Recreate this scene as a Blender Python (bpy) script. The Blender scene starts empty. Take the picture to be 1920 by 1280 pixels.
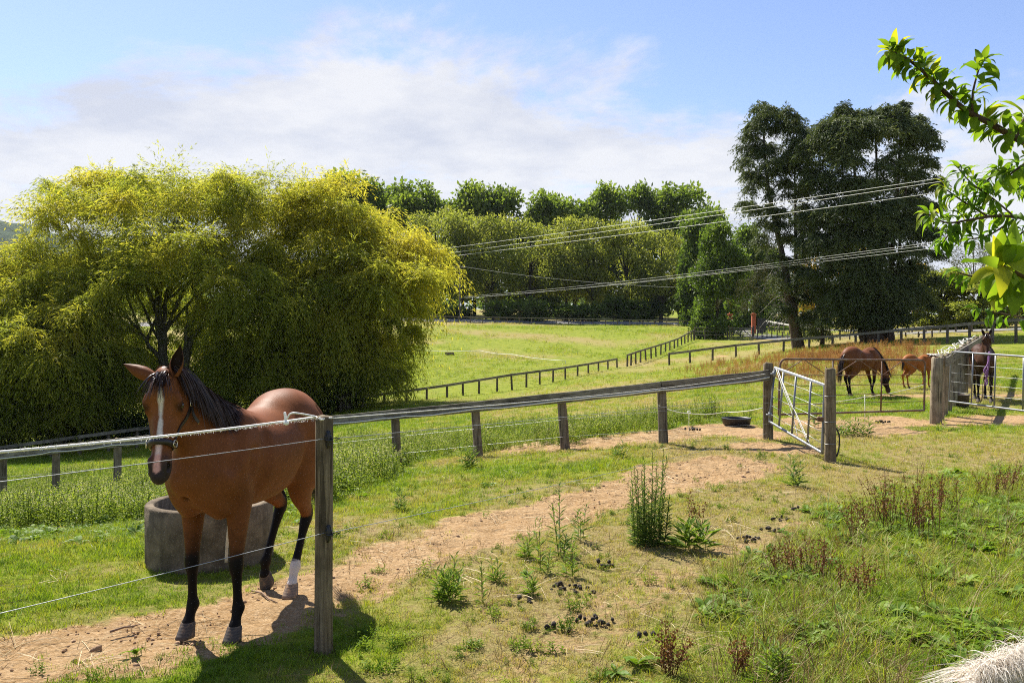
import bpy, bmesh, math, random, time
import numpy as np
from mathutils import Vector, Matrix, Euler
from mathutils.bvhtree import BVHTree
T0 = time.time()
random.seed(7)
RNG = np.random.default_rng(11)
SC = bpy.context.scene
COL = SC.collection
R = math.radians
CAM_H = 1.95
F_PX = 1600.0          # focal length in pixels of the 1920 wide photograph
HOR = 630.0            # row of the horizon

# ------------------------------------------------------------------ camera, sky, sun, exposure
cam_d = bpy.data.cameras.new('camera')
cam = bpy.data.objects.new('camera', cam_d)
COL.objects.link(cam)
cam_d.sensor_width = 36.0
cam_d.lens = 36.0 * F_PX / 1920.0
cam_d.clip_start = 0.05
cam_d.clip_end = 20000.0
cam.location = (0, 0, CAM_H)
cam.rotation_euler = (R(90) - math.atan((640 - HOR) / F_PX), 0, 0)
SC.camera = cam

SUN_EL = 51.0
SUN_AZ = math.degrees(math.atan2(-0.60, 1.0))    # from +Y towards +X
world = bpy.data.worlds.new('World')
SC.world = world
world.use_nodes = True
def build_world():
    nt = world.node_tree
    N = nt.nodes; L = nt.links
    N.clear()
    out = N.new('ShaderNodeOutputWorld')
    bg = N.new('ShaderNodeBackground'); bg.inputs['Strength'].default_value = 0.096
    sky = N.new('ShaderNodeTexSky'); sky.sky_type = 'NISHITA'; sky.sun_disc = False
    sky.sun_elevation = R(SUN_EL); sky.sun_rotation = R(SUN_AZ)
    sky.altitude = 50; sky.air_density = 1.0; sky.dust_density = 0.35; sky.ozone_density = 2.2
    def math_(op, a, b=None, c=None, clamp=False):
        n = N.new('ShaderNodeMath'); n.operation = op; n.use_clamp = clamp
        for i, v in enumerate((a, b, c)):
            if v is None: continue
            if isinstance(v, (int, float)): n.inputs[i].default_value = v
            else: L.new(v, n.inputs[i])
        return n.outputs[0]
    tc = N.new('ShaderNodeTexCoord')
    sep = N.new('ShaderNodeSeparateXYZ'); L.new(tc.outputs['Generated'], sep.inputs[0])
    z = math_('MAXIMUM', sep.outputs[2], 0.0)
    den = math_('ADD', z, 0.16)
    u = math_('DIVIDE', sep.outputs[0], den); v = math_('DIVIDE', sep.outputs[1], den)
    cmb = N.new('ShaderNodeCombineXYZ'); L.new(u, cmb.inputs[0]); L.new(math_('MULTIPLY', v, 1.0), cmb.inputs[1])
    cmb.inputs[2].default_value = CLOUD_SEED
    n1 = N.new('ShaderNodeTexNoise'); n1.inputs['Scale'].default_value = CLOUD_SCALE; n1.inputs['Detail'].default_value = 12; n1.inputs['Roughness'].default_value = 0.63
    n1.inputs['Distortion'].default_value = 0.25
    L.new(cmb.outputs[0], n1.inputs['Vector'])
    # cloud cover falls with height above the horizon
    cov = N.new('ShaderNodeMapRange'); cov.interpolation_type = 'SMOOTHSTEP'
    L.new(z, cov.inputs['Value'])
    cov.inputs['From Min'].default_value = 0.10; cov.inputs['From Max'].default_value = 0.40
    cov.inputs['To Min'].default_value = 0.34; cov.inputs['To Max'].default_value = 0.605
    lo = math_('SUBTRACT', cov.outputs[0], 0.05); hi = math_('ADD', cov.outputs[0], 0.085)
    m = N.new('ShaderNodeMapRange'); m.interpolation_type = 'SMOOTHSTEP'
    L.new(n1.outputs['Fac'], m.inputs['Value']); L.new(lo, m.inputs['From Min']); L.new(hi, m.inputs['From Max'])
    # cloud body tone
    n2 = N.new('ShaderNodeTexNoise'); n2.inputs['Scale'].default_value = 2.3; n2.inputs['Detail'].default_value = 10; n2.inputs['Roughness'].default_value = 0.62
    L.new(cmb.outputs[0], n2.inputs['Vector'])
    ramp = N.new('ShaderNodeMapRange'); L.new(n2.outputs['Fac'], ramp.inputs['Value'])
    ramp.inputs['From Min'].default_value = 0.36; ramp.inputs['From Max'].default_value = 0.60
    cc = N.new('ShaderNodeMix'); cc.data_type = 'RGBA'; L.new(ramp.outputs[0], cc.inputs['Factor'])
    cc.inputs[6].default_value = CLOUD_A; cc.inputs[7].default_value = CLOUD_B
    tint = N.new('ShaderNodeMix'); tint.data_type = 'RGBA'; tint.blend_type = 'MULTIPLY'; tint.inputs['Factor'].default_value = 1
    L.new(sky.outputs[0], tint.inputs[6]); tint.inputs[7].default_value = SKY_TINT
    mix = N.new('ShaderNodeMix'); mix.data_type = 'RGBA'
    L.new(math_('MULTIPLY', m.outputs[0], 0.95), mix.inputs['Factor'])
    L.new(tint.outputs[2], mix.inputs[6]); L.new(cc.outputs[2], mix.inputs[7])
    L.new(mix.outputs[2], bg.inputs['Color'])
    L.new(bg.outputs[0], out.inputs[0])
CLOUD_SEED = 12.4
CLOUD_SCALE = 1.0
CLOUD_A = (3.1, 3.25, 3.7, 1); CLOUD_B = (4.1, 4.12, 4.25, 1)
SKY_TINT = (0.74, 0.71, 0.80, 1)
build_world()

sun_d = bpy.data.lights.new('sun', 'SUN')
sun = bpy.data.objects.new('sun', sun_d)
COL.objects.link(sun)
sun_d.energy = 5.0
sun_d.angle = R(0.53)
sun_d.color = (1.0, 0.94, 0.84)
_az = R(SUN_AZ); _el = R(SUN_EL)
SUN_TO = Vector((math.sin(_az) * math.cos(_el), math.cos(_az) * math.cos(_el), math.sin(_el)))
sun.rotation_euler = (-SUN_TO).to_track_quat('-Z', 'Y').to_euler()
sun.location = SUN_TO * 60

SC.view_settings.view_transform = 'Standard'
SC.view_settings.look = 'None'
SC.view_settings.gamma = 1.0
SC.view_settings.exposure = 1.2
SC.view_settings.use_curve_mapping = False
SC.render.engine = 'CYCLES'
SC.cycles.max_bounces = 8
SC.cycles.diffuse_bounces = 4
SC.cycles.glossy_bounces = 2
SC.cycles.transmission_bounces = 6
SC.cycles.transparent_max_bounces = 8
SC.cycles.caustics_reflective = False
SC.cycles.caustics_refractive = False
SC.cycles.filter_width = 1.05
SC.cycles.use_denoising = False
SC.cycles.use_adaptive_sampling = False
SC.cycles.sample_clamp_indirect = 6.0
SC.cycles.blur_glossy = 1.0

# ------------------------------------------------------------------ helpers
def tag(o, label=None, cat=None, group=None, kind=None):
    if label: o['label'] = label
    if cat: o['category'] = cat
    if group: o['group'] = group
    if kind: o['kind'] = kind
    return o

def empty(name, loc=(0, 0, 0), rz=0.0):
    o = bpy.data.objects.new(name, None)
    o.empty_display_size = 0.2
    o.location = loc
    o.rotation_euler = (0, 0, rz)
    COL.objects.link(o)
    return o

def mesh_np(name, verts, faces, mat=None, parent=None, smooth=False, attrs=None, link=True, uv=None):
    """verts (n,3); faces: (m,k) array or list of such arrays (k may differ)."""
    verts = np.asarray(verts, dtype=np.float32)
    if not isinstance(faces, list): faces = [faces]
    faces = [np.asarray(f, dtype=np.int32) for f in faces if len(f)]
    me = bpy.data.meshes.new(name)
    me.vertices.add(len(verts)); me.vertices.foreach_set('co', verts.ravel())
    nl = sum(f.size for f in faces); nf = sum(len(f) for f in faces)
    me.loops.add(nl); me.polygons.add(nf)
    me.loops.foreach_set('vertex_index', np.concatenate([f.ravel() for f in faces]))
    st = []; c = 0
    for f in faces:
        k = f.shape[1]
        st.append(np.arange(len(f), dtype=np.int32) * k + c); c += f.size
    me.polygons.foreach_set('loop_start', np.concatenate(st))
    if smooth is True: me.polygons.foreach_set('use_smooth', np.ones(nf, dtype=bool))
    else: me.polygons.foreach_set('use_smooth', np.zeros(nf, dtype=bool))
    if attrs:
        for k, a in attrs.items():
            a = np.asarray(a, dtype=np.float32)
            if a.ndim == 1:
                at = me.attributes.new(k, 'FLOAT', 'POINT'); at.data.foreach_set('value', a)
            elif a.shape[1] == 3:
                at = me.attributes.new(k, 'FLOAT_VECTOR', 'POINT'); at.data.foreach_set('vector', a.ravel())
            else:
                at = me.attributes.new(k, 'FLOAT_COLOR', 'POINT'); at.data.foreach_set('color', a.ravel())
    me.update(calc_edges=True)
    if mat is not None: me.materials.append(mat)
    if not link: return me
    o = bpy.data.objects.new(name, me)
    COL.objects.link(o)
    if parent is not None: o.parent = parent
    return o

def mesh_obj(name, me, parent=None, loc=None, rot=None, scale=None):
    o = bpy.data.objects.new(name, me)
    COL.objects.link(o)
    if parent is not None: o.parent = parent
    if loc is not None: o.location = loc
    if rot is not None: o.rotation_euler = rot
    if scale is not None: o.scale = scale
    return o

def kids(o):
    return [c for c in bpy.data.objects if c.parent == o]

def copy_tree(o, parent=None, childmap=None):
    if childmap is None:
        childmap = {}
        for c in bpy.data.objects:
            if c.parent is not None: childmap.setdefault(c.parent.name, []).append(c)
    c = o.copy(); COL.objects.link(c)
    c.parent = parent
    if parent is not None: c.matrix_parent_inverse = o.matrix_parent_inverse
    for ch in childmap.get(o.name, []): copy_tree(ch, c, childmap)
    return c

class MB:
    """collects primitives into one mesh"""
    def __init__(s):
        s.v = []; s.f = []; s.sm = []
    def add(s, vs, fs, smooth=False):
        b = len(s.v)
        s.v.extend(tuple(p) for p in vs)
        for f in fs:
            s.f.append(tuple(i + b for i in f)); s.sm.append(smooth)
        return s
    def box(s, c, size, rot=None, bevel=0.0):
        hx, hy, hz = (d / 2 for d in size)
        if bevel > 0:
            b = min(bevel, hx * .9, hy * .9, hz * .9)
            bm = bmesh.new()
            bmesh.ops.create_cube(bm, size=1)
            for v in bm.verts: v.co = Vector((v.co.x * 2 * hx, v.co.y * 2 * hy, v.co.z * 2 * hz))
            bmesh.ops.bevel(bm, geom=bm.edges[:], offset=b, segments=1, affect='EDGES')
            vs = [v.co.copy() for v in bm.verts]; bm.verts.index_update()
            fs = [[v.index for v in f.verts] for f in bm.faces]; bm.free()
        else:
            vs = [Vector((x, y, z)) for x in (-hx, hx) for y in (-hy, hy) for z in (-hz, hz)]
            fs = [(0, 1, 3, 2), (4, 6, 7, 5), (0, 4, 5, 1), (2, 3, 7, 6), (0, 2, 6, 4), (1, 5, 7, 3)]
        M = rot.to_matrix() if isinstance(rot, Euler) else (rot if rot is not None else Matrix.Identity(3))
        c = Vector(c)
        return s.add([M @ v + c for v in vs], fs)
    def board(s, a, b, h, t, up=(0, 0, 1), jit=0.0, seg=1):
        """plank from a to b: height h, thickness t"""
        a = Vector(a); b = Vector(b); d = (b - a).normalized(); up = Vector(up)
        side = d.cross(up).normalized(); u = side.cross(d).normalized()
        vs = []
        e = min(0.006, t * .25)
        prof = [(-t/2, -h/2+e), (-t/2+e, -h/2), (t/2-e, -h/2), (t/2, -h/2+e), (t/2, h/2-e), (t/2-e, h/2), (-t/2+e, h/2), (-t/2, h/2-e)]
        for k in range(seg + 1):
            f = k / seg
            o_ = side * random.uniform(-jit, jit) + u * random.uniform(-jit, jit) if 0 < k < seg else Vector((0, 0, 0))
            for (x, y) in prof:
                vs.append(a.lerp(b, f) + o_ + side * x + u * y)
        n = 8
        fs = [tuple(range(n))[::-1], tuple(range(seg * n, seg * n + n))]
        for k in range(seg):
            for i in range(n):
                j = (i + 1) % n
                fs.append((k * n + i, k * n + j, (k + 1) * n + j, (k + 1) * n + i))
        return s.add(vs, fs)
    def tube(s, pts, rad, n=8, cap=True, smooth=True, flat=None, closed=False):
        pts = [Vector(p) for p in pts]
        m = len(pts)
        if isinstance(rad, (int, float)): rad = [rad] * m
        tang = []
        for i in range(m):
            if closed: t = pts[(i + 1) % m] - pts[i - 1]
            else: t = pts[min(i + 1, m - 1)] - pts[max(i - 1, 0)]
            tang.append(t.normalized() if t.length > 1e-9 else Vector((0, 0, 1)))
        ref = Vector((0, 0, 1)) if abs(tang[0].z) < .9 else Vector((1, 0, 0))
        nrm = tang[0].cross(ref).normalized()
        vs = []
        for i in range(m):
            t = tang[i]
            nrm = (nrm - t * nrm.dot(t))
            nrm = nrm.normalized() if nrm.length > 1e-6 else t.orthogonal().normalized()
            bn = t.cross(nrm)
            for k in range(n):
                a = 2 * math.pi * k / n
                vs.append(pts[i] + (nrm * math.cos(a) + bn * math.sin(a) * (flat or 1.0)) * rad[i])
        fs = []
        rng = m if closed else m - 1
        for i in range(rng):
            i2 = (i + 1) % m
            for k in range(n):
                k2 = (k + 1) % n
                fs.append((i * n + k, i * n + k2, i2 * n + k2, i2 * n + k))
        s.add(vs, fs, smooth)
        if cap and not closed:
            b = len(s.v) - len(vs)
            s.f.append(tuple(b + k for k in range(n))[::-1]); s.sm.append(False)
            s.f.append(tuple(b + (m - 1) * n + k for k in range(n))); s.sm.append(False)
        return s
    def lathe(s, prof, n=24, c=(0, 0, 0), smooth=True, close=False):
        """prof: (r, z) list"""
        vs = []; c = Vector(c)
        for r, z in prof:
            for k in range(n):
                a = 2 * math.pi * k / n
                vs.append(c + Vector((r * math.cos(a), r * math.sin(a), z)))
        fs = []; m = len(prof)
        for i in range(m - 1 + (1 if close else 0)):
            i2 = (i + 1) % m
            for k in range(n):
                k2 = (k + 1) % n
                fs.append((i * n + k, i * n + k2, i2 * n + k2, i2 * n + k))
        return s.add(vs, fs, smooth)
    def ball(s, c, r, n=8, m=6, sc=(1, 1, 1), M=None):
        c = Vector(c); vs = []
        for i in range(m + 1):
            th = math.pi * i / m
            for k in range(n):
                a = 2 * math.pi * k / n
                p = Vector((r * sc[0] * math.sin(th) * math.cos(a), r * sc[1] * math.sin(th) * math.sin(a), r * sc[2] * math.cos(th)))
                vs.append(c + (M @ p if M is not None else p))
        fs = [(i * n + k, (i + 1) * n + k, (i + 1) * n + (k + 1) % n, i * n + (k + 1) % n) for i in range(m) for k in range(n)]
        return s.add(vs, fs, True)
    def data(s, name, mat=None):
        me = bpy.data.meshes.new(name)
        me.from_pydata(s.v, [], s.f)
        me.polygons.foreach_set('use_smooth', s.sm)
        me.update()
        if mat is not None: me.materials.append(mat)
        return me
    def build(s, name, mat=None, parent=None):
        o = bpy.data.objects.new(name, s.data(name, mat))
        COL.objects.link(o)
        if parent is not None: o.parent = parent
        return o

def bez(pts, n):
    """catmull-rom through pts, n samples"""
    P = np.array(pts, dtype=float)
    m = len(P)
    t = np.linspace(0, m - 1, n)
    i = np.clip(t.astype(int), 0, m - 2); f = (t - i)[:, None]
    p0 = P[np.maximum(i - 1, 0)]; p1 = P[i]; p2 = P[i + 1]; p3 = P[np.minimum(i + 2, m - 1)]
    return 0.5 * ((2 * p1) + (-p0 + p2) * f + (2 * p0 - 5 * p1 + 4 * p2 - p3) * f**2 + (-p0 + 3 * p1 - 3 * p2 + p3) * f**3)

# ---- numpy value noise
def _hash(ix, iy, seed):
    h = (ix.astype(np.int64) * 374761393 + iy.astype(np.int64) * 668265263 + seed * 974634777) & 0xFFFFFFFF
    h = ((h ^ (h >> 13)) * 1274126177) & 0xFFFFFFFF
    return ((h ^ (h >> 16)) & 0xFFFF) / 65535.0
def vnoise(x, y, s, seed=0):
    x = np.asarray(x) / s; y = np.asarray(y) / s
    ix = np.floor(x); iy = np.floor(y); fx = x - ix; fy = y - iy
    fx = fx * fx * (3 - 2 * fx); fy = fy * fy * (3 - 2 * fy)
    a = _hash(ix, iy, seed); b = _hash(ix + 1, iy, seed); c = _hash(ix, iy + 1, seed); d = _hash(ix + 1, iy + 1, seed)
    return (a * (1 - fx) + b * fx) * (1 - fy) + (c * (1 - fx) + d * fx) * fy
def fbm(x, y, s, seed=0, oct=4):
    t = 0; amp = .5; tot = 0
    for o in range(oct):
        t = t + amp * vnoise(x, y, s / 2**o, seed + o * 17); tot += amp; amp *= .5
    return t / tot
def sstep(a, b, x):
    t = np.clip((x - a) / (b - a), 0, 1)
    return t * t * (3 - 2 * t)

# ---- material helpers
class NT:
    def __init__(s, name):
        s.m = bpy.data.materials.new(name); s.m.use_nodes = True
        s.t = s.m.node_tree; s.N = s.t.nodes; s.L = s.t.links
        s.N.clear()
        s.out = s.N.new('ShaderNodeOutputMaterial')
    def n(s, typ, **kw):
        nd = s.N.new('ShaderNode' + typ)
        for k, v in kw.items(): setattr(nd, k, v)
        return nd
    def set(s, sock, v):
        if hasattr(v, 'is_linked') or isinstance(v, bpy.types.NodeSocket): s.L.new(v, sock)
        else: sock.default_value = v
    def math(s, op, a, b=None, clamp=False):
        nd = s.n('Math', operation=op, use_clamp=clamp)
        s.set(nd.inputs[0], a)
        if b is not None: s.set(nd.inputs[1], b)
        return nd.outputs[0]
    def mix(s, f, a, b, blend='MIX'):
        nd = s.n('Mix', data_type='RGBA', blend_type=blend)
        s.set(nd.inputs[0], f); s.set(nd.inputs[6], a); s.set(nd.inputs[7], b)
        return nd.outputs[2]
    def noise(s, scale, detail=4, rough=.5, vec=None, dist=0.0):
        nd = s.n('TexNoise'); nd.inputs['Scale'].default_value = scale; nd.inputs['Detail'].default_value = detail
        nd.inputs['Roughness'].default_value = rough; nd.inputs['Distortion'].default_value = dist
        if vec is not None: s.L.new(vec, nd.inputs['Vector'])
        return nd.outputs['Fac']
    def mr(s, v, a, b, c=0.0, d=1.0, smooth=True):
        nd = s.n('MapRange'); nd.interpolation_type = 'SMOOTHSTEP' if smooth else 'LINEAR'
        s.set(nd.inputs[0], v)
        for i, q in zip((1, 2, 3, 4), (a, b, c, d)): s.set(nd.inputs[i], q)
        return nd.outputs[0]
    def attr(s, name, typ='GEOMETRY'):
        nd = s.n('Attribute'); nd.attribute_name = name; nd.attribute_type = typ
        return nd
    def pos(s): return s.n('NewGeometry').outputs['Position']
    def obj(s): return s.n('TexCoord').outputs['Object']
    def scale(s, vec, sc):
        nd = s.n('Mapping'); s.L.new(vec, nd.inputs[0]); nd.inputs['Scale'].default_value = sc
        return nd.outputs[0]
    def bump(s, h, strength=.3, dist=.01):
        nd = s.n('Bump'); nd.inputs['Strength'].default_value = strength; nd.inputs['Distance'].default_value = dist
        s.L.new(h, nd.inputs['Height']); return nd.outputs[0]
    def pbr(s, color, rough=.8, normal=None, metal=0.0, spec=.3, sheen=0.0):
        b = s.n('BsdfPrincipled')
        s.set(b.inputs['Base Color'], color); s.set(b.inputs['Roughness'], rough); s.set(b.inputs['Metallic'], metal)
        b.inputs['Specular IOR Level'].default_value = spec
        if sheen:
            b.inputs['Sheen Weight'].default_value = sheen
        if normal is not None: s.L.new(normal, b.inputs['Normal'])
        return b.outputs[0]
    def leaf(s, color, trans=.4, rough=.55, spec=.25, tcol=None):
        """leaf: principled front + translucent light through it"""
        a = s.pbr(color, rough, spec=spec)
        t = s.n('BsdfTranslucent'); s.set(t.inputs[0], tcol if tcol is not None else color)
        m = s.n('MixShader'); m.inputs[0].default_value = trans
        s.L.new(a, m.inputs[1]); s.L.new(t.outputs[0], m.inputs[2])
        return m.outputs[0]
    def end(s, sh):
        s.L.new(sh, s.out.inputs[0]); return s.m
def rgb(r, g, b): return (r, g, b, 1.0)
def mat_simple(name, c, rough=.6, metal=0.0, spec=.4, var=.25, scale=30, bump=0.0):
    t = NT(name)
    v = t.obj(); n = t.noise(scale, 4, .6, v)
    f = t.mr(n, .3, .7, 1 - var, 1 + var, False)
    col = t.mix(1.0, rgb(*c), f, 'MULTIPLY')
    return t.end(t.pbr(col, rough, t.bump(n, bump, .004) if bump else None, metal, spec))

# ------------------------------------------------------------------ terrain: a paddock falling to a shallow valley, field rising beyond
# control heights: (column of the photograph, distance along the view, height)
_CT = []
def _ct(px, rows):
    for d, z in rows: _CT.append((px, d, z))
_ct(-900, [(3, .0), (8, -.3), (15, -1.6), (25, -2.6), (45, -4.2), (80, -4.0), (150, -.5), (300, 4), (700, 12), (1500, 20)])
_ct(-200, [(3, .0), (7, -.03), (12, -.75), (19, -1.95), (30, -3.0), (45, -4.2), (60, -4.2), (100, -2.6), (160, 2.5), (260, 6.5), (700, 20), (1500, 30)])
_ct(100, [(3, 0), (6, 0), (8, -.08), (12, -.65), (19.3, -1.80), (30, -2.9), (42, -4.0), (55, -4.0), (100, -2.2), (160, 3.4), (260, 7.5), (700, 22)])
_ct(420, [(3, 0), (6, 0), (8, -.03), (12, -.40), (18, -1.20), (30, -2.4), (44, -3.3), (60, -3.3), (100, -1.4), (150, 3.3), (250, 8), (700, 24)])
_ct(740, [(3, 0), (7, 0), (10, -.08), (13, -.25), (16.4, -.55), (22, -1.0), (30, -1.5), (50, -2.1), (60, -2.1), (80, -1.3), (95, -.3), (120, 1.9), (150, 4.3), (172, 5.3), (250, 9.5), (400, 14), (900, 26)])
_ct(960, [(3, 0), (8, 0), (12, -.04), (15.5, -.2), (22, -.65), (30, -1.05), (45, -1.5), (58, -1.72), (75, -1.2), (95, -.15), (120, 1.7), (150, 4.0), (172, 5.0), (250, 9.3), (400, 14), (900, 26)])
_ct(1240, [(3, 0), (8, 0), (12, .02), (14.3, .09), (20, -.02), (30, -.25), (45, -.5), (60, -.65), (76, -.70), (85, -.55), (100, .4), (120, 1.75), (150, 3.7), (172, 4.6), (250, 9.2), (400, 14), (900, 26)])
_ct(1500, [(3, 0), (8, 0), (13, 0), (20, .06), (28, .15), (45, .36), (60, .60), (76, .85), (100, 1.7), (115, 2.2), (150, 3.8), (172, 4.5), (250, 8), (400, 12), (900, 24)])
_ct(1760, [(3, 0), (8, 0), (13, .0), (19, .0), (25, .08), (35, .38), (50, .95), (62, 1.45), (75, 2.0), (100, 3.3), (150, 4.5), (250, 8), (400, 12), (900, 24)])
_ct(2300, [(3, 0), (8, 0), (15, .1), (25, .3), (40, 1.0), (60, 2.2), (100, 3.8), (150, 5), (400, 12), (900, 24)])
_ct(3200, [(3, 0), (8, 0), (15, .2), (30, .8), (60, 2.6), (150, 5), (900, 24)])
_C = np.array(_CT)
def _uv(x, y):
    d = np.maximum(y, 2.5)
    return np.stack([np.clip(x / d, -1.6, 1.8) * 1.6, np.log(d)], -1)
_Cuv = np.stack([(_C[:, 0] - 960) / F_PX * 1.6, np.log(_C[:, 1])], 1)
def _phi(r2): return np.where(r2 > 1e-12, .5 * r2 * np.log(np.maximum(r2, 1e-12)), 0)
def _fit():
    n = len(_C)
    K = _phi(((_Cuv[:, None] - _Cuv[None]) ** 2).sum(2)) + np.eye(n) * 2e-4
    Pm = np.concatenate([np.ones((n, 1)), _Cuv], 1)
    A = np.block([[K, Pm], [Pm.T, np.zeros((3, 3))]])
    zz = np.arcsinh(_C[:, 2] / 2.0)
    return np.linalg.solve(A, np.concatenate([zz, np.zeros(3)]))
_W = _fit()
def gz(x, y):
    """height of the ground (smooth part)"""
    x = np.asarray(x, float); y = np.asarray(y, float)
    sh = np.broadcast(x, y).shape
    uv = _uv(np.broadcast_to(x, sh).ravel(), np.broadcast_to(y, sh).ravel())
    out = np.empty(len(uv)); n = len(_C)
    for i in range(0, len(uv), 20000):
        q = uv[i:i + 20000]
        out[i:i + 20000] = _phi(((q[:, None] - _Cuv[None]) ** 2).sum(2)) @ _W[:n] + _W[n] + q @ _W[n + 1:]
    return np.sinh(out).reshape(sh) * 2.0
def G(x, y): return float(gz(np.array([x]), np.array([y]))[0])
def at(px, d, z=0.0):
    """point on the ground in column px of the photograph at distance d, raised by z"""
    x = (px - 960) / F_PX * d
    return Vector((x, d, G(x, d) + z))
def hit(px, py, lo=3.0, hi=400.0):
    """where the sight line through a pixel meets the ground"""
    ds = np.geomspace(lo, hi, 900); x = (px - 960) / F_PX * ds
    zr = CAM_H - (py - HOR) / F_PX * ds
    g = gz(x, ds)
    k = np.nonzero(zr <= g)[0]
    d = ds[k[0]] if len(k) else hi
    return at(px, d)
def hits(L): return [hit(*p) for p in L]

# ---- what grows where
def seg_dist(x, y, pts):
    """distance to a polyline and position along it (0..n-1)"""
    best = np.full(np.shape(x), 1e9); prm = np.zeros(np.shape(x))
    for i in range(len(pts) - 1):
        ax, ay = pts[i][:2]; bx, by = pts[i + 1][:2]
        dx, dy = bx - ax, by - ay
        t = np.clip(((x - ax) * dx + (y - ay) * dy) / (dx * dx + dy * dy + 1e-9), 0, 1)
        d = np.hypot(x - ax - t * dx, y - ay - t * dy)
        m = d < best
        best = np.where(m, d, best); prm = np.where(m, i + t, prm)
    return best, prm
TRACK = [(-5.5, 3.2), (-4.2, 4.25)] + [tuple(v[:2]) for v in hits([(-40, 1245), (200, 1200), (450, 1150), (640, 1085), (800, 1030), (1000, 962), (1150, 925), (1300, 888), (1380, 868)])]
TRACK_W = [.5, .5, .52, .52, .50, .46, .46, .48, .55, .72, .62]
TRACK2 = [tuple(v[:2]) for v in hits([(940, 1275), (1020, 1220), (1150, 1140), (1290, 1070), (1420, 1030), (1530, 985)])]
LUSH_EDGE = [(.55, 2.5), (.75, 4.2)] + [tuple(v[:2]) for v in hits([(1260, 1270), (1300, 1150), (1430, 1040), (1600, 935), (1760, 893), (1925, 872)])] + [(14, 13.6), (30, 16)]
BARE_BLOBS = [(hit(1010, 835), 1.1, .8), (hit(1120, 828), 1.3, .9), (hit(1250, 815), 1.3, .9), (hit(1370, 808), 1.4, .9), (hit(1440, 838), .9, .5), (hit(1600, 800), 1.6, 1.0), (hit(1700, 790), 1.1, .8), (hit(1840, 790), 1.2, .65), (hit(1910, 785), 1.2, .7), (hit(1880, 742), 1.0, .4), (hit(1690, 742), 1.6, .35), (hit(1350, 668), 1.6, .5)]
def masks(x, y):
    x = np.asarray(x, float); y = np.asarray(y, float)
    n1 = fbm(x, y, .9, 1); n2 = fbm(x, y, .28, 2); n3 = fbm(x, y, 3.5, 5); n4 = fbm(x, y, 14, 8)
    d, p = seg_dist(x, y, TRACK)
    wd = np.interp(p, np.arange(len(TRACK_W)), TRACK_W)
    dirt = sstep(.30, -.22, d - wd + (n1 - .5) * .75 + (n2 - .5) * .45)
    d2, _ = seg_dist(x, y, TRACK2)
    worn = sstep(.5, -.1, d2 - .16 + (n1 - .5) * .7 + (n2 - .5) * .5) * .50
    blob = np.zeros_like(dirt)
    for c, rx, ry in BARE_BLOBS:
        q = np.hypot((x - c[0]) / rx, (y - c[1]) / (ry * 1.5))
        blob = np.maximum(blob, sstep(1.35, .55, q + (n1 - .5) * .9 + (n2 - .5) * .6))
    dirt = np.maximum(np.maximum(dirt, worn), blob)
    # lush tall grass on the right side of its edge
    el, _ = seg_dist(x, y, LUSH_EDGE)
    ex = np.interp(y, [q[1] for q in LUSH_EDGE], [q[0] for q in LUSH_EDGE])
    side = np.where((x > ex) & (y < 14.5), el, -el)
    lush = sstep(-.25, .55, side + (n1 - .5) * 1.3 + (n2 - .5) * .4) * (y < 15)
    # lush growth left, beyond the trough
    lg = sstep(7.9, 9.3, y + (n1 - .5) * 1.2) * sstep(-2.0, -3.0, x + (n1 - .5) * .8 - (y - 8) * .05) * sstep(26, 20, y)
    # rank weeds behind the rail fence
    wd_ = sstep(.4, 1.6, y - np.interp(x, [-12, -6, -1.8, .6, 2.6, 4.9, 7], [19.5, 18.5, 16.4, 15.6, 16.3, 17.5, 18.6]) + (n1 - .5) * 1.2) * sstep(27, 22, y + x * .9 + (n3 - .5) * 4) * sstep(6.0, 3.6, x - (y - 18) * .25)
    # dry, closely grazed turf in the middle foreground and right of the gates
    dry = sstep(.25, .75, n3 * .50 + n1 * .50 - .03 + .10 * sstep(-1.2, 1.5, x - .3 * (y - 6)) * (y < 15) - .10 * (x < -1.5))
    dry = np.maximum(dry, sstep(4.0, 5.2, x - (y - 12) * .15) * sstep(9.8, 10.8, y) * sstep(18.5, 16.5, y) * (.55 + .45 * n1))
    dry = np.maximum(dry, .60 * sstep(-.9, .2, x) * sstep(2.2, 1.2, x) * sstep(6.6, 5.4, y) * (.5 + n1 * .7))
    far = sstep(50, 75, y)
    dry = np.where(y > 45, np.maximum(dry * (1 - far), far * sstep(.34, .62, n4 * .55 + fbm(x, y * .5, 30, 12) * .45 + (n3 - .5) * .25) * .8), dry)
    dry = np.where((y > 66) & (y < 120), np.maximum(dry, .85 * sstep(25, 29, x) * sstep(68, 74, y) * sstep(118, 105, y) * (.5 + n3)), dry)
    dirt = dirt * (1 - lush * .8)
    return dict(dirt=dirt, lush=np.clip(np.maximum(lush, lg * .9), 0, 1), lushr=lush, lushl=lg, weeds=wd_, dry=np.clip(dry * (1 - lush * .75) * (1 - lg * .7), 0, 1))

def grow(lo, hi, near_lo, near_hi, h, g):
    a = list(np.arange(near_lo, near_hi, h)); s = h
    while a[-1] < hi: s *= g; a.append(a[-1] + s)
    s = h; b = []
    q = near_lo
    while q > lo: s *= g; q -= s; b.append(q)
    return np.array(b[::-1] + a)

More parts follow.
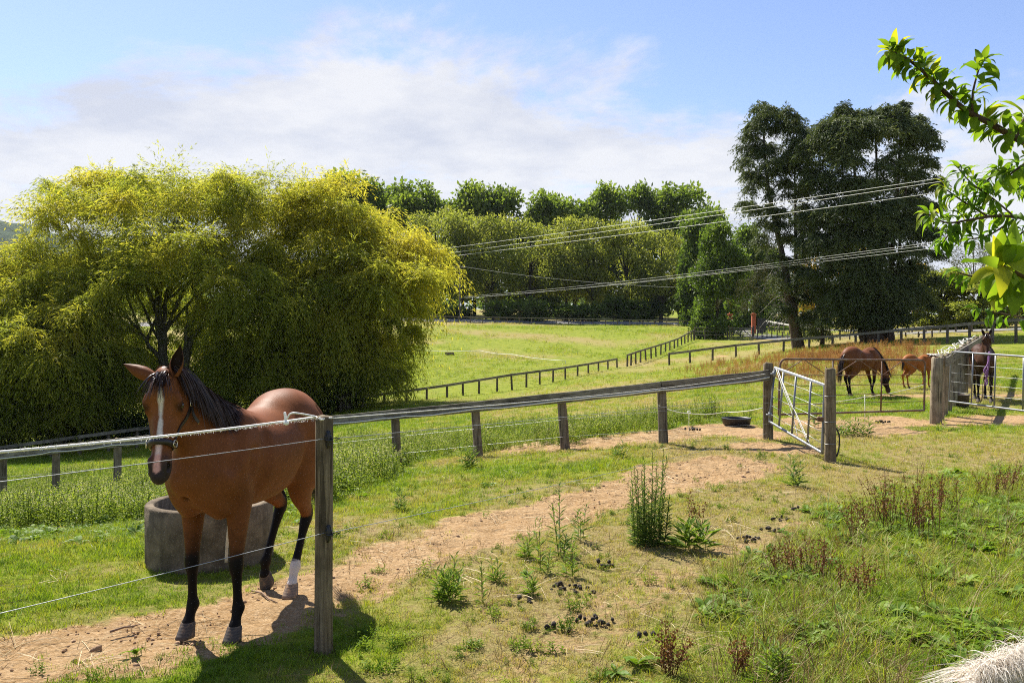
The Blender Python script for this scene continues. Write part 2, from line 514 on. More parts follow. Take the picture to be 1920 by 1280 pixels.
def build_ground():
    xs = grow(-1600, 1600, -5.2, 7.5, .055, 1.055); ys = grow(-60, 1900, 3.6, 13.5, .055, 1.05)
    X, Y = np.meshgrid(xs, ys, indexing='ij')
    Z = gz(X, Y)
    m = masks(X, Y)
    near = sstep(40, 15, Y)
    rough = (fbm(X, Y, .16, 31) - .5) * (.035 + .03 * m['dirt']) + (fbm(X, Y, .7, 32) - .5) * .06
    Z = Z + rough * near * (.35 + .65 * m['dirt']) - m['dirt'] * near * .02
    V = np.stack([X, Y, Z], -1).reshape(-1, 3)
    nx, ny = X.shape
    i = (np.arange(nx - 1)[:, None] * ny + np.arange(ny - 1)[None]).ravel()
    Fq = np.stack([i, i + ny, i + ny + 1, i + 1], 1)
    o = mesh_np('ground', V, Fq, mat_ground(), None, smooth=True, attrs={'dirt': m['dirt'].ravel(), 'dry': m['dry'].ravel(), 'lush': np.maximum(m['lush'], m['weeds']).ravel()})
    o['kind'] = 'structure'
    return o
def mat_ground():
    t = NT('paddock_ground')
    p = t.pos()
    dirt = t.attr('dirt').outputs['Fac']; dry = t.attr('dry').outputs['Fac']; lush = t.attr('lush').outputs['Fac']
    nf = t.noise(55, 5, .65, p); nm = t.noise(9, 5, .6, p); nl = t.noise(1.6, 5, .6, p); nxl = t.noise(.22, 5, .6, p)
    grass = t.mix(t.mr(nm, .35, .65), rgb(.090, .130, .010), rgb(.165, .205, .016))
    grass = t.mix(t.mr(nl, .35, .7), grass, rgb(.215, .24, .024))
    straw = t.mix(t.mr(nf, .35, .65), rgb(.190, .150, .056), rgb(.325, .262, .108))  # straw base darkened to suggest soil and shadow between the blades
    fine = t.mr(nf, .35, .65)
    k = t.mr(t.math('ADD', t.math('MULTIPLY', nm, .5), t.math('ADD', t.math('MULTIPLY', dry, .65), t.math('MULTIPLY', nf, .25))), .52, .98)
    col = t.mix(k, grass, straw)
    col = t.mix(t.math('MULTIPLY', lush, .8), col, t.mix(fine, rgb(.055, .10, .010), rgb(.12, .18, .022)))
    col = t.mix(t.math('MULTIPLY', t.mr(t.noise(13, 6, .7, p), .50, .66), t.math('ADD', .25, t.math('MULTIPLY', dry, .6))), col, rgb(.20, .125, .06))
    soil = t.mix(t.mr(nl, .3, .7), rgb(.262, .157, .066), rgb(.352, .230, .114))
    soil = t.mix(t.mr(t.noise(28, 6, .7, p), .42, .68), soil, rgb(.44, .31, .175))
    soil = t.mix(t.mr(t.noise(17, 5, .7, p), .60, .72), soil, rgb(.13, .075, .042))
    dm = t.mr(t.math('ADD', dirt, t.math('MULTIPLY', t.math('SUBTRACT', nm, .5), .55)), .35, .65)
    col = t.mix(dm, col, soil)
    # dropped straw and bits on the soil
    vo = t.n('TexVoronoi'); vo.feature = 'SMOOTH_F1'; vo.inputs['Scale'].default_value = 6.5; t.L.new(p, vo.inputs['Vector']); pr = t.math('MULTIPLY', t.mr(vo.outputs['Distance'], .10, .42), t.math('MULTIPLY', dm, .6))
    h = t.math('ADD', t.math('ADD', pr, t.math('MULTIPLY', nf, .4)), t.math('MULTIPLY', t.noise(22, 6, .7, p), 1.0))
    return t.end(t.pbr(col, .95, t.bump(h, .85, .05), spec=.08))
# ------------------------------------------------------------------ grass, weeds and straw: uncountable growth, one object each
TPL = bpy.data.collections.new('growth_templates')     # never linked to the scene: only sources of the scattered growth
def scatter(name, P, yaw, tilt, scl, tint, tpls, label):
    n = len(P)
    me = bpy.data.meshes.new(name)
    me.vertices.add(n); me.vertices.foreach_set('co', np.asarray(P, np.float32).ravel())
    rot = np.stack([RNG.normal(0, 1, n) * tilt, RNG.normal(0, 1, n) * tilt, yaw], 1)
    a = me.attributes.new('rot', 'FLOAT_VECTOR', 'POINT'); a.data.foreach_set('vector', rot.astype(np.float32).ravel())
    a = me.attributes.new('scl', 'FLOAT', 'POINT'); a.data.foreach_set('value', np.asarray(scl, np.float32))
    a = me.attributes.new('tint', 'FLOAT', 'POINT'); a.data.foreach_set('value', np.asarray(tint, np.float32))
    a = me.attributes.new('pick', 'INT', 'POINT'); a.data.foreach_set('value', RNG.integers(0, len(tpls), n).astype(np.int32))
    o = bpy.data.objects.new(name, me); COL.objects.link(o)
    cl = bpy.data.collections.new(name + '_templates')
    for i, t in enumerate(tpls):
        q = bpy.data.objects.new('%s_template_%02d' % (name, i), t); cl.objects.link(q)
    ng = bpy.data.node_groups.new(name, 'GeometryNodeTree')
    ng.interface.new_socket('Geometry', in_out='INPUT', socket_type='NodeSocketGeometry')
    ng.interface.new_socket('Geometry', in_out='OUTPUT', socket_type='NodeSocketGeometry')
    N = ng.nodes; L = ng.links
    gi = N.new('NodeGroupInput'); go = N.new('NodeGroupOutput')
    ci = N.new('GeometryNodeCollectionInfo'); ci.inputs['Collection'].default_value = cl
    ci.inputs['Separate Children'].default_value = True; ci.inputs['Reset Children'].default_value = True
    ip = N.new('GeometryNodeInstanceOnPoints'); ip.inputs['Pick Instance'].default_value = True
    def na(nm, typ):
        k = N.new('GeometryNodeInputNamedAttribute'); k.data_type = typ; k.inputs['Name'].default_value = nm; return k.outputs[0]
    L.new(gi.outputs[0], ip.inputs['Points']); L.new(ci.outputs[0], ip.inputs['Instance'])
    L.new(na('pick', 'INT'), ip.inputs['Instance Index'])
    e2r = N.new('FunctionNodeEulerToRotation'); L.new(na('rot', 'FLOAT_VECTOR'), e2r.inputs[0]); L.new(e2r.outputs[0], ip.inputs['Rotation'])
    L.new(na('scl', 'FLOAT'), ip.inputs['Scale'])
    L.new(ip.outputs[0], go.inputs[0])
    md = o.modifiers.new('growth', 'NODES'); md.node_group = ng
    o['kind'] = 'stuff'; o['label'] = label
    return o

def blades(n, spread, hlo, hhi, w, lean, curl, seg=3, mat=None, seed=0, bend_down=.0):
    """a tuft of curved tapering blades"""
    g = np.random.default_rng(seed)
    V = []; F = []
    for i in range(n):
        a = g.uniform(0, 2 * np.pi); r = spread * math.sqrt(g.uniform(0, 1))
        b = np.array((r * math.cos(a), r * math.sin(a), -.004))
        h = g.uniform(hlo, hhi); d = g.uniform(0, 2 * np.pi); o = np.array((math.cos(d), math.sin(d), 0)); s = np.array((-o[1], o[0], 0))
        tw = g.normal(0, .5); s = s * math.cos(tw) + np.array((0, 0, 1)) * math.sin(tw) * .3
        ln = lean * g.uniform(.2, 1.2); cu = curl * g.uniform(.3, 1.3)
        k0 = len(V); ww = w * g.uniform(.7, 1.3)
        for j in range(seg + 1):
            t = j / seg
            p = b + np.array((0, 0, 1)) * h * (t - bend_down * cu * t * t) + o * h * (ln * t + cu * t * t)
            wd = ww * (1 - t ** 1.6) * .5 * (1.0 if j else .8)
            if j < seg: V += [p - s * wd, p + s * wd]
            else: V.append(p)
        for j in range(seg - 1): F.append((k0 + 2 * j, k0 + 2 * j + 1, k0 + 2 * j + 3, k0 + 2 * j + 2))
        F.append((k0 + 2 * seg - 2, k0 + 2 * seg - 1, k0 + 2 * seg, k0 + 2 * seg))
    V = np.array(V); Q = np.array([f for f in F if f[2] != f[3]], int).reshape(-1, 4); T = np.array([f[:3] for f in F if f[2] == f[3]])
    return mesh_np('tuft', V, [Q, T], mat, link=False)

def leafy_stem(V, F, T, base, top, nl, ll, lw, g, tone=0.0, stem=.004, droop=.25, tip=True, taper=.5):
    """a stem with narrow leaves up its length (adds to lists)"""
    base = np.array(base, float); top = np.array(top, float); ax = unit_(top - base); s1 = unit_(np.cross(ax, (0.3, .9, .1))); s2 = np.cross(ax, s1)
    k0 = len(V)
    for p, r in ((base, stem), (top, stem * .5)):
        for q in range(3):
            an = q * 2.094; V.append(p + (s1 * math.cos(an) + s2 * math.sin(an)) * r); T.append(tone - .25)
    for q in range(3): F.append((k0 + q, k0 + (q + 1) % 3, k0 + 3 + (q + 1) % 3, k0 + 3 + q))
    H = np.linalg.norm(top - base)
    for i in range(nl):
        u = (i + .5) / nl; u = u ** .85
        an = i * 2.4 + g.normal(0, .3); o = s1 * math.cos(an) + s2 * math.sin(an)
        p = base + (top - base) * u
        L_ = ll * (1 - taper * u) * g.uniform(.75, 1.2); up = .45 + .6 * u
        d1 = unit_(o + ax * up); d2 = unit_(o + ax * (up - droop * 2))
        sd = unit_(np.cross(d1, ax)); w = lw * L_ * .5
        m = p + d1 * L_ * .5; e = m + d2 * L_ * .5
        k = len(V); V += [p, m - sd * w, m + sd * w, e]; tt = tone + g.normal(0, .12); T += [tt] * 4
        F += [(k, k + 2, k + 3, k + 1)]
def unit_(v): return np.array(v) / (np.linalg.norm(v) + 1e-9)
def weed_mesh(seed, nst, h, nl, ll, lw, spread, lean=.12, tone=.5, stem=.004, mat=None, droop=.25):
    g = np.random.default_rng(seed); V = []; F = []; T = []
    for i in range(nst):
        a = g.uniform(0, 6.28); r = spread * math.sqrt(g.uniform(0, 1)); b = np.array((r * math.cos(a), r * math.sin(a), -.01))
        hh = h * g.uniform(.55, 1.1)
        tp = b + np.array((math.cos(a) * lean * hh * g.uniform(0, 1.5), math.sin(a) * lean * hh * g.uniform(0, 1.5), hh))
        leafy_stem(V, F, T, b, tp, nl, ll, lw, g, tone + g.normal(0, .08), stem, droop)
        if i % 2: 
            for k in range(7):
                p = tp + g.normal(0, .02, 3) + (0, 0, -.02); k0 = len(V); r = .008; V += [p + (-r, 0, 0), p + (0, -r, .003), p + (r, 0, 0), p + (0, r, .006)]; T += [1.1] * 4; F.append((k0, k0 + 1, k0 + 2, k0 + 3))
    return mesh_np('weed', np.array(V), np.array(F), mat, attrs={'tint': np.array(T)}, link=False)
def dock_mesh(seed, h, mat, n=16, spread=.06, leaves=0):
    """dried seed stalks: thin branching stems with clustered husks"""
    g = np.random.default_rng(seed); V = []; F = []; T = []
    for i in range(n):
        a = g.uniform(0, 6.28); r = spread * g.uniform(0, 1); b = np.array((r * math.cos(a), r * math.sin(a), -.01)); hh = h * g.uniform(.5, 1.05)
        top = b + np.array((math.cos(a) * .28 * hh * g.uniform(0, 1.2), math.sin(a) * .28 * hh * g.uniform(0, 1.2), hh))
        leafy_stem(V, F, T, b, top, 0, .1, .1, g, .45, .0035)
        for k in range(46):
            u = g.uniform(.35, 1.0); p = b + (top - b) * u + g.normal(0, .012, 3) * (1 if k % 3 else 2.2)
            d = unit_(g.normal(0, 1, 3) + (0, 0, .6)); s = unit_(np.cross(d, g.normal(0, 1, 3))); L_ = .014 * g.uniform(.6, 1.6)
            q = len(V); V += [p, p + d * L_ * .5 + s * L_ * .4, p + d * L_, p + d * L_ * .5 - s * L_ * .4]; T += [.55 + g.normal(0, .18)] * 4; F.append((q, q + 1, q + 2, q + 3))
    return mesh_np('dock', np.array(V), np.array(F), mat, attrs={'tint': np.array(T)}, link=False)

def grass_mat(name, stops, trans=.35, spec=.2, attr='INSTANCER', vary=.35, tboost=(1.2, 1.2, .5)):
    t = NT(name)
    a = t.attr('tint', attr).outputs['Fac']
    p = t.pos()
    nz = t.math('MULTIPLY', t.math('SUBTRACT', t.noise(60, 2, .5, p), .5), vary)
    v = t.math('ADD', a, nz, True)
    r = t.n('ValToRGB'); t.L.new(v, r.inputs[0]); e = r.color_ramp.elements
    while len(e) < len(stops): e.new(.5)
    for i, (q, c) in enumerate(stops): e[i].position = q; e[i].color = (*c, 1)
    return t.end(t.leaf(r.outputs[0], trans, .5, spec, t.mix(1.0, r.outputs[0], rgb(*tboost), 'MULTIPLY')))

def sample(n, ylo, yhi, side=.80, power=1.0, xoff=0.0):
    """random ground spots in the wedge seen from the yard; density falls with distance as y**-power"""
    e = 2.0 - power
    u = RNG.uniform(0, 1, n)
    y = (ylo ** e + u * (yhi ** e - ylo ** e)) ** (1 / e) if abs(e) > 1e-3 else ylo * (yhi / ylo) ** u
    x = RNG.uniform(-side, side, n) * y + xoff
    return x, y
def ground_pts(x, y, m=None):
    near = sstep(40, 15, y)
    z = gz(x, y) + ((fbm(x, y, .16, 31) - .5) * .035 + (fbm(x, y, .7, 32) - .5) * .06) * near * (.35 if m is None else .35 + .65 * m['dirt']) 
    return np.stack([x, y, z - .004], 1)

GREEN = [(0, (.090, .170, .010)), (.22, (.155, .250, .014)), (.45, (.245, .315, .022)), (.66, (.325, .310, .052)), (.85, (.36, .285, .125)), (1, (.43, .345, .19))]
def build_grass():
    M_G = grass_mat('turf_blades', GREEN, .42)
    # grazed turf
    n = 190000
    x, y = sample(n, 3.6, 48, .82, 1.35)
    m = masks(x, y)
    g1 = fbm(x, y, .5, 61); g2 = fbm(x, y, 2.2, 62)
    keep = RNG.uniform(0, 1, n) > m['dirt'] * 1.15 * (g1 + .55)
    keep &= RNG.uniform(0, 1, n) > np.clip(m['dry'] * .25, 0, .5)
    keep &= RNG.uniform(0, 1, n) < .25 + 1.1 * sstep(.30, .58, fbm(x, y, .28, 63)) + .6 * (1 - m['dry'])
    keep &= ~((y > 17) & (RNG.uniform(0, 1, n) < .35))
    x, y = x[keep], y[keep]; m = {k: v[keep] for k, v in m.items()}; g1 = g1[keep]; g2 = g2[keep]
    P = ground_pts(x, y, m)
    sc = np.clip((y / 6.0), .8, 9) ** .52 * RNG.uniform(.6, 1.3, len(x)) * (1 - .35 * m['dry']) * (.75 + .6 * g1)
    tint = np.clip(.26 + .50 * m['dry'] + (g2 - .5) * .55 + (g1 - .5) * .35 + RNG.normal(0, .15, len(x)) + .15 * m['dirt'], 0, 1)
    T = [blades(15, .055, .018, .052, .0050, .55, .5, 2, M_G, 100 + i) for i in range(6)]
    scatter('turf_grass', P, RNG.uniform(0, 6.28, len(x)), .12, sc, tint, T, 'short grazed turf, patchy green and straw coloured')
    # small weeds pushing up through the turf
    M_SW = grass_mat('small_weed_leaves', [(0, (.07, .13, .016)), (.5, (.15, .235, .026)), (1, (.30, .35, .06))], .42, .12, 'INSTANCER', .4)
    n = 5200
    x, y = sample(n, 3.6, 15, .8, 1.1); m = masks(x, y)
    keep = (RNG.uniform(0, 1, n) < sstep(.40, .66, fbm(x, y, .9, 64)) * (.85 - m['dirt'] * .8)) & (m['lushr'] < .6); x, y = x[keep], y[keep]
    scatter('small_weeds', ground_pts(x, y), RNG.uniform(0, 6.28, len(x)), .22, np.minimum(RNG.exponential(.38, len(x)) + .3, 1.15), RNG.uniform(.1, .9, len(x)), [weed_mesh(1000 + i, 3 + i % 4, .075, 9, .042, .36, .04, .5, .5, .0022, M_SW, .35) for i in range(8)], 'small weeds and seedlings pushing up through the turf')
    # long lush grass
    n = 60000
    x, y = sample(n, 3.4, 24, .85, .95)
    m = masks(x, y)
    keep = RNG.uniform(0, 1, n) < np.maximum(m['lushr'], m['lushl'] * .55) * (.15 + 1.15 * sstep(.32, .62, fbm(x, y, .6, 71)))
    x, y = x[keep], y[keep]; lr = m['lushr'][keep]; g2 = fbm(x, y, 1.1, 72)
    P = ground_pts(x, y)
    T = [blades(11, .05, .07, .20, .0065, .35, .75, 4, M_G, 200 + i, .45) for i in range(6)] + [blades(9, .06, .10, .30, .006, .5, 1.0, 5, M_G, 230 + i, .5) for i in range(3)]
    scatter('long_grass', P, RNG.uniform(0, 6.28, len(x)), .18, RNG.uniform(.5, 1.15, len(x)) * np.where(lr > .3, .85, .8) * (.45 + 1.0 * g2), np.clip(.40 + (g2 - .5) * .5 + RNG.normal(0, .14, len(x)) + .45 * (RNG.uniform(0, 1, len(x)) < .12), 0, 1), T, 'long lush grass growing rank over the right corner and beyond the trough')
    M_ST2 = grass_mat('dead_stalks', [(0, (.075, .042, .024)), (.5, (.18, .105, .055)), (1, (.38, .28, .15))], .15, .1)
    n = 9000
    x, y = sample(n, 3.4, 14.5, .85, .95); m = masks(x, y)
    keep = RNG.uniform(0, 1, n) < m['lushr'] * (.25 + .75 * sstep(.42, .62, fbm(x, y, .9, 77))); x, y = x[keep], y[keep]
    scatter('dead_stalks', ground_pts(x, y), RNG.uniform(0, 6.28, len(x)), .25, RNG.uniform(.5, 1.3, len(x)), RNG.uniform(0, 1, len(x)), [blades(5, .06, .12, .36, .0042, .55, .3, 2, M_ST2, 950 + i) for i in range(5)], 'dead brown stems standing through the long grass')
    # broad leaved herbs in the lush grass and weeds
    M_H = grass_mat('herb_leaves', [(0, (.070, .135, .014)), (.5, (.150, .245, .026)), (1, (.27, .35, .05))], .4, .12, vary=.5)
    def rosette(seed, n_, L_, w):
        g = np.random.default_rng(seed); V = []; F = []
        for i in range(n_):
            a = g.uniform(0, 6.28); o = np.array((math.cos(a), math.sin(a), 0)); s = np.array((-o[1], o[0], 0)); L = L_ * g.uniform(.6, 1.2); up = g.uniform(.35, 1.2)
            k = len(V)
            for j in range(5):
                t = j / 4; p = o * L * (t * .9) + np.array((0, 0, 1)) * L * up * (t - .75 * t * t); wd = w * L * math.sin(min(1, t * 1.02 + .06) * math.pi) ** .8 * .5
                V += [p - s * wd, p + np.array((0, 0, -wd * .25)), p + s * wd]
            for j in range(4):
                b = k + 3 * j; F += [(b, b + 1, b + 4, b + 3), (b + 1, b + 2, b + 5, b + 4)]
        return mesh_np('rosette', np.array(V), np.array(F), M_H, link=False)
    n = 14000
    x, y = sample(n, 3.4, 22, .85, 1.0); m = masks(x, y)
    keep = RNG.uniform(0, 1, n) < np.maximum(m['lushr'] * 1.0, m['lushl'] * .5) * sstep(.38, .6, fbm(x, y, .7, 81)) + .004 * (1 - m['dirt'])
    x, y = x[keep], y[keep]
    scatter('broadleaf_herbs', ground_pts(x, y) + (0, 0, .012), RNG.uniform(0, 6.28, len(x)), .2, RNG.uniform(.5, 1.25, len(x)), np.clip(RNG.normal(.45, .22, len(x)), 0, 1), [rosette(300 + i, 9, .13, .34) for i in range(5)], 'broad leaved herbs scattered in the long grass')
    # rank weeds behind the rail fence and left of the trough
    M_W = grass_mat('weed_leaves', [(0, (.075, .125, .016)), (.45, (.165, .235, .030)), (.8, (.30, .34, .07)), (1, (.50, .47, .32))], .48, .12, 'GEOMETRY', .3)
    n = 26000
    x, y = sample(n, 8.5, 29, .72, .9); m = masks(x, y)
    keep = RNG.uniform(0, 1, n) < np.maximum(m['weeds'] * sstep(.30, .62, fbm(x, y, 2.0, 91)) * .75, m['lushl'] * sstep(9.8, 11.6, y) * .9 * sstep(.3, .6, fbm(x, y, 1.6, 92)))
    x, y = x[keep], y[keep]
    T = [weed_mesh(400 + i, 6, .42, 14, .085, .34, .13, .25, .5, .004, M_W) for i in range(6)]
    scatter('rank_weeds', ground_pts(x, y), RNG.uniform(0, 6.28, len(x)), .08, RNG.uniform(.45, 1.15, len(x)) * (.55 + .8 * fbm(x, y, 1.3, 93)), np.zeros(len(x)), T, 'bushy green weeds behind the rail fence')
    # rusty dock field near the conifers
    M_D = grass_mat('rusty_dock', [(0, (.16, .075, .025)), (.5, (.46, .215, .075)), (.8, (.55, .36, .14)), (1, (.40, .40, .12))], .2, .1, 'INSTANCER', .3)
    n = 16000
    x = RNG.uniform(6, 30, n); y = RNG.uniform(28, 62, n); px = 960 + x / y * F_PX
    py_ = HOR + (CAM_H - gz(x, y)) / y * F_PX
    kk = .42 * sstep(.43, .60, fbm(x, y * .6, 4.5, 95)) * sstep(1390, 1520, px) * sstep(1790, 1700, px) * sstep(36, 44, y) * sstep(57, 53, y)
    kk = np.maximum(kk, .10 * sstep(1250, 1420, px) * sstep(1790, 1700, px) * sstep(29, 36, y))
    keep = RNG.uniform(0, 1, n) < kk; x, y = x[keep], y[keep]
    scatter('rusty_dock_stalks', ground_pts(x, y), RNG.uniform(0, 6.28, len(x)), .1, RNG.uniform(.6, 1.35, len(x)), np.clip(RNG.normal(.42, .2, len(x)) + (fbm(x, y, 3, 99) - .5) * .8, 0, 1), [dock_mesh(500 + i, .50, M_D, 7, .16) for i in range(4)], 'rust brown dock stalks covering the slope below the conifers')
    # tussocks of the far field
    n = 60000
    x, y = sample(n, 30, 168, .75, .75); m = masks(x, y); g2 = fbm(x, y * .6, 6, 96)
    keep = RNG.uniform(0, 1, n) < (.12 + .88 * sstep(.42, .66, g2))
    x, y = x[keep], y[keep]; dry = m['dry'][keep]
    P = np.stack([x, y, gz(x, y) - .02], 1)
    scatter('field_tussocks', P, RNG.uniform(0, 6.28, len(x)), .12, RNG.uniform(2.2, 5.2, len(x)) * np.clip(y / 70, .5, 1.5), np.clip(.36 + .40 * dry + RNG.normal(0, .12, len(x)), 0, 1), [blades(16, .07, .02, .06, .006, .6, .6, 2, M_G, 600 + i) for i in range(4)], 'uneven tussocks of the far hayfield')
    # straw litter on the bare soil
    M_S = grass_mat('straw', [(0, (.30, .22, .10)), (.6, (.52, .42, .24)), (1, (.66, .56, .36))], .1, .1, vary=.2)
    def straw(seed):
        g = np.random.default_rng(seed); mb = MB()
        for i in range(6):
            a = g.uniform(0, 6.28); L_ = g.uniform(.03, .13); c = np.array((g.normal(0, .09), g.normal(0, .09), .006)); d = np.array((math.cos(a), math.sin(a), g.normal(0, .10))) * L_
            mb.tube([c - d, c + d * .1 + (0, 0, .004), c + d], [.0015, .0015, .0012], 3, smooth=False)
        return mb.data('straw', M_S)
    n = 9000
    x, y = sample(n, 3.5, 21, .8, 1.1); m = masks(x, y)
    keep = RNG.uniform(0, 1, n) < np.maximum(m['dirt'] * .22, m['dry'] * .28) * sstep(.32, .62, fbm(x, y, 1.1, 97)) + .02
    keep |= (RNG.uniform(0, 1, n) < .8) & (np.abs(y - 15.9) < .9) & (x > .0) & (x < 3.6)
    x, y = x[keep], y[keep]; m = {k: v[keep] for k, v in m.items()}
    scatter('straw_litter', ground_pts(x, y, m) + (0, 0, .004), RNG.uniform(0, 6.28, len(x)), .08, RNG.uniform(.6, 1.5, len(x)), RNG.uniform(0, 1, len(x)), [straw(700 + i) for i in range(5)], 'dropped straw and dry stalks on the bare soil')
    # clods and small stones
    M_C = mat_simple('clod', (.30, .19, .11), .95, var=.35, scale=8)
    def clod(seed):
        g = np.random.default_rng(seed); mb = MB(); mb.ball((0, 0, 0), 1, 6, 4)
        v = np.array(mb.v); v *= (1 + g.normal(0, .16, (len(v), 1))); v *= (.013, .011, .008); mb.v = [tuple(q) for q in v]; return mb.data('clod', M_C)
    n = 16000
    x, y = sample(n, 3.5, 15, .8, 1.3); m = masks(x, y)
    keep = RNG.uniform(0, 1, n) < m['dirt'] * .9 * sstep(.3, .6, fbm(x, y, .8, 98))
    x, y = x[keep], y[keep]; m = {k: v[keep] for k, v in m.items()}
    scatter('soil_clods', ground_pts(x, y, m) + (0, 0, -.012), RNG.uniform(0, 6.28, len(x)), .3, RNG.exponential(.42, len(x)) + .3, np.zeros(len(x)), [clod(800 + i) for i in range(4)], 'crumbs and clods of dry soil on the worn track')
    # dead leaves, dung crumbs: short dark stubble in the dry turf
    n = 5200
    x, y = sample(n, 3.5, 16, .8, 1.2); m = masks(x, y)
    keep = (RNG.uniform(0, 1, n) < (.14 + m['dry'] * .5)) & (x > -1.6); x, y = x[keep], y[keep]
    M_ST = grass_mat('dead_stubble', [(0, (.05, .032, .020)), (.5, (.13, .08, .045)), (1, (.26, .18, .10))], .15, .1)
    scatter('dead_stubble', ground_pts(x, y), RNG.uniform(0, 6.28, len(x)), .3, RNG.uniform(.5, 1.6, len(x)), RNG.uniform(0, 1, len(x)), [blades(5, .03, .03, .11, .0032, .5, .3, 2, M_ST, 900 + i) for i in range(4)], 'dead brown stubble stalks standing in the dry turf')
NTH = 'first second third fourth fifth sixth seventh eighth ninth tenth eleventh twelfth thirteenth fourteenth fifteenth sixteenth seventeenth eighteenth nineteenth twentieth'.split()
# ------------------------------------------------------------------ trees: trunk and limbs as tapered tubes, crowns of many small leaf faces
def px2m(px, d): return px / F_PX * d
def sight(px, py, d): return np.array(((px - 960) / F_PX * d, d, CAM_H - (py - HOR) / F_PX * d))
def rnd_dirs(n, zmin=-1.0):
    z = RNG.uniform(zmin, 1, n); a = RNG.uniform(0, 2 * np.pi, n); r = np.sqrt(1 - z * z)
    return np.stack([r * np.cos(a), r * np.sin(a), z], 1)
def nrmz(v): return v / (np.linalg.norm(v, axis=-1, keepdims=True) + 1e-9)
class Leaves:
    def __init__(s): s.P = []; s.D = []; s.L = []; s.W = []; s.T = []
    def add(s, pos, d, L, W, T):
        n = len(pos)
        s.P.append(pos); s.D.append(d); s.L.append(np.broadcast_to(L, n)); s.W.append(np.broadcast_to(W, n)); s.T.append(np.broadcast_to(T, n))
    def count(s): return sum(len(p) for p in s.P)
    def strands(s, c, R, n, m, out, rise, drop, leaf, lw, tint, flat=.6, per=2, splay=.6, zmin=-.1, sz=.75):
        """c (k,3) clump centres with radius R: n hanging shoots each of m leaf nodes"""
        c = np.asarray(c); k = len(c)
        R = np.broadcast_to(R, k); drop = np.broadcast_to(drop, k); tint = np.broadcast_to(tint, k)
        for i in range(k):
            d = rnd_dirs(n, zmin)
            st = c[i] + d * R[i] * RNG.uniform(.35, 1.0, (n, 1)) * np.array((1, 1, flat))
            o = nrmz(d * np.array((1, 1, 0)) + RNG.normal(0, .25, (n, 3)) * np.array((1, 1, 0)))
            ln = RNG.uniform(.45, 1.15, (n, 1, 1))
            t = np.linspace(.04, 1, m)[None, :, None]
            p = st[:, None] + o[:, None] * (out * R[i] * (1 - (1 - t) ** 2)) * ln
            dz = (rise * R[i] * 4 * t * (1 - t) * .5 - drop[i] * t ** 1.5) * ln
            p = p + dz * np.array((0, 0, 1.0))
            p = p + RNG.normal(0, .035, p.shape) * R[i] * .5
            tg = np.gradient(p, axis=1); tg = nrmz(tg)
            ts = RNG.normal(0, .13, (n, 1)) + tint[i]
            for _ in range(per):
                q = p + RNG.normal(0, .03, p.shape)
                dd = nrmz(tg + RNG.normal(0, splay, p.shape) + np.array((0, 0, -.15)))
                L_ = leaf * RNG.uniform(.6, 1.2, (n, m)); 
                s.add(q.reshape(-1, 3), dd.reshape(-1, 3), L_.ravel(), (L_ * lw).ravel(), np.broadcast_to(ts, (n, m)).ravel() + RNG.normal(0, .06, n * m))
    def fountain(s, c, R, n, m, droop, leaf, lw, tint, zs=.75, zmin=-.2, per=2, splay=.55, t0=.18):
        """fronds that burst out of a clump's middle and droop at their ends"""
        d = rnd_dirs(n, zmin) * np.array((1, 1, zs)); d[:, 2] += .12; d = nrmz(d)
        ln = RNG.uniform(.62, 1.18, (n, 1, 1)) * R
        t = np.linspace(t0, 1, m)[None, :, None]
        p = np.asarray(c) + RNG.normal(0, .10 * R, (n, 1, 3)) + d[:, None] * ln * t - np.array((0, 0, 1.0)) * droop * R * t ** 2.2 * RNG.uniform(.55, 1.4, (n, 1, 1))
        p = p + RNG.normal(0, .02 * R, p.shape)
        tg = nrmz(np.gradient(p, axis=1)); sd = nrmz(np.cross(tg, np.array((.1, .05, 1.0))))
        ts = RNG.normal(0, .12, (n, 1)) + tint
        for k in range(per):
            q = p + RNG.normal(0, .03, p.shape)
            dd = nrmz(tg + sd * (splay if k % 2 else -splay) * RNG.uniform(.2, 1.3, (n, m, 1)) + RNG.normal(0, .28, p.shape) + np.array((0, 0, -.22)))
            L_ = leaf * RNG.uniform(.6, 1.25, (n, m))
            s.add(q.reshape(-1, 3), dd.reshape(-1, 3), L_.ravel(), (L_ * lw).ravel(), np.broadcast_to(ts, (n, m)).ravel() + RNG.normal(0, .07, n * m))
    def puffs(s, c, R, n, leaf, lw, tint, flat=.8, droop=.2, shell=.55, zmin=-.75, up=0.0):
        c = np.asarray(c); k = len(c); R = np.broadcast_to(R, k); tint = np.broadcast_to(tint, k)
        for i in range(k):
            d = rnd_dirs(n, zmin)
            r = RNG.uniform(shell, 1.0, (n, 1)) ** .7
            p = c[i] + d * r * R[i] * np.array((1, 1, flat)) * (1 + RNG.normal(0, .10, (n, 1)))
            dd = nrmz(d * .7 + RNG.normal(0, .8, (n, 3)) + np.array((0, 0, -droop + up)))
            L_ = leaf * RNG.uniform(.6, 1.25, n)
            s.add(p, dd, L_, L_ * lw, tint[i] + RNG.normal(0, .16, n))
    def build(s, name, mat, parent=None, link=True, two=True):
        P = np.concatenate(s.P); D = np.concatenate(s.D); L = np.concatenate(s.L)[:, None]; W = np.concatenate(s.W)[:, None]; T = np.concatenate(s.T)
        n = len(P)
        sd = nrmz(np.cross(D, RNG.normal(size=(n, 3))))
        nn = np.cross(D, sd)
        a = P; b = P + D * L * .45 + sd * W * .5 + nn * L * .05; c = P + D * L; e = P + D * L * .45 - sd * W * .5 + nn * L * .05
        V = np.stack([a, b, c, e], 1).reshape(-1, 3)
        F = np.arange(4 * n).reshape(n, 4)
        return mesh_np(name, V, F, mat, parent, attrs={'tint': np.repeat(T, 4)}, link=link)

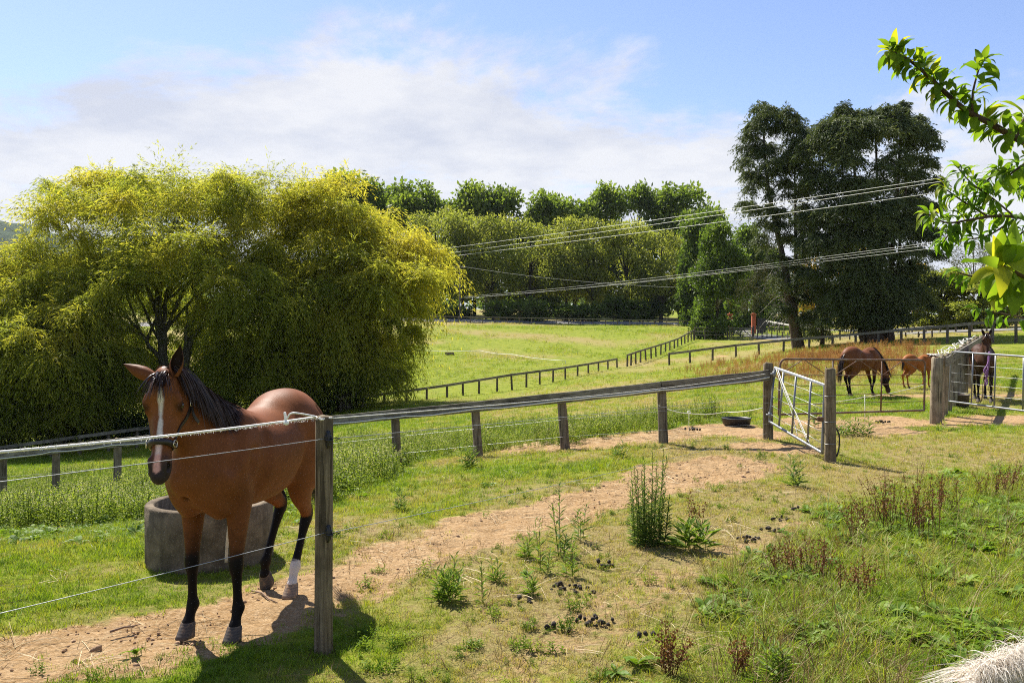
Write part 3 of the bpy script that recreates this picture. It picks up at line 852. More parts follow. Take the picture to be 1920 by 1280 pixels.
def mat_foliage(name, stops, trans=.42, rough=.5, tboost=(1.25, 1.15, .55), spec=.2):
    """stops: colours along the leaf tint 0..1"""
    t = NT(name)
    a = t.attr('tint').outputs['Fac']
    r = t.n('ValToRGB'); t.L.new(a, r.inputs[0])
    e = r.color_ramp.elements
    while len(e) < len(stops): e.new(.5)
    for i, (p, c) in enumerate(stops): e[i].position = p; e[i].color = (*c, 1)
    col = r.outputs[0]
    tc = t.mix(1.0, col, rgb(*tboost), 'MULTIPLY')
    return t.end(t.leaf(col, trans, rough, spec, tc))
def mat_bark(name, c0, c1, scale=6, streak=.12, moss=None):
    t = NT(name); v = t.obj()
    n = t.noise(scale, 6, .65, t.scale(v, (1, 1, streak))); n2 = t.noise(scale * 4, 4, .6, v)
    c = t.mix(t.mr(n, .32, .68), rgb(*c0), rgb(*c1))
    c = t.mix(t.mr(n2, .3, .7, 0, .35), c, rgb(*[x * .5 for x in c0]))
    if moss: c = t.mix(t.mr(t.noise(2.2, 4, .6, v), .55, .7, 0, .7), c, rgb(*moss))
    return t.end(t.pbr(c, .9, t.bump(n, .8, .03), spec=.12))

def limb(mb, pts, r0, r1, n=8, k=10, wob=.0):
    p = bez(np.array(pts, float), k)
    if wob: p[1:-1] += RNG.normal(0, wob, (k - 2, 3))
    mb.tube(p, list(np.linspace(r0, r1, k)), n)

def tree_root(name, label, cat, base, group=None):
    o = empty(name, base); tag(o, label, cat, group); return o
def local(o, pts): return [np.array(p, float) - np.array(o.location) for p in pts]
def rel_build(lv, root, name, mat):
    off = np.array(root.location)
    lv.P = [p - off for p in lv.P]
    return lv.build(name, mat, root)

def build_willows():
    M_W = mat_foliage('willow_leaf', [(0.0, (.150, .190, .035)), (.4, (.235, .270, .045)), (.75, (.345, .345, .055)), (1.0, (.43, .385, .06))], trans=.66, tboost=(1.36, 1.36, .7))
    M_B = mat_bark('willow_bark', (.075, .068, .055), (.19, .175, .15), 5, .25, (.07, .09, .03))
    #  label, base px/depth, clump list (px, py, depth, R m, drop m, tint)
    def dome(px, py, d, rx, ry, rz, n, R, drop, tint, zmin=-.35):
        """clumps over the outside of a dome, looser inside; (x, y, z, radius, drop, tint)"""
        n = int(n * .74); dr = rnd_dirs(n * 9, zmin); dr = dr[(dr[:, 1] < .6)]
        pick = []
        for q in dr:
            if len(pick) >= n: break
            if len(pick) < n * .8 and any(np.linalg.norm(q - k) < 1.05 / math.sqrt(n) * 1.4 for k in pick): continue
            pick.append(q)
        dr = pick
        c0 = sight(px, py, d); out = []
        for q in dr:
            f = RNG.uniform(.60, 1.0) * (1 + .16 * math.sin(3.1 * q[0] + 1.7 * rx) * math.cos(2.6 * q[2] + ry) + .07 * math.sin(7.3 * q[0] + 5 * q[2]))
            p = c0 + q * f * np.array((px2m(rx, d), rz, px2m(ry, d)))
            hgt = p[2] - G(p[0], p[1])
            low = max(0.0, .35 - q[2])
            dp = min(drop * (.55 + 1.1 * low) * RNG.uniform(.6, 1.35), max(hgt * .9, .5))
            out.append((*p, R * RNG.uniform(.6, 1.35), dp, tint + .18 * q[2] + RNG.normal(0, .13)))  # lower clumps tinted darker: shade put into the leaf colour
        return out
    specs = [
        ('broad weeping willow with forked grey trunks directly behind the bay horse', (330, 50.0),
         dome(320, 470, 51, 245, 142, 6.0, 62, 1.75, 1.9, .56) + dome(310, 590, 49, 240, 150, 5.5, 60, 1.5, 2.3, .42, -.6) + dome(470, 405, 51, 105, 80, 3.8, 20, 1.5, 1.6, .60, -.1) + dome(200, 385, 52, 110, 66, 3.8, 20, 1.5, 1.6, .62, -.1) + dome(445, 640, 48.5, 90, 100, 3.2, 28, 1.3, 2.3, .42, -.7) + dome(400, 470, 52.5, 200, 110, 2.0, 34, 1.7, 2.0, .42, -.5) + dome(250, 530, 52, 150, 120, 2.5, 30, 1.6, 2.0, .35, -.5) + dome(320, 560, 46.0, 215, 110, 2.6, 34, 1.45, 1.8, .52, -.3) + dome(330, 680, 51.5, 230, 80, 2, 40, 1.3, 2.0, .30, -.8) + dome(300, 700, 47.5, 230, 60, 2.2, 40, 1.2, 1.5, .48, -.6) + dome(320, 620, 54.5, 95, 75, 1.2, 26, 1.5, 1.3, .30, -1.0),  # low tints on inner and rear domes paint a dark, shaded interior
         [((292, 560), (300, 640), (318, 760)), ((350, 575), (350, 650), (338, 760)), ((255, 480), (290, 570), (312, 690)), ((300, 430), (296, 520), (300, 620)), ((385, 600), (358, 640), (345, 700)), ((420, 480), (370, 570), (348, 680)), ((220, 590), (275, 640), (315, 700)), ((330, 470), (312, 560), (308, 650))]),
        ('golden topped weeping willow trailing its skirts over the field edge', (640, 51.0),
         dome(640, 492, 53, 140, 108, 5.0, 48, 1.6, 2.2, .72) + dome(742, 515, 52, 82, 84, 3.5, 34, 1.3, 2.6, .85, -.3) + dome(590, 600, 49, 95, 100, 3.4, 34, 1.35, 2.6, .52, -.6) + dome(650, 540, 48.5, 130, 90, 2.4, 22, 1.4, 2.0, .62, -.3) + dome(700, 610, 51, 90, 90, 3.0, 34, 1.25, 2.7, .50, -.7) + dome(610, 410, 53, 85, 62, 3.2, 18, 1.4, 1.7, .72, -.1) + dome(650, 660, 53, 120, 80, 2, 30, 1.3, 2.0, .3, -.8) + dome(650, 680, 49.5, 120, 62, 2.2, 30, 1.15, 1.6, .52, -.6),
         [((600, 500), (640, 600), (640, 745)), ((700, 520), (660, 620), (645, 745)), ((760, 520), (690, 600), (650, 700)), ((560, 560), (615, 640), (640, 730))]),
        ('pale green willow cut off by the frame beyond the rail fence', (-40, 47.0),
         dome(15, 545, 49, 125, 85, 5, 42, 1.4, 2.0, .54) + dome(20, 620, 47.5, 130, 120, 4, 40, 1.4, 2.4, .42, -.7) + dome(-130, 540, 50, 150, 80, 5, 30, 1.5, 2.2, .5),
         [((0, 520), (-30, 620), (-40, 780)), ((70, 540), (0, 640), (-35, 770)), ((-120, 500), (-70, 620), (-45, 760))]),
        ('low drooping willow in front of the broad one, lit on its dome', (110, 44.5),
         dome(110, 655, 44.5, 108, 98, 3.4, 50, 1.25, 1.9, .58, -.4) + dome(0, 680, 44, 90, 95, 3.0, 26, 1.2, 1.9, .46, -.4) + dome(110, 720, 45, 110, 80, 2, 30, 1.1, 1.6, .42, -.7) + dome(60, 760, 43.8, 150, 50, 1.5, 30, 1.0, 1.0, .45, -.6),
         [((100, 640), (110, 720), (115, 800)), ((150, 650), (125, 730), (117, 800)), ((60, 660), (100, 740), (113, 800))]),
    ]
    for label, (bx, bd), cl, limbs in specs:
        b = at(bx, bd, -.1)
        root = tree_root('willow_tree', label, 'tree', b, 'weeping willows along the valley fence')
        lv = Leaves()
        cl = np.array(cl)
        if bx == 330:      # the forked trunks stay open to view between the fronds
            qx = 960 + cl[:, 0] / cl[:, 1] * F_PX; qy = HOR - (cl[:, 2] - CAM_H) / cl[:, 1] * F_PX
            cl = cl[~((np.abs(qx - 322) < 62) & (qy > 545) & (qy < 680) & (cl[:, 1] < 51.5))]
        for q in cl:
            hi = q[4] / (q[3] * 1.25)
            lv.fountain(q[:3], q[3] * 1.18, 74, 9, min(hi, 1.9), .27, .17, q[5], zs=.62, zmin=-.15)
            lv.puffs(q[None, :3] + np.array((0, 0, -.3)), q[3] * .6, 40, .28, .22, q[5] - .25, .6, .5)  # inner puffs tinted darker, painting the shade inside a clump
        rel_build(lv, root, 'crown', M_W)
        mb = MB()
        off = np.array(b)
        for i, (p0, p1, p2) in enumerate(limbs):
            dd = bd + RNG.uniform(-1.5, .5)
            limb(mb, [np.array(at(bx + (i % 3 - 1) * 6, bd, -.2)) - off, sight(*p2, bd) - off, sight(*p1, (dd + bd) / 2) - off, sight(*p0, dd) - off], .34 - .02 * i, .07, 8, 14, .05)
        for q in cl[RNG.choice(len(cl), min(22, len(cl)), replace=False)]:
            p0, p1, p2 = limbs[RNG.integers(len(limbs))]
            limb(mb, [sight(*p1, bd) - off, (sight(*p0, bd) * .6 + q[:3] * .4) - off + RNG.normal(0, .3, 3), q[:3] - off], .10, .02, 5, 8, .06)
        mb.build('trunk', M_B, root)

def broad_mesh(name, h, w, mat, tint, leaf, nclump, per, kind='round', lw=.62, bare=.18):
    """crown mesh with its foot at the origin"""
    lv = Leaves(); C = []; Rr = []
    for i in range(nclump):
        d = rnd_dirs(1, -.9)[0]
        if kind == 'poplar':
            z = RNG.uniform(bare, 1.0); env = math.sin(min(1, (1.06 - z) / (1.06 - bare) * 1.35 + .12) * math.pi / 2) ** .8 * (.75 if z < bare + .12 else 1)
            a = RNG.uniform(0, 2 * math.pi); r = math.sqrt(RNG.uniform(.15, 1)) * w * .5 * env
            c = (r * math.cos(a), r * math.sin(a), z * h * .97); R_ = w * RNG.uniform(.11, .19)
        elif kind == 'full2':
            z = RNG.uniform(.10, 1.0); env = math.sqrt(max(.04, 1 - ((z - .55) / .50) ** 2)) if z > .55 else 1.0
            a = RNG.uniform(0, 2 * math.pi); r = math.sqrt(RNG.uniform(.1, 1)) * w * .44 * env
            c = (r * math.cos(a), r * math.sin(a), z * h * .96); R_ = w * RNG.uniform(.15, .24)
        elif kind == 'umbrella':
            z = RNG.uniform(bare, 1.0) ** .8; env = math.sqrt(max(.05, 1 - (abs(z - .68) / .42) ** 2))
            a = RNG.uniform(0, 2 * math.pi); r = math.sqrt(RNG.uniform(.2, 1)) * w * .5 * env
            c = (r * math.cos(a), r * math.sin(a), z * h * .93); R_ = w * RNG.uniform(.14, .22)
        elif kind == 'full':
            z = RNG.uniform(.03, 1.0); env = max(math.sqrt(max(.02, 1 - ((z - .40) / .62) ** 2)), .30)
            a = RNG.uniform(0, 2 * math.pi); r = math.sqrt(RNG.uniform(.1, 1)) * w * .46 * env
            c = (r * math.cos(a), r * math.sin(a), z * h * .96); R_ = w * RNG.uniform(.12, .20)
        else:
            f = RNG.uniform(.45, .88)
            c = np.array((0, 0, h * (bare + 1) / 2)) + d * f * np.array((w * .5, w * .5, h * (1 - bare) / 2)); R_ = w * RNG.uniform(.11, .20)
        C.append(c); Rr.append(R_)
    for c, R_ in zip(C, Rr):
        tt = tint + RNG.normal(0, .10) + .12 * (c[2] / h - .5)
        lv.puffs(np.array([c]), R_, per, leaf, lw, tt, .8 if kind != 'poplar' else 1.15, .15, .25, up=.5 if kind == 'poplar' else 0)
    return lv, np.array(C)
def trunk_mb(h, r, C, nl, lean=0, n=8):
    mb = MB()
    limb(mb, [(0, 0, -.3), (lean * .3, 0, h * .25), (lean, 0, h * .55), (lean * 1.2, 0, h * .92)], r, r * .16, n, 12, r * .1)
    for q in C[RNG.choice(len(C), min(nl, len(C)), replace=False)]:
        z = min(h * .6, max(h * .14, q[2] * .55))
        limb(mb, [(lean * .5, 0, z), (q[0] * .4, q[1] * .4, (z + q[2]) * .52), q], r * .42, r * .07, 5, 7, r * .12)
    return mb

def build_far_trees():
    M_P = mat_foliage('poplar_leaf', [(0, (.055, .086, .020)), (.5, (.128, .178, .036)), (1, (.25, .295, .065))], trans=.5, tboost=(1.2, 1.3, .5))
    M_O = mat_foliage('olive_willow_leaf', [(0, (.080, .112, .022)), (.5, (.205, .248, .050)), (1, (.35, .365, .09))], trans=.55, tboost=(1.25, 1.2, .6))
    M_K = mat_foliage('oak_leaf', [(0, (.042, .068, .016)), (.5, (.092, .135, .028)), (1, (.18, .225, .05))], trans=.5, tboost=(1.15, 1.3, .5))
    M_G = mat_foliage('grey_gum_leaf', [(0, (.040, .055, .028)), (.5, (.085, .100, .048)), (1, (.15, .16, .07))], trans=.3)
    M_Y = mat_foliage('yellow_leaf', [(0, (.20, .15, .015)), (.5, (.36, .25, .02)), (1, (.45, .33, .04))], trans=.4)
    M_T = mat_bark('dark_bark', (.030, .026, .021), (.075, .065, .053), 4, .2)
    M_TG = mat_bark('grey_bark', (.09, .082, .07), (.20, .185, .16), 4, .2)
    def place(name, label, group, lst, mk, nvar, mat, bark):
        var = []
        for k in range(nvar):
            lv, C, hh, ww, mb = mk()
            var.append((lv.build('crown', mat, link=False), mb.data('trunk', bark), hh, ww))
        for i, (px, d, top, wpx, lab) in enumerate(lst):
            if lab and '%s' in lab: lab = lab % NTH[i]
            b = at(px, d, -.1)
            H = CAM_H - (top - HOR) / F_PX * d - b.z
            cr, tr, hh, ww = var[i % nvar]
            W = px2m(wpx, d)
            root = tree_root(name, lab or label, 'tree', b, group)
            root.rotation_euler = (0, 0, RNG.uniform(0, 6.28)); root.scale = (W / ww, W / ww, H / hh)
            mesh_obj('crown', cr, root); mesh_obj('trunk', tr, root)
    def mk_poplar():
        lv, C = broad_mesh('c', 16, 9, None, .50, .55, 34, 300, 'full2', .62, .05); return lv, C, 16, 9, trunk_mb(16, .30, C, 12)
    def mk_olive():
        lv, C = broad_mesh('c', 20, 13, None, .55, .60, 40, 300, 'umbrella', .42, .17); return lv, C, 20, 13, trunk_mb(20, .42, C, 16, .4)
    def mk_oak():
        lv, C = broad_mesh('c', 13, 9, None, .50, .40, 60, 320, 'full', .66, .02); return lv, C, 13, 9, trunk_mb(13, .28, C, 12)
    gp = 'dark green trees showing over the olive willows'
    place('poplar_tree', None, gp, [
        (655, 205, 330, 146, 'dark green tree whose top shows just right of the golden willow crown'), (712, 212, 352, 119, 'dark tree top half sunk behind the golden willow, second in the tall row'), (775, 205, 342, 132, 'round dark tree top standing above the end of the golden willow'),
        (845, 208, 356, 107, 'narrow dark tree top above the first olive willow'), (890, 205, 350, 114, 'dark tree top with twin points behind the olive willow row'), (955, 208, 352, 111, 'bushy dark tree top behind the second olive willow'),
        (1020, 205, 362, 103, 'lowest dark tree top in the row above the olive willows'), (1078, 205, 356, 128, 'dark tree with an open top behind the middle olive willows'), (1130, 208, 352, 111, 'tall dark tree top just before the gap in the row'),
        (1196, 205, 348, 102, 'bright green pointed tree standing free beside the gap in the row'), (1275, 200, 348, 132, 'tall feathery dark tree left of the bright oak crown'), (1318, 190, 368, 103, 'feathery tree top behind the bright oak crown')], mk_poplar, 4, M_P, M_T)
    place('olive_willow', None, 'olive green willows along the far road', [
        (812, 172, 402, 120, 'olive willow partly hidden by the golden willow at the far road'), (868, 178, 386, 125, 'tallest olive willow in the row, with a rounded crest'), (925, 172, 408, 115, 'olive willow with dense dark base, second clear crown of the row'),
        (992, 170, 402, 130, 'wide olive willow above the lone power pole stay'), (1062, 172, 412, 120, 'olive willow with sky gaps between its stems'), (1110, 170, 408, 110, 'olive willow in the middle of the road row with pale crest'),
        (1172, 170, 414, 120, 'olive willow left of the round gap showing bright field'), (1240, 168, 424, 115, 'last olive willow of the row beside the bright oak')], mk_olive, 4, M_O, M_T)
    place('oak_tree', None, 'broad green trees around the driveway gate', [
        (1345, 116, 425, 112, 'bushy green oak growing to the ground behind the timber gate'), (1318, 150, 398, 110, 'taller bright green tree just left of and behind the bushy oak'), (1400, 140, 430, 105, 'shaded green tree between the bushy oak and the pale dead branches'), (1445, 150, 470, 80, 'low dark tree filling in behind the leaning conifer trunk')], mk_oak, 2, M_K, M_T)
    # dark hedge-like trees and shrubs farther right
    place('shade_tree', None, 'dark trees beyond the upper rail fence', [
        (1765, 88, 505, 130, 'dark spreading tree right of the big conifer over dry grass'), (1835, 84, 520, 120, 'dark tree with low horizontal boughs above the upper rail fence'), (1905, 92, 480, 120, 'dark tree behind the broad plum leaves at the frame'), (1990, 95, 440, 150, 'dark tree outside the upper fence line, mostly cut by the frame')], mk_oak, 2, M_O, M_T)
    def mk_gum():
        lv, C = broad_mesh('c', 16, 9, None, .5, .42, 46, 90, 'round', .25, .3); return lv, C, 16, 9, trunk_mb(16, .2, C, 16)
    place('gum_tree', None, None, [(1825, 130, 436, 115, 'wispy grey green gum tree seen between peach leaves and conifer'), (1740, 150, 480, 60, 'small hazy grey green tree right of the big conifer')], mk_gum, 2, M_G, M_TG)
    def mk_yel():
        lv, C = broad_mesh('c', 8, 6, None, .5, .40, 26, 70, 'round', .6, .1); return lv, C, 8, 6, trunk_mb(8, .12, C, 6)
    place('yellow_tree', None, None, [(1600, 95, 440, 90, 'yellow leaved tree glimpsed through the big conifer'), (1712, 90, 470, 55, 'small yellow tree at the edge of the big conifer'), (1515, 98, 455, 60, 'yellow tree glimpsed between the two conifers')], mk_yel, 1, M_Y, M_T)
    shrubs = [(px, 163 + RNG.uniform(-3, 8), 590 - RNG.uniform(20, 44), RNG.uniform(40, 75)) for px in (803, 826, 858, 930, 962, 1000, 1026, 1075, 1108, 1150, 1178, 1206, 1236, 1288)]
    def mk_sh():
        lv, C = broad_mesh('c', 5, 6, None, .35, .5, 30, 90, 'round', .5, .0); return lv, C, 5, 6, trunk_mb(5, .12, C, 6)
    place('roadside_shrub', None, 'dark shrubs under the olive willows by the road', [(a, b_, c, d, '%s dark shrub along the far road, counting from the golden willow towards the oak') for a, b_, c, d in shrubs], mk_sh, 3, M_P, M_T)
    return M_P, M_O, M_K, M_T, M_TG

def build_conifers():
    M_C = mat_foliage('conifer_spray', [(0, (.030, .046, .019)), (.5, (.082, .110, .042)), (1, (.17, .195, .072))], trans=.30, rough=.6, tboost=(1.1, 1.1, .6))
    M_C2 = mat_foliage('conifer_dry_spray', [(0, (.030, .035, .014)), (.5, (.055, .060, .022)), (1, (.11, .10, .045))], trans=.2, rough=.6)
    M_B = mat_bark('conifer_bark', (.060, .042, .032), (.145, .105, .080), 5, .12)
    M_BG = mat_bark('conifer_pale_bark', (.085, .072, .06), (.20, .178, .155), 5, .12)
    M_D = mat_simple('dead_twig', (.30, .275, .25), .85, var=.2)
    # --- dense many stemmed conifer
    d0 = 71.0
    b = at(1648, d0, -.15); off = np.array(b)
    root = tree_root('conifer_tree', 'huge dark conifer with a cluster of stout trunks above the rusty weeds', 'tree', b)
    lv = Leaves()
    prof = [(228, 1545, 1722), (240, 1530, 1732), (255, 1522, 1738), (300, 1515, 1738), (350, 1520, 1742), (400, 1515, 1745), (450, 1512, 1748), (500, 1515, 1752), (530, 1535, 1745), (560, 1545, 1735), (585, 1565, 1715), (598, 1590, 1690)]
    cl = []
    for i in range(400):
        k = RNG.uniform(0, len(prof) - 1.001) ; j = int(k)
        y = prof[j][0] + (prof[j + 1][0] - prof[j][0]) * (k - j); x0 = prof[j][1] + (prof[j + 1][1] - prof[j][1]) * (k - j); x1 = prof[j][2] + (prof[j + 1][2] - prof[j][2]) * (k - j)
        x0 += 5; x1 -= 16
        u = RNG.uniform(0, 1); x = x0 + (x1 - x0) * u
        if 225 < y < 300 and abs(x - 1648 + (y - 250) * .15) < 13: continue
        if 255 < y < 330 and abs(x - 1634) < 12: continue
        if abs(y - 320) < 14 and abs(x - 1600) < 26: continue
        half = px2m((x1 - x0) / 2, d0); e = math.sqrt(max(0, 1 - (2 * u - 1) ** 2))
        dd = RNG.choice([-1, 1], p=[.68, .32]) * half * e * RNG.uniform(.5, 1.0)
        cl.append((*sight(x, y, d0 + dd * .9), .55 + RNG.uniform(0, .35), .50 + RNG.normal(0, .12)))
    for x, y in [(1577, 198), (1572, 212), (1585, 216), (1560, 226), (1600, 210), (1612, 222), (1625, 212), (1660, 208), (1672, 200), (1690, 196), (1700, 210), (1715, 214), (1685, 218), (1728, 238), (1742, 262), (1738, 300), (1748, 338), (1752, 345), (1745, 385), (1750, 430), (1754, 470), (1518, 262), (1506, 290), (1512, 330), (1508, 400), (1506, 450), (1512, 505), (1755, 520), (1740, 560), (1548, 580), (1650, 215), (1640, 225)]:
        for k in range(2): cl.append((*sight(x + RNG.normal(0, 5), y + RNG.normal(0, 5) + 6, d0 + RNG.normal(0, 1)), RNG.uniform(.36, .52), .5 + RNG.normal(0, .12)))
    cl = np.array(cl)
    for q in cl:
        lv.fountain(q[:3], q[3] * 1.75, 42, 8, .62, .28, .30, q[4], zs=.42, zmin=-.35, splay=.75, t0=.1)
    rel_build(lv, root, 'crown', M_C)
    mb = MB()
    for (x0, y0, x1, y1, x2, y2, r) in [(1625, 640, 1600, 590, 1560, 470, .50), (1638, 640, 1630, 560, 1590, 230, .54), (1648, 642, 1650, 540, 1640, 240, .58), (1660, 642, 1668, 540, 1690, 230, .54), (1668, 640, 1672, 600, 1700, 330, .42)]:
        dd = d0 + RNG.uniform(-.5, .8)
        limb(mb, [sight(x0, y0 + 6, dd) - off, sight(x0 * .6 + x1 * .4, (y0 + y1) / 2, dd) - off, sight(x1, y1, dd) - off, sight(x2, y2, dd) - off], r, .05, 10, 14, .03)
    for q in cl[:400:5]:
        if q[2] > off[2] + 14: continue
        mb.tube([np.array((off[0] * .0 + q[0] * .3 + off[0] * .7, off[1], q[2] + .3)) - off, (q[:3] * .6 + np.array((off[0], off[1], q[2])) * .4) - off + (0, 0, .15), q[:3] - off], [.07, .05, .02], 5)
    mb.build('trunk', M_B, root)
    # --- thin leaning conifer
    d1 = 75.5
    b = at(1494, d1, -.15); off = np.array(b)
    root = tree_root('conifer_tree', 'thin leaning conifer with bare pale trunks and dead branches, foliage only on top', 'tree', b)
    lv = Leaves(); cl = []
    for (x, y, r, n) in [(1432, 225, 24, 5), (1418, 262, 26, 6), (1440, 285, 28, 7), (1402, 300, 24, 5), (1415, 335, 26, 6), (1448, 335, 24, 4), (1432, 372, 24, 4), (1408, 388, 20, 4), (1470, 232, 16, 4), (1492, 240, 16, 4), (1488, 275, 22, 6), (1470, 300, 22, 5), (1498, 315, 18, 5), (1480, 350, 22, 4), (1462, 395, 16, 3), (1505, 355, 16, 3), (1508, 395, 14, 2), (1420, 430, 14, 2), (1512, 330, 16, 4), (1510, 265, 14, 3), (1515, 440, 16, 3), (1505, 480, 14, 3), (1438, 205, 10, 3), (1430, 212, 12, 3), (1475, 215, 9, 2), (1490, 222, 8, 2), (1455, 425, 14, 3), (1440, 455, 12, 2), (1478, 450, 14, 3), (1495, 425, 12, 3), (1465, 485, 12, 2), (1492, 505, 13, 3), (1482, 545, 13, 2), (1502, 560, 14, 3), (1512, 600, 12, 3), (1468, 590, 10, 2), (1450, 520, 12, 2), (1505, 520, 12, 3)]:
        for k in range(n):
            cl.append((*sight(x + RNG.normal(0, r * .55), y + RNG.normal(0, r * .5), d1 + RNG.normal(0, 1.0)), RNG.uniform(.38, .62), .52 + RNG.normal(0, .12)))
    for q in np.array(cl): lv.fountain(q[:3], q[3] * 2.05, 38, 8, .65, .27, .28, q[4], zs=.5, zmin=-.3, splay=.7, t0=.1)
    rel_build(lv, root, 'crown', M_C)
    lv = Leaves()
    for (x, y, r, n) in [(1405, 530, 22, 7), (1395, 570, 18, 5), (1425, 500, 16, 4), (1430, 560, 18, 4)]:
        for k in range(n):
            q = sight(x + RNG.normal(0, r * .5), y + RNG.normal(0, r * .5), d1 + RNG.normal(0, .8))
            lv.strands(q[None], .55, 22, 7, .9, .15, .8, .2, .24, .5, flat=.5, per=1, splay=.5)
    rel_build(lv, root, 'dry_foliage', M_C2)
    mb = MB()
    limb(mb, [sight(1481, 562, d1) - off, sight(1474, 520, d1) - off, sight(1456, 430, d1) - off, sight(1438, 340, d1) - off, sight(1430, 235, d1) - off], .37, .06, 10, 18, .03)
    limb(mb, [sight(1490, 610, d1 + .3) - off, sight(1492, 520, d1 + .4) - off, sight(1491, 400, d1 + .3) - off, sight(1488, 250, d1 + .2) - off], .26, .04, 8, 14, .02)
    limb(mb, [sight(1478, 540, d1 - .2) - off, sight(1464, 470, d1 - .3) - off, sight(1450, 400, d1 - .2) - off, sight(1446, 350, d1) - off], .16, .03, 6, 10, .03)
    mb.build('upper_trunk', M_BG, root)
    mb = MB(); q = bez(np.array([sight(1499, 664, d1), sight(1495, 640, d1), sight(1489, 605, d1), sight(1480, 560, d1), sight(1476, 535, d1)]), 14) - off
    mb.tube([Vector(v) for v in q], list(np.interp(np.linspace(0, 1, 14), [0, .12, .5, 1], [.74, .58, .46, .36])), 14); mb.build('trunk', M_B, root)
    mb = MB()
    for i in range(46):
        x0 = RNG.uniform(1448, 1482); y0 = RNG.uniform(400, 600); s_ = RNG.choice([-1, 1], p=[.65, .35]); L_ = RNG.uniform(14, 44)
        pts = [(x0, y0)]
        for k in range(4): pts.append((pts[-1][0] + s_ * L_ / 4 + RNG.normal(0, 3), pts[-1][1] + RNG.uniform(-3, 9) + k * 2))
        dd = d1 + RNG.uniform(-.9, .6)
        mb.tube([sight(x, y, dd) - off for x, y in pts], list(np.linspace(.035, .012, 5)), 4)
    for pts in ([(1520, 610), (1532, 590), (1528, 565), (1540, 548), (1556, 542)], [(1540, 590), (1545, 570), (1538, 552)], [(1500, 560), (1480, 552), (1462, 556), (1440, 552)]):
        mb.tube([sight(x, y, d1 - .6) - off for x, y in pts], list(np.linspace(.06, .02, len(pts))), 5)
    mb.build('dead_branches', M_D, root)
    # --- small conifer between the two
    b = at(1541, 76.0, -.1); off = np.array(b)
    root = tree_root('conifer_tree', 'short dark conifer sapling standing between the leaning one and the huge one', 'tree', b)
    lv = Leaves()
    for k in range(44):
        y = RNG.uniform(525, 628); x = 1543 + RNG.normal(0, 15 + (y - 520) * .05)
        q = sight(x, y, 76 + RNG.normal(0, .9)); lv.strands(q[None], .70, 30, 7, .9, .2, .75, .22, .26, .48 + RNG.normal(0, .1), flat=.5, per=2, splay=.5, zmin=-.3)
    rel_build(lv, root, 'crown', M_C)
    mb = MB(); limb(mb, [(0, 0, -.2), (.05, 0, 1.2), (0, 0, 3.4)], .27, .05, 8, 8, .02); mb.build('trunk', M_B, root)

def build_undergrowth(M_P, M_T):
    """shrubs in the shade under the willows"""
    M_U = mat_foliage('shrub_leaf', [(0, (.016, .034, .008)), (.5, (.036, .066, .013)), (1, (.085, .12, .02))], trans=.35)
    lst = [(20, 45.5, 60, 1.7, 'dark shrub under the willow at the frame, behind the double fences'), (105, 45.8, 70, 1.5, 'leafy shrub under the low willow behind the double fences'), (180, 46.2, 75, 1.9, 'tallest shrub in the willow shade left of the horse'), (245, 45.8, 60, 1.6, 'fern like shrub hard against the horse muzzle side of the fence'),
           (420, 47, 80, 1.9, 'shaded shrub behind the bay horse neck'), (500, 48, 90, 2.1, 'shaded shrub behind the back of the bay horse'), (580, 48.5, 80, 2.0, 'shaded shrub where the far rail fence meets the horse'), (650, 52, 70, 1.6, 'shaded shrub under the golden willow skirts')]
    lst += [(px, 55 + RNG.uniform(-1, 2), 80, RNG.uniform(3.0, 4.6), NTH[k] + ' tall thicket bush behind the willow trunks, counting from the left frame') for k, px in enumerate(range(-20, 700, 62))]
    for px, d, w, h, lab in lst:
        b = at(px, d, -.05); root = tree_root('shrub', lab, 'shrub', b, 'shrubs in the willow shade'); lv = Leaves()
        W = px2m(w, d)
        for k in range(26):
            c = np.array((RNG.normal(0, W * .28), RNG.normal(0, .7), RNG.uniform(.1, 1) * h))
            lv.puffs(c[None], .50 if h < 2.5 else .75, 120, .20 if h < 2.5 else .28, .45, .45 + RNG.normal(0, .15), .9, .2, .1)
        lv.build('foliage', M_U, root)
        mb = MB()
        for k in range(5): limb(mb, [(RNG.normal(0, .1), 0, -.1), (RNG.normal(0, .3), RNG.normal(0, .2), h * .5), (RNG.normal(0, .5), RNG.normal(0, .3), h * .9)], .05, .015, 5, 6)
        mb.build('stem', M_T, root)

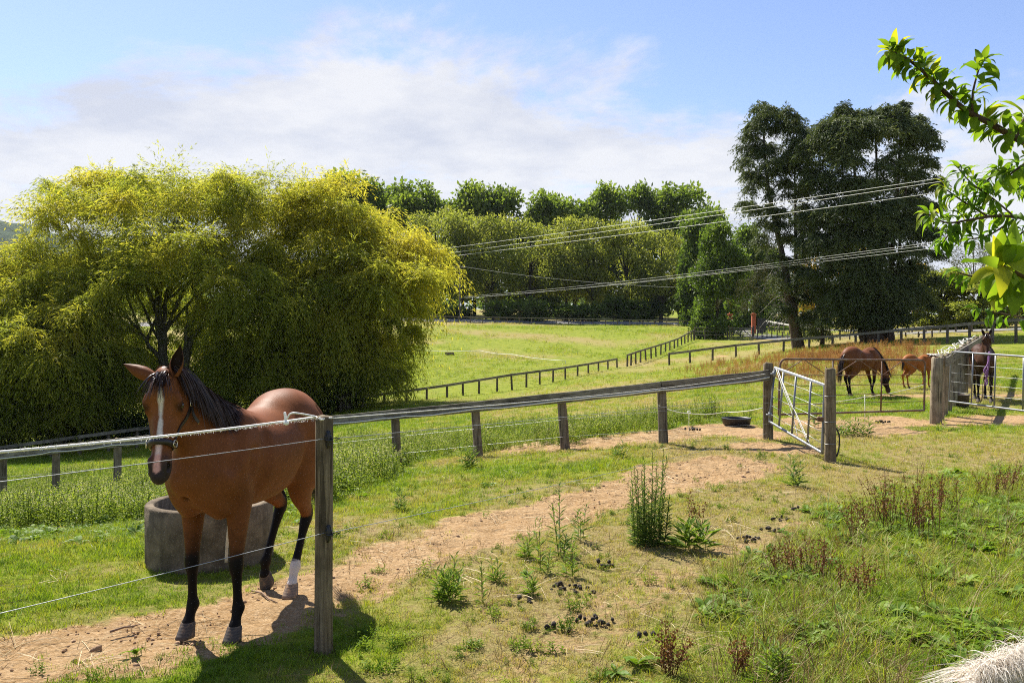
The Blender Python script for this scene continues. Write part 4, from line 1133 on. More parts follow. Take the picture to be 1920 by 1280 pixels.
def build_far_wood(M_K, M_T):
    # closing belt of trees on the slope far behind, one mass
    lv = Leaves()
    for i in range(420):
        d = RNG.uniform(330, 520); px = RNG.uniform(-1200, 3200)
        b = at(px, d); h = RNG.uniform(6, 12)
        lv.puffs(np.array([[b.x, b.y, b.z + h * .5]]), h * .62, 130, 1.7, .7, .4 + RNG.normal(0, .12), .9, .1, .3)
    o = lv.build('distant_woods', M_K); o['kind'] = 'stuff'
    tag(o, 'far belt of dark woods seen through gaps behind the road trees')
    # hill on the left skyline
    X, Y = np.meshgrid(np.linspace(-2600, 900, 120), np.linspace(1500, 3600, 70), indexing='ij')
    Z = 30 + 300 * np.exp(-((X + 1500) / 620) ** 2 - ((Y - 2300) / 600) ** 2) + 60 * (fbm(X, Y, 420, 3) - .5) + 26 * (fbm(X, Y, 60, 4) - .5) - 80 * sstep(1650, 1500, Y)
    ny = X.shape[1]; i = (np.arange(X.shape[0] - 1)[:, None] * ny + np.arange(ny - 1)[None]).ravel()
    t = NT('wooded_hill'); p = t.pos()
    c = t.mix(t.mr(t.noise(.012, 6, .65, p), .4, .62), rgb(.022, .042, .018), rgb(.055, .085, .030))
    m = t.end(t.pbr(c, .95, t.bump(t.noise(.06, 5, .7, p), 1.0, 12), spec=.05))
    o = mesh_np('hill', np.stack([X, Y, Z], -1).reshape(-1, 3), np.stack([i, i + ny, i + ny + 1, i + 1], 1), m, None, smooth=True); o['kind'] = 'structure'

def build_haze():
    """thin even air over the whole country: far hills fade, the yard stays clear"""
    lo = np.array((-2680., -90., -140.)); hi = np.array((1700., 3690., 400.))
    zs = [min(v.co.z for v in o.data.vertices) for o in bpy.data.objects if o.name in ('ground', 'hill')]
    lo[2] = min(zs) - 1.0
    zt = [max(v.co.z for v in o.data.vertices) for o in bpy.data.objects if o.name == 'hill']
    hi[2] = max(zt) + 3.0
    mb = MB(); mb.box((lo + hi) / 2, hi - lo)
    m = bpy.data.materials.new('thin_haze'); m.use_nodes = True; N = m.node_tree.nodes; N.clear()
    out = N.new('ShaderNodeOutputMaterial'); v = N.new('ShaderNodeVolumePrincipled'); v.inputs['Color'].default_value = (.72, .82, .95, 1); v.inputs['Density'].default_value = HAZE_DENSITY; v.inputs['Anisotropy'].default_value = 0.0
    m.node_tree.links.new(v.outputs[0], out.inputs['Volume'])
    o = mb.build('haze', m); o['kind'] = 'stuff'
HAZE_DENSITY = 0.00005
# ------------------------------------------------------------------ fences, gates, road, wires
def mat_wood(name, axis, c0, c1, lichen=(.30, .31, .22), lich=.45, dark=.0):
    t = NT(name); v = t.obj()
    sc = {'X': (.06, 1, 1), 'Z': (1, 1, .06)}[axis]
    inf = t.n('ObjectInfo').outputs['Random']
    mp = t.n('VectorMath', operation='ADD'); t.L.new(v, mp.inputs[0]); cx = t.n('CombineXYZ'); t.L.new(t.math('MULTIPLY', inf, 37.0), cx.inputs[0]); t.L.new(t.math('MULTIPLY', inf, 11.0), cx.inputs[2]); t.L.new(cx.outputs[0], mp.inputs[1])
    v = mp.outputs[0]
    g = t.noise(38, 6, .7, t.scale(v, sc)); b = t.noise(6, 5, .6, v); l = t.noise(16, 6, .75, v)
    c = t.mix(t.mr(g, .3, .7), rgb(*c0), rgb(*c1))
    c = t.mix(t.mr(b, .4, .75, 0, .55), c, rgb(*[x * .45 for x in c0]))
    c = t.mix(t.mr(l, .56, .70, 0, lich), c, rgb(*lichen))
    k = t.math('ADD', .82, t.math('MULTIPLY', inf, .36))
    c = t.mix(1.0, c, k, 'MULTIPLY')
    crack = t.mr(t.noise(26, 2, .5, t.scale(v, sc)), .60, .64)
    c = t.mix(t.math('MULTIPLY', crack, .6), c, rgb(.03, .024, .018))
    return t.end(t.pbr(c, .9, t.bump(t.math('SUBTRACT', g, t.math('MULTIPLY', crack, .8)), .9, .012), spec=.12))
def mat_metal(name, c, rough, rust=None, metal=.8):
    t = NT(name); v = t.obj(); n = t.noise(14, 5, .65, v)
    col = t.mix(t.mr(n, .3, .7), rgb(*[x * .8 for x in c]), rgb(*c))
    m = metal
    if rust:
        f = t.mr(t.noise(9, 6, .7, v), .38, .55); col = t.mix(f, col, rgb(*rust)); m = t.math('MULTIPLY', t.math('SUBTRACT', 1.0, f), metal)
    return t.end(t.pbr(col, rough, t.bump(n, .15, .003), m, .4))
def fence_mats():
    global M_POST, M_PALE, M_RAIL, M_POSTG, M_WIRE, M_ROPE, M_GALV, M_RUST, M_BLACK, M_WHITE, M_STRAINER
    M_POST = mat_wood('weathered_post', 'Z', (.115, .092, .066), (.235, .20, .15), lich=.35)
    M_STRAINER = mat_wood('strainer_post', 'Z', (.10, .075, .045), (.27, .22, .145), (.06, .06, .045), .6)
    M_PALE = mat_wood('pale_post', 'Z', (.19, .155, .105), (.36, .30, .21), (.10, .085, .055), .45)
    M_POSTG = mat_wood('grey_post', 'Z', (.085, .072, .056), (.18, .155, .125), lich=.3)
    M_RAIL = mat_wood('weathered_rail', 'X', (.13, .115, .092), (.29, .265, .215), (.38, .39, .30), .55)
    M_WIRE = mat_metal('fence_wire', (.40, .41, .42), .42, metal=.6)
    M_ROPE = mat_simple('white_rope', (.78, .76, .70), .8, var=.15, scale=160, bump=.3)
    M_GALV = mat_metal('galvanised_pipe', (.23, .24, .25), .42, metal=.5)
    M_RUST = mat_metal('rusty_pipe', (.20, .165, .14), .75, (.135, .068, .040), metal=.2)
    M_BLACK = mat_simple('black_plastic', (.018, .018, .019), .45, var=.1)
    M_WHITE = mat_simple('white_plastic', (.80, .80, .78), .5, var=.05)

def post(parent, name, base, top, r, mat, lean=(0, 0), n=14, sink=.25, square=False, taper=.94, chip=.012):
    """a post as an object of its own with its origin at the ground"""
    base = Vector(base); off = base - parent.location if parent is not None else base
    H = top - base.z
    g = np.random.default_rng(int(abs(base.x * 1000) + abs(base.y * 77)) % 99991)
    mb = MB(); prof = [(-sink, 1.05), (.02, 1.05), (H * .25, 1.0), (H * .5, 1.0), (H * .75, .98), (H - .02, taper), (H, taper * .86)]
    ph = [g.normal(0, .035) for _ in range(n)]; vs = []
    for z, s in prof:
        dx = lean[0] * max(z, 0); dy = lean[1] * max(z, 0)
        for k in range(n):
            a = 2 * math.pi * (k + .5) / n
            if square: m = min(1 / max(abs(math.cos(a)), 1e-6), 1 / max(abs(math.sin(a)), 1e-6)) * .92
            else: m = 1
            rr = r * s * m * (1 + ph[k] + g.normal(0, .012))
            vs.append((dx + rr * math.cos(a), dy + rr * math.sin(a), z + (g.normal(0, chip) if z >= H - .001 else 0)))
    m = len(prof); fs = [(i * n + k, i * n + (k + 1) % n, (i + 1) * n + (k + 1) % n, (i + 1) * n + k) for i in range(m - 1) for k in range(n)]
    fs.append(tuple((m - 1) * n + k for k in range(n)))
    mb.add(vs, fs, not square)
    me = mb.data(name, mat)
    o = mesh_obj(name, me, parent, loc=off)
    return o
def rail(parent, name, a, b, h, t, mat, jit=.006, seg=3):
    a = Vector(a); b = Vector(b); d = b - a; L = d.length
    mb = MB(); mb.board((0, 0, 0), (L, 0, 0), h, t, jit=jit, seg=seg)
    o = mesh_obj(name, mb.data(name, mat), parent)
    x = d.normalized(); y = Vector((0, 0, 1)).cross(x).normalized(); z = x.cross(y)
    M = Matrix((x, y, z)).transposed().to_4x4(); M.translation = a - (parent.location if parent is not None else Vector())
    o.matrix_basis = M
    return o
def sag(a, b, s, n=14):
    a = Vector(a); b = Vector(b)
    return [a.lerp(b, i / n) - Vector((0, 0, s * 4 * (i / n) * (1 - i / n))) for i in range(n + 1)]
def wire(parent, name, pts, r, mat, n=5):
    off = parent.location if parent is not None else Vector()
    mb = MB(); mb.tube([Vector(p) - off for p in pts], r, n, smooth=True); return mb.build(name, mat, parent)
def S(px, py, d): return Vector(sight(px, py, d))
def line_px(A, B, px):
    """where the upright plane through plan line A-B is met by column px: distance"""
    k = (px - 960) / F_PX
    # A + t(B-A): x = k y
    ax, ay = A; bx, by = B
    t = (k * ay - ax) / ((bx - ax) - k * (by - ay)); return ay + t * (by - ay)

def simple_fence(name, label, rows, posts, r, mat_p, rails, h, th, mat_r, group=None, wires=0, cat='fence', rail_front=-.06, lean_j=.02, npost=8):
    """rows: (px, rail top row, distance) control; posts: columns; rails: drops below the top"""
    R_ = np.array(rows, float)
    P = []
    for px in posts:
        d = np.interp(px, R_[:, 0], R_[:, 2]); py = np.interp(px, R_[:, 0], R_[:, 1])
        b = at(px, d); t = S(px, py, d); P.append((b, t.z))
    root = empty(name, P[0][0]); tag(root, label, cat, group)
    for b, tz in P: post(root, 'post', b, max(tz, b.z + .5) - .005, r, mat_p, (random.gauss(0, lean_j), random.gauss(0, lean_j * .5)), n=npost, sink=.2, chip=.004)
    for dz in rails:
        for (b0, t0), (b1, t1) in zip(P[:-1], P[1:]):
            f = Vector((0, rail_front - r * .9, 0))
            rail(root, 'rail', Vector((b0.x, b0.y, t0 - dz - h / 2)) + f, Vector((b1.x, b1.y, t1 - dz - h / 2)) + f, h, th, mat_r, seg=1, jit=0)
    for k in range(wires):
        u = (k + 1) / (wires + 1)
        wire(root, 'wire', [Vector((b.x, b.y - r - .01, b.z + (t - b.z) * u * .9)) for b, t in P], .004, M_WIRE, 4)
    return root, P

def build_fences():
    # 1 ---- weathered rail fence with white rope on its rail
    A = (2.60, 14.8); B = (-11.7, 19.6)
    cols = [1240, 1052, 890, 740, 600, 465, 338, 220, 105, 5, -90, -185, -275]
    ry = [(1440, 692), (1240, 713), (1052, 734), (890, 751), (740, 766), (600, 780), (465, 794), (338, 808), (220, 820), (105, 833), (5, 845), (-300, 880)]
    RY = np.array(sorted(ry)); yy = lambda px: np.interp(px, RY[:, 0], RY[:, 1])
    G1 = at(1440, 15.7)
    root = empty('rail_fence', G1); tag(root, 'weathered timber rail fence with white rope on its rail, passing behind the bay horse', 'fence')
    strainer = post(root, 'strainer_post', G1, S(1440, 680, 15.7).z, .092, M_STRAINER, n=16)
    T = [(G1, S(1440, 692, 15.7).z)]
    leans = {1240: (-.035, 0), 1052: (-.075, .0), 890: (-.07, 0), 740: (-.05, 0)}
    for px in cols:
        d = line_px(A, B, px); b = at(px, d); tz = S(px, yy(px), d).z; T.append((b, tz))
        ln = leans.get(px, (random.gauss(0, .02), 0)); 
        bb = Vector(b) - Vector((ln[0] * (tz - b.z), 0, 0))
        post(root, 'post', bb, tz - .03, .082, M_POST, ln, n=14)
    for i in range(len(T) - 1):
        (b0, t0), (b1, t1) = T[i], T[i + 1]
        f = Vector((-.02, -.125, 0))
        rail(root, 'rail', Vector((b0.x, b0.y, t0 - .105)) + f, Vector((b1.x, b1.y, t1 - .105)) + f, .19, .048, M_RAIL, seg=4)
    rp = []
    for i in range(len(T) - 1):
        (b0, t0), (b1, t1) = T[i], T[i + 1]
        f = Vector((-.02, -.165, 0))
        rp += [p + Vector((0, 0, RNG.normal(0, .006))) for p in sag(Vector((b0.x, b0.y, t0 - .15)) + f, Vector((b1.x, b1.y, t1 - .15)) + f, .02, 6)[:-1]]
    wire(root, 'rope', rp, .011, M_ROPE, 6)
    for u in (.52, .22):
        wire(root, 'wire', [Vector((b.x, b.y - .1, b.z + (t - b.z) * u)) for b, t in T], .0022, M_WIRE, 5)
    # 2 ---- electric fence on the near post
    P0 = at(606, 5.24); z0 = S(606, 780, 5.24).z
    root = empty('electric_fence', P0); tag(root, 'electric fence of white rope and two wires on the round post beside the horse', 'fence')
    post(root, 'post', P0, z0, .054, M_STRAINER, (.006, 0), n=22, chip=.003, taper=.985)
    L1 = Vector((-2.27, 3.78, 0)); L2 = Vector((-4.2, 1.25, 0)); Gq = Vector((G1.x - .05, G1.y - .10, 0))
    zt = z0 - .012
    p0 = Vector((P0.x, P0.y, 0))
    def zz(v, z): return Vector((v.x, v.y, z))
    fr = Vector((.01, -.060, 0))
    rope_pts = [zz(L2, 1.43), *sag(zz(L1, 1.437), zz(p0, zt) + Vector((-.05, -.0, .006)), .012, 10)]
    rope_pts += [zz(p0, zt) + Vector((.0, -.058, -.004)), zz(p0, zt) + Vector((.055, -.02, .004))]
    wire(root, 'rope', rope_pts, .0068, M_ROPE, 7)
    wire(root, 'rope', [rope_pts[-1]] + sag(zz(p0, zt) + Vector((.07, .0, .0)), zz(Gq, S(1440, 700, 15.6).z), .05, 18), .0036, M_ROPE, 6)
    # frayed fibres on the rope
    mb = MB(); off = root.location
    for i in range(520):
        u = RNG.uniform(0, 1) ** .8; a_ = zz(L1, 1.437).lerp(zz(p0, zt), u) - Vector((0, 0, .048 * u * (1 - u))); d = Vector(RNG.normal(0, 1, 3)); d.normalize()
        a_ -= off; mb.add([a_ + d * .004, a_ + d * RNG.uniform(.010, .017) + Vector((.002, 0, .002)), a_ + d * .006 + Vector((.003, .002, .001))], [(0, 1, 2)])
    fo = mb.build('frayed_fibres', M_ROPE, root); fo['kind'] = 'stuff'
    for zl, zp, zr_py, sg in ((1.33, S(606, 823, 5.18).z, 742, .01), (.725, S(606, 1000, 5.18).z, 812, .03)):
        a_ = zz(L1, S(0, 903 if zl > 1 else 1150, 3.78).z)
        pts = [zz(L2, a_.z - .02)] + sag(a_, zz(p0, zp) + fr, .004, 8) + sag(zz(p0, zp) + Vector((.06, -.03, .0)), zz(Gq, S(1440, zr_py, 15.6).z), sg * 1.5, 20)
        wire(root, 'wire', pts, .0021, M_WIRE, 6)
        ins = MB(); c = zz(p0, zp) + Vector((.040, -.046, 0)) - root.location
        ins.box(c, (.034, .026, .095), bevel=.008); ins.box(c + Vector((.004, -.016, .004)), (.046, .028, .045), bevel=.010)
        ins.tube([c + Vector((.0, -.02, .05)), c + Vector((.006, -.030, .030)), c + Vector((.01, -.034, 0)), c + Vector((.006, -.030, -.035)), c + Vector((0, -.018, -.05))], .009, 8)
        ins.lathe([(.008, -.006), (.022, -.006), (.022, .006), (.008, .006)], 12, c + Vector((.014, -.028, -.006)))
        ins.tube([c + Vector((.02, -.03, 0)), c + Vector((.06, -.035, .012)), c + Vector((.075, -.02, .004)), c + Vector((.05, -.01, -.006))], .0028, 5)
        ins.build('insulator', M_BLACK, root)
    # white insulated gate handle clipped on the rope
    c = zz(L1, 0).lerp(p0, .845); 
    hz = 1.437 + (zt - 1.437) * .845
    mb = MB(); q = zz(c, hz) - root.location
    mb.box(q + Vector((0, 0, .020)), (.014, .014, .078), Euler((0, -.12, 0)), .003); mb.box(q + Vector((.006, -.006, -.004)), (.03, .022, .02), None, .004)
    mb.build('rope_clip', M_WHITE, root)
    e = Vector((P0.x, P0.y, zt)) - root.location
    wire(root, 'joiner_tube', bez(np.array([q + off + Vector((.012, -.01, .020)), q + off + Vector((.035, -.012, .052)), q + off + Vector((.085, 0, .050)), e + off + Vector((-.05, -.015, .012)), e + off + Vector((-.005, -.05, .004))]), 16), .0052, M_WHITE, 8)
    # 3 ---- far valley fence
    rows = [(-260, 872, 40), (-60, 843, 41), (0, 836, 41.3), (130, 818, 42), (265, 800, 43.5), (420, 780, 45.5), (600, 748, 49), (720, 736, 52), (830, 721, 54), (960, 700, 58), (1040, 690, 63), (1100, 681, 70), (1157, 671, 78)]
    simple_fence('valley_fence', 'long grey single rail fence dipping through the valley below the willows', rows, [-250, -190, -130, -72, -16, 40, 95, 149, 203, 256, 308, 359, 409, 458, 505, 551, 596, 638, 680, 720, 762, 800, 838, 868, 898, 932, 960, 987, 1012, 1037, 1060, 1083, 1103, 1122, 1140, 1157], .075, M_POSTG, [0], .16, .05, M_RAIL)
    # 4 ---- fence climbing to the timber gate
    rows = [(1176, 664, 79), (1200, 656, 84), (1240, 644, 93), (1270, 634, 102), (1300, 618, 113)]
    simple_fence('uphill_fence', 'rail fence climbing the slope to the timber gate by the bushy oak', rows, [1176, 1183, 1192, 1201, 1211, 1221, 1230, 1239, 1248, 1256, 1264, 1271, 1278, 1284, 1290, 1296, 1301], .085, M_POSTG, [0], .17, .05, M_RAIL)
    # 5 ---- upper rail fence
    rows = [(1255, 661, 76), (1380, 645, 75), (1468, 636, 73), (1560, 628, 70), (1640, 621, 67), (1700, 615, 64), (1770, 609, 61), (1840, 602, 58.5), (1960, 593, 55), (2200, 580, 52)]
    simple_fence('upper_fence', 'grey rail fence rising across the slope behind the grazing horses', rows, [1255, 1294, 1336, 1380, 1423, 1469, 1517, 1561, 1604, 1647, 1690, 1733, 1776, 1818, 1861, 1905, 1950, 2010, 2080, 2150], .095, M_POSTG, [0], .20, .06, M_RAIL)
    # 6 ---- road fence and white rails by the drive
    rows = [(560, 588, 158), (700, 590, 156), (830, 592, 153), (1000, 595, 152), (1160, 598, 151), (1312, 601, 150)]
    simple_fence('road_fence', 'low post and rail fence along the far road under the olive willows', rows, list(range(560, 1313, 23)), .085, M_POSTG, [.05], .12, .06, M_RAIL, npost=6)
    rows = [(1434, 600, 131), (1480, 608, 114), (1560, 617, 97), (1640, 618, 88), (1760, 610, 80), (1850, 603, 76)]
    M_WR = mat_simple('whitewashed_rail', (.50, .48, .43), .8, var=.2)
    simple_fence('drive_fence', 'whitewashed rail fence curving along the drive behind the conifer trunks', rows, [1434, 1443, 1452, 1461, 1470, 1480, 1492, 1506, 1521, 1538, 1556, 1575, 1595, 1616, 1638, 1661, 1685, 1710, 1736, 1763, 1792, 1822, 1850], .08, M_POSTG, [0], .20, .06, M_WR, npost=6)
    rows = [(1413, 615, 112), (1446, 617, 108), (1475, 623, 102), (1520, 630, 92), (1580, 632, 84), (1660, 627, 78), (1760, 618, 72)]
    simple_fence('drive_post_fence', 'post and wire fence between the drive and the green paddock', rows, [1420, 1429, 1438, 1447, 1457, 1467, 1477, 1488, 1500, 1513, 1527, 1542, 1558, 1575, 1593, 1612, 1632, 1653, 1675, 1698, 1722, 1748], .07, M_POSTG, [], .1, .05, M_RAIL, wires=3, npost=6)
    # timber gate and short post-and-rail by the oak
    rows = [(1302, 613, 113), (1366, 613, 113)]
    simple_fence('yard_fence', 'dark three rail fence in front of the bushy oak', rows, [1302, 1322, 1343, 1364], .10, M_POSTG, [0, .5, .95], .18, .06, M_RAIL)
    a0 = at(1367, 113); root = empty('timber_gate', a0); tag(root, 'five barred timber gate with diagonal braces across the drive', 'gate')
    b0 = at(1411, 113); zt = S(1367, 614, 113).z
    post(root, 'post', b0 + Vector((.12, 0, 0)), zt + .2, .13, M_POSTG)
    z_lo = max(a0.z, b0.z) + .12
    for k in range(5):
        z = z_lo + (zt - z_lo - .06) * k / 4; rail(root, 'bar', Vector((a0.x, a0.y, z)), Vector((b0.x, b0.y, z)), .12, .04, M_RAIL, seg=1, jit=0)
    for x0 in (a0.x + .05, (a0.x + b0.x) / 2, b0.x - .05): rail(root, 'stile', Vector((x0, a0.y - .06, z_lo - .06)), Vector((x0 + .001, a0.y - .06, zt)), .10, .04, M_RAIL, seg=1, jit=0)
    mx = (a0.x + b0.x) / 2
    for x0 in (a0.x + .12, b0.x - .12): rail(root, 'brace', Vector((x0, a0.y - .11, z_lo)), Vector((mx, a0.y - .11, zt - .1)), .10, .03, M_RAIL, seg=1, jit=0)
    # 7 ---- corral fence at the gates
    Sb = at(1755, 19.2); E = (18.9, 34.4)
    root = empty('corral_fence', Sb); tag(root, 'post and rail corral fence draped with tangled white tape beside the dark horse', 'fence')
    def cp(t): x = Sb.x + (E[0] - Sb.x) * t; y = Sb.y + (E[1] - Sb.y) * t; return Vector((x, y, G(x, y)))
    def ct(t): return S(1755, 672, 19.2).z + .0 + (2.02 - S(1755, 672, 19.2).z) * t
    post(root, 'strainer_post', Sb, S(1755, 670, 19.2).z, .125, M_PALE, (.02, 0), n=18)
    ts = [.055, .11, .17, .24, .32, .41, .51, .62, .74, .87, 1.0]
    for i, t in enumerate(ts): post(root, 'post', cp(t), ct(t) - .03, .09, M_PALE, (random.gauss(0, .02), 0))
    tt = [0.03] + ts
    for t0, t1 in zip(tt[:-1], tt[1:]):
        a_, b_ = cp(t0), cp(t1); f = Vector((.145, -.08, 0)) 
        rail(root, 'rail', zz(a_, ct(t0) - .11) + f, zz(b_, ct(t1) - .11) + f, .21, .05, M_RAIL, seg=2)
    for k in range(7):
        t = .16 + k * .045; a_ = cp(t) + Vector((.10, -.06, 0))
        rail(root, 'paling', zz(a_, a_.z + .25), zz(a_, ct(t) - .2) + Vector((.001, 0, 0)), .12, .03, M_RAIL, seg=1, jit=0)
    for u in (.72, .48, .24):
        wire(root, 'wire', [zz(cp(t), cp(t).z + (ct(t) - cp(t).z) * u) + Vector((-.16, 0, 0)) for t in tt], .003, M_WIRE, 4)
    for k in range(4):
        g = np.random.default_rng(40 + k); pts = []
        for i in range(22):
            t = -.005 + .80 * i / 21 * (1 - .12 * k); b = cp(max(t, 0)); amp = .10 * (1 - .4 * t)
            pts.append(zz(b, ct(max(t, 0)) + .04 + abs(g.normal(0, amp * .55))) + Vector((g.normal(0, amp), g.normal(0, amp), 0)))
        wire(root, 'tape', bez(np.array(pts), 120), .0065, M_ROPE, 5)
    # ---- pipe gates
    def pipe_gate(name, label, mat, r, corners, ups, lines, rw, rounded=(False, False), braces=(), mat_l=None, cat='gate'):
        """corners: hinge top, free top, free bottom, hinge bottom"""
        ht, ft, fb, hb = [Vector(c) for c in corners]
        root = empty(name, Vector((hb.x, hb.y, G(hb.x, hb.y)))); tag(root, label, cat)
        off = root.location
        def P(u, v): return (ht.lerp(ft, u)).lerp(hb.lerp(fb, u), v) - off
        def arc(p, c, q):
            return [p * (1 - s) ** 2 + c * 2 * s * (1 - s) + q * s * s for s in np.linspace(0, 1, 7)]
        loop = []
        W = (ft - ht).length; rc = .16 / W
        loop += arc(P(0, .14), P(0, 0), P(rc, 0)) if rounded[0] else [P(0, .02), P(0, 0)]
        loop += arc(P(1 - rc, 0), P(1, 0), P(1, .14)) if rounded[1] else [P(1, 0), P(1, .02)]
        loop += [P(1, .97), P(1, 1), P(1 - .02, 1), P(.02, 1), P(0, 1), P(0, .97)]
        mb = MB(); mb.tube(loop, [r] * len(loop), 10, closed=True); mb.build('frame', mat, root)
        for u in ups:
            mb = MB(); mb.tube([P(u, .0), P(u, 1)], r * .78, 8); mb.build('upright', mat, root)
        for v in lines:
            mb = MB(); mb.tube([P(0, v), P(.33, v + .006), P(.66, v - .004), P(1, v)], rw, 5); mb.build('bar', mat_l or mat, root)
        for (u0, v0, u1, v1) in braces:
            mb = MB(); mb.tube([P(u0, v0), P(u1, v1)], r * .42, 6); mb.build('brace', mat, root)
        return root, P
    g1, P = pipe_gate('pipe_gate', 'open galvanised pipe gate swung towards the yard between two dark strainer posts', M_GALV, .024,
        (S(1453, 689, 15.5), S(1547, 722, 13.42), S(1542, 849, 13.42), S(1443, 790, 15.5)), (.20, .46, .75), (.18, .36, .53, .70, .86), .0042, mat_l=M_WIRE)
    for i in range(3):
        g = np.random.default_rng(60 + i); pts = [P(.05 + .02 * i, .02), P(.22 + .1 * i, .3 + .1 * i), P(.40 + .06 * i, .62), P(.55 + .12 * i, .97)]
        mb = MB(); mb.tube(bez(np.array([p + Vector(g.normal(0, .02, 3)) for p in pts]), 18), .006, 5); mb.build('tape', M_ROPE, g1)
    mb = MB()
    for v in (.12, .88): mb.tube([P(0, v), P(0, v) + Vector((-.07, .02, 0))], .016, 8); mb.lathe([(.026, -.05), (.033, -.05), (.033, .05), (.026, .05)], 10, P(0, v))
    mb.build('hinge', M_GALV, g1)
    mb = MB(); c = P(1.0, .50); mb.box(c + Vector((-.05, .0, 0)), (.10, .05, .075), bevel=.01); mb.tube([c + Vector((-.10, 0, 0)), c + Vector((-.2, 0, .01)), c + Vector((-.24, .01, -.01))], .010, 6); mb.build('latch', M_RUST, g1)
    G2 = at(1557, 13.28); root = empty('gate_post', G2); tag(root, 'thick dark strainer post that the open galvanised gate swings to, black hose at its foot', 'post')
    post(root, 'timber', G2, S(1557, 690, 13.28).z, .082, M_STRAINER, (-.004, 0), n=20)
    mb = MB(); h0 = Vector((.085, -.03, .52)); mb.tube(bez(np.array([h0 + Vector((-.04, 0, .03)), h0, h0 + Vector((.045, 0, -.12)), h0 + Vector((.04, 0, -.32)), h0 + Vector((-.005, -.02, -.44))]), 14), .012, 7); mb.build('hose', M_BLACK, root)
    for z in (.28, .62, 1.02):
        mb = MB(); mb.tube([(.087 * math.cos(a), .087 * math.sin(a), z + .004 * math.sin(3 * a)) for a in np.linspace(0, 6.28, 21)[:-1]], [.003] * 20, 5, closed=True); mb.build('wire_tie', M_WIRE, root)
    pipe_gate('rusty_gate', 'rusty pipe gate with thin bars and truss braces standing before the grazing bay mare', M_RUST, .022,
        (S(1463, 673, 17.4), S(1735, 675, 18.9), S(1733, 769, 18.9), S(1460, 777, 17.4)), (.345, .685), (.29, .48, .66, .82), .008, (True, True),
        ((.15, .0, .0, .28), (.15, 0, .30, .28), (.52, .0, .37, .28), (.52, .0, .67, .28), (.84, 0, .70, .28), (.84, 0, 1.0, .28)))
    rg, P = pipe_gate('yard_gate', 'galvanised pipe gate in front of the dark horse, half cut by the frame', M_GALV, .022,
        (S(1784, 659, 20.6), S(1990, 673, 17.0), S(1990, 779, 17.0), S(1780, 752, 20.6)), (.23, .45, .70), (.24, .42, .60, .80), .0045, (True, True), mat_l=M_WIRE)
    # drooping white cord with tread-in pegs beyond the rail fence
    a0 = at(1240, 14.9); root = empty('fence_tape', at(1292, 15.6)); tag(root, 'slack white cord on a tread-in peg crossing the bare patch beside the black feeder', 'fence tape')
    c0 = S(1235, 760, 14.7); c1 = S(1292, 775, 15.6); c2 = S(1360, 772, 17.0); c3 = S(1432, 764, 15.9); c4 = S(1650, 742, 17.6); c5 = S(1745, 718, 18.9)
    wire(root, 'cord', sag(c0, c1, .03, 6) + sag(c1, c2, .03, 6)[1:] + sag(c2, c3, .03, 6)[1:], .007, M_ROPE, 5)
    mb = MB(); b = at(1292, 15.6) - root.location; mb.tube([b, c1 - root.location, c1 - root.location + Vector((0, 0, .05))], .006, 6); mb.tube([c1 - root.location + Vector((.03 * math.cos(a), 0, .02 + .03 * math.sin(a))) for a in np.linspace(0, 6.2, 9)], .006, 5); mb.build('peg', M_WHITE, root)
    root = empty('fence_tape', at(1622, 17.7)); tag(root, 'slack white cord on a white peg strung behind the rusty gate', 'fence tape')
    c3b = S(1470, 758, 17.9); c4 = S(1622, 744, 18.6); c5 = S(1738, 719, 19.3)
    wire(root, 'cord', sag(c3b, c4, .05, 8) + sag(c4, c5, .04, 8)[1:], .007, M_ROPE, 5)
    b = at(1622, 18.6); mb = MB(); mb.tube([b - root.location, c4 - root.location + Vector((0, 0, .05))], .007, 6); mb.build('peg', M_WHITE, root)
    # white tape fence across the far field
    q = [(700, 650, 98), (760, 655, 97), (900, 657, 96), (960, 664, 92), (1060, 676, 84)]
    root = empty('tape_fence', at(760, 97)); tag(root, 'thin white electric tape strung across the far hay field', 'tape fence')
    pts = [S(*p) for p in q]
    wire(root, 'tape', [p for i in range(4) for p in sag(pts[i], pts[i + 1], .12, 8)[:-1]] + [pts[-1]], .022, M_ROPE, 4)
    for p in pts:
        mb = MB(); gz_ = G(p.x, p.y); mb.tube([Vector((p.x, p.y, gz_ - .1)) - root.location, p - root.location], .02, 5); mb.build('peg', M_WHITE, root)

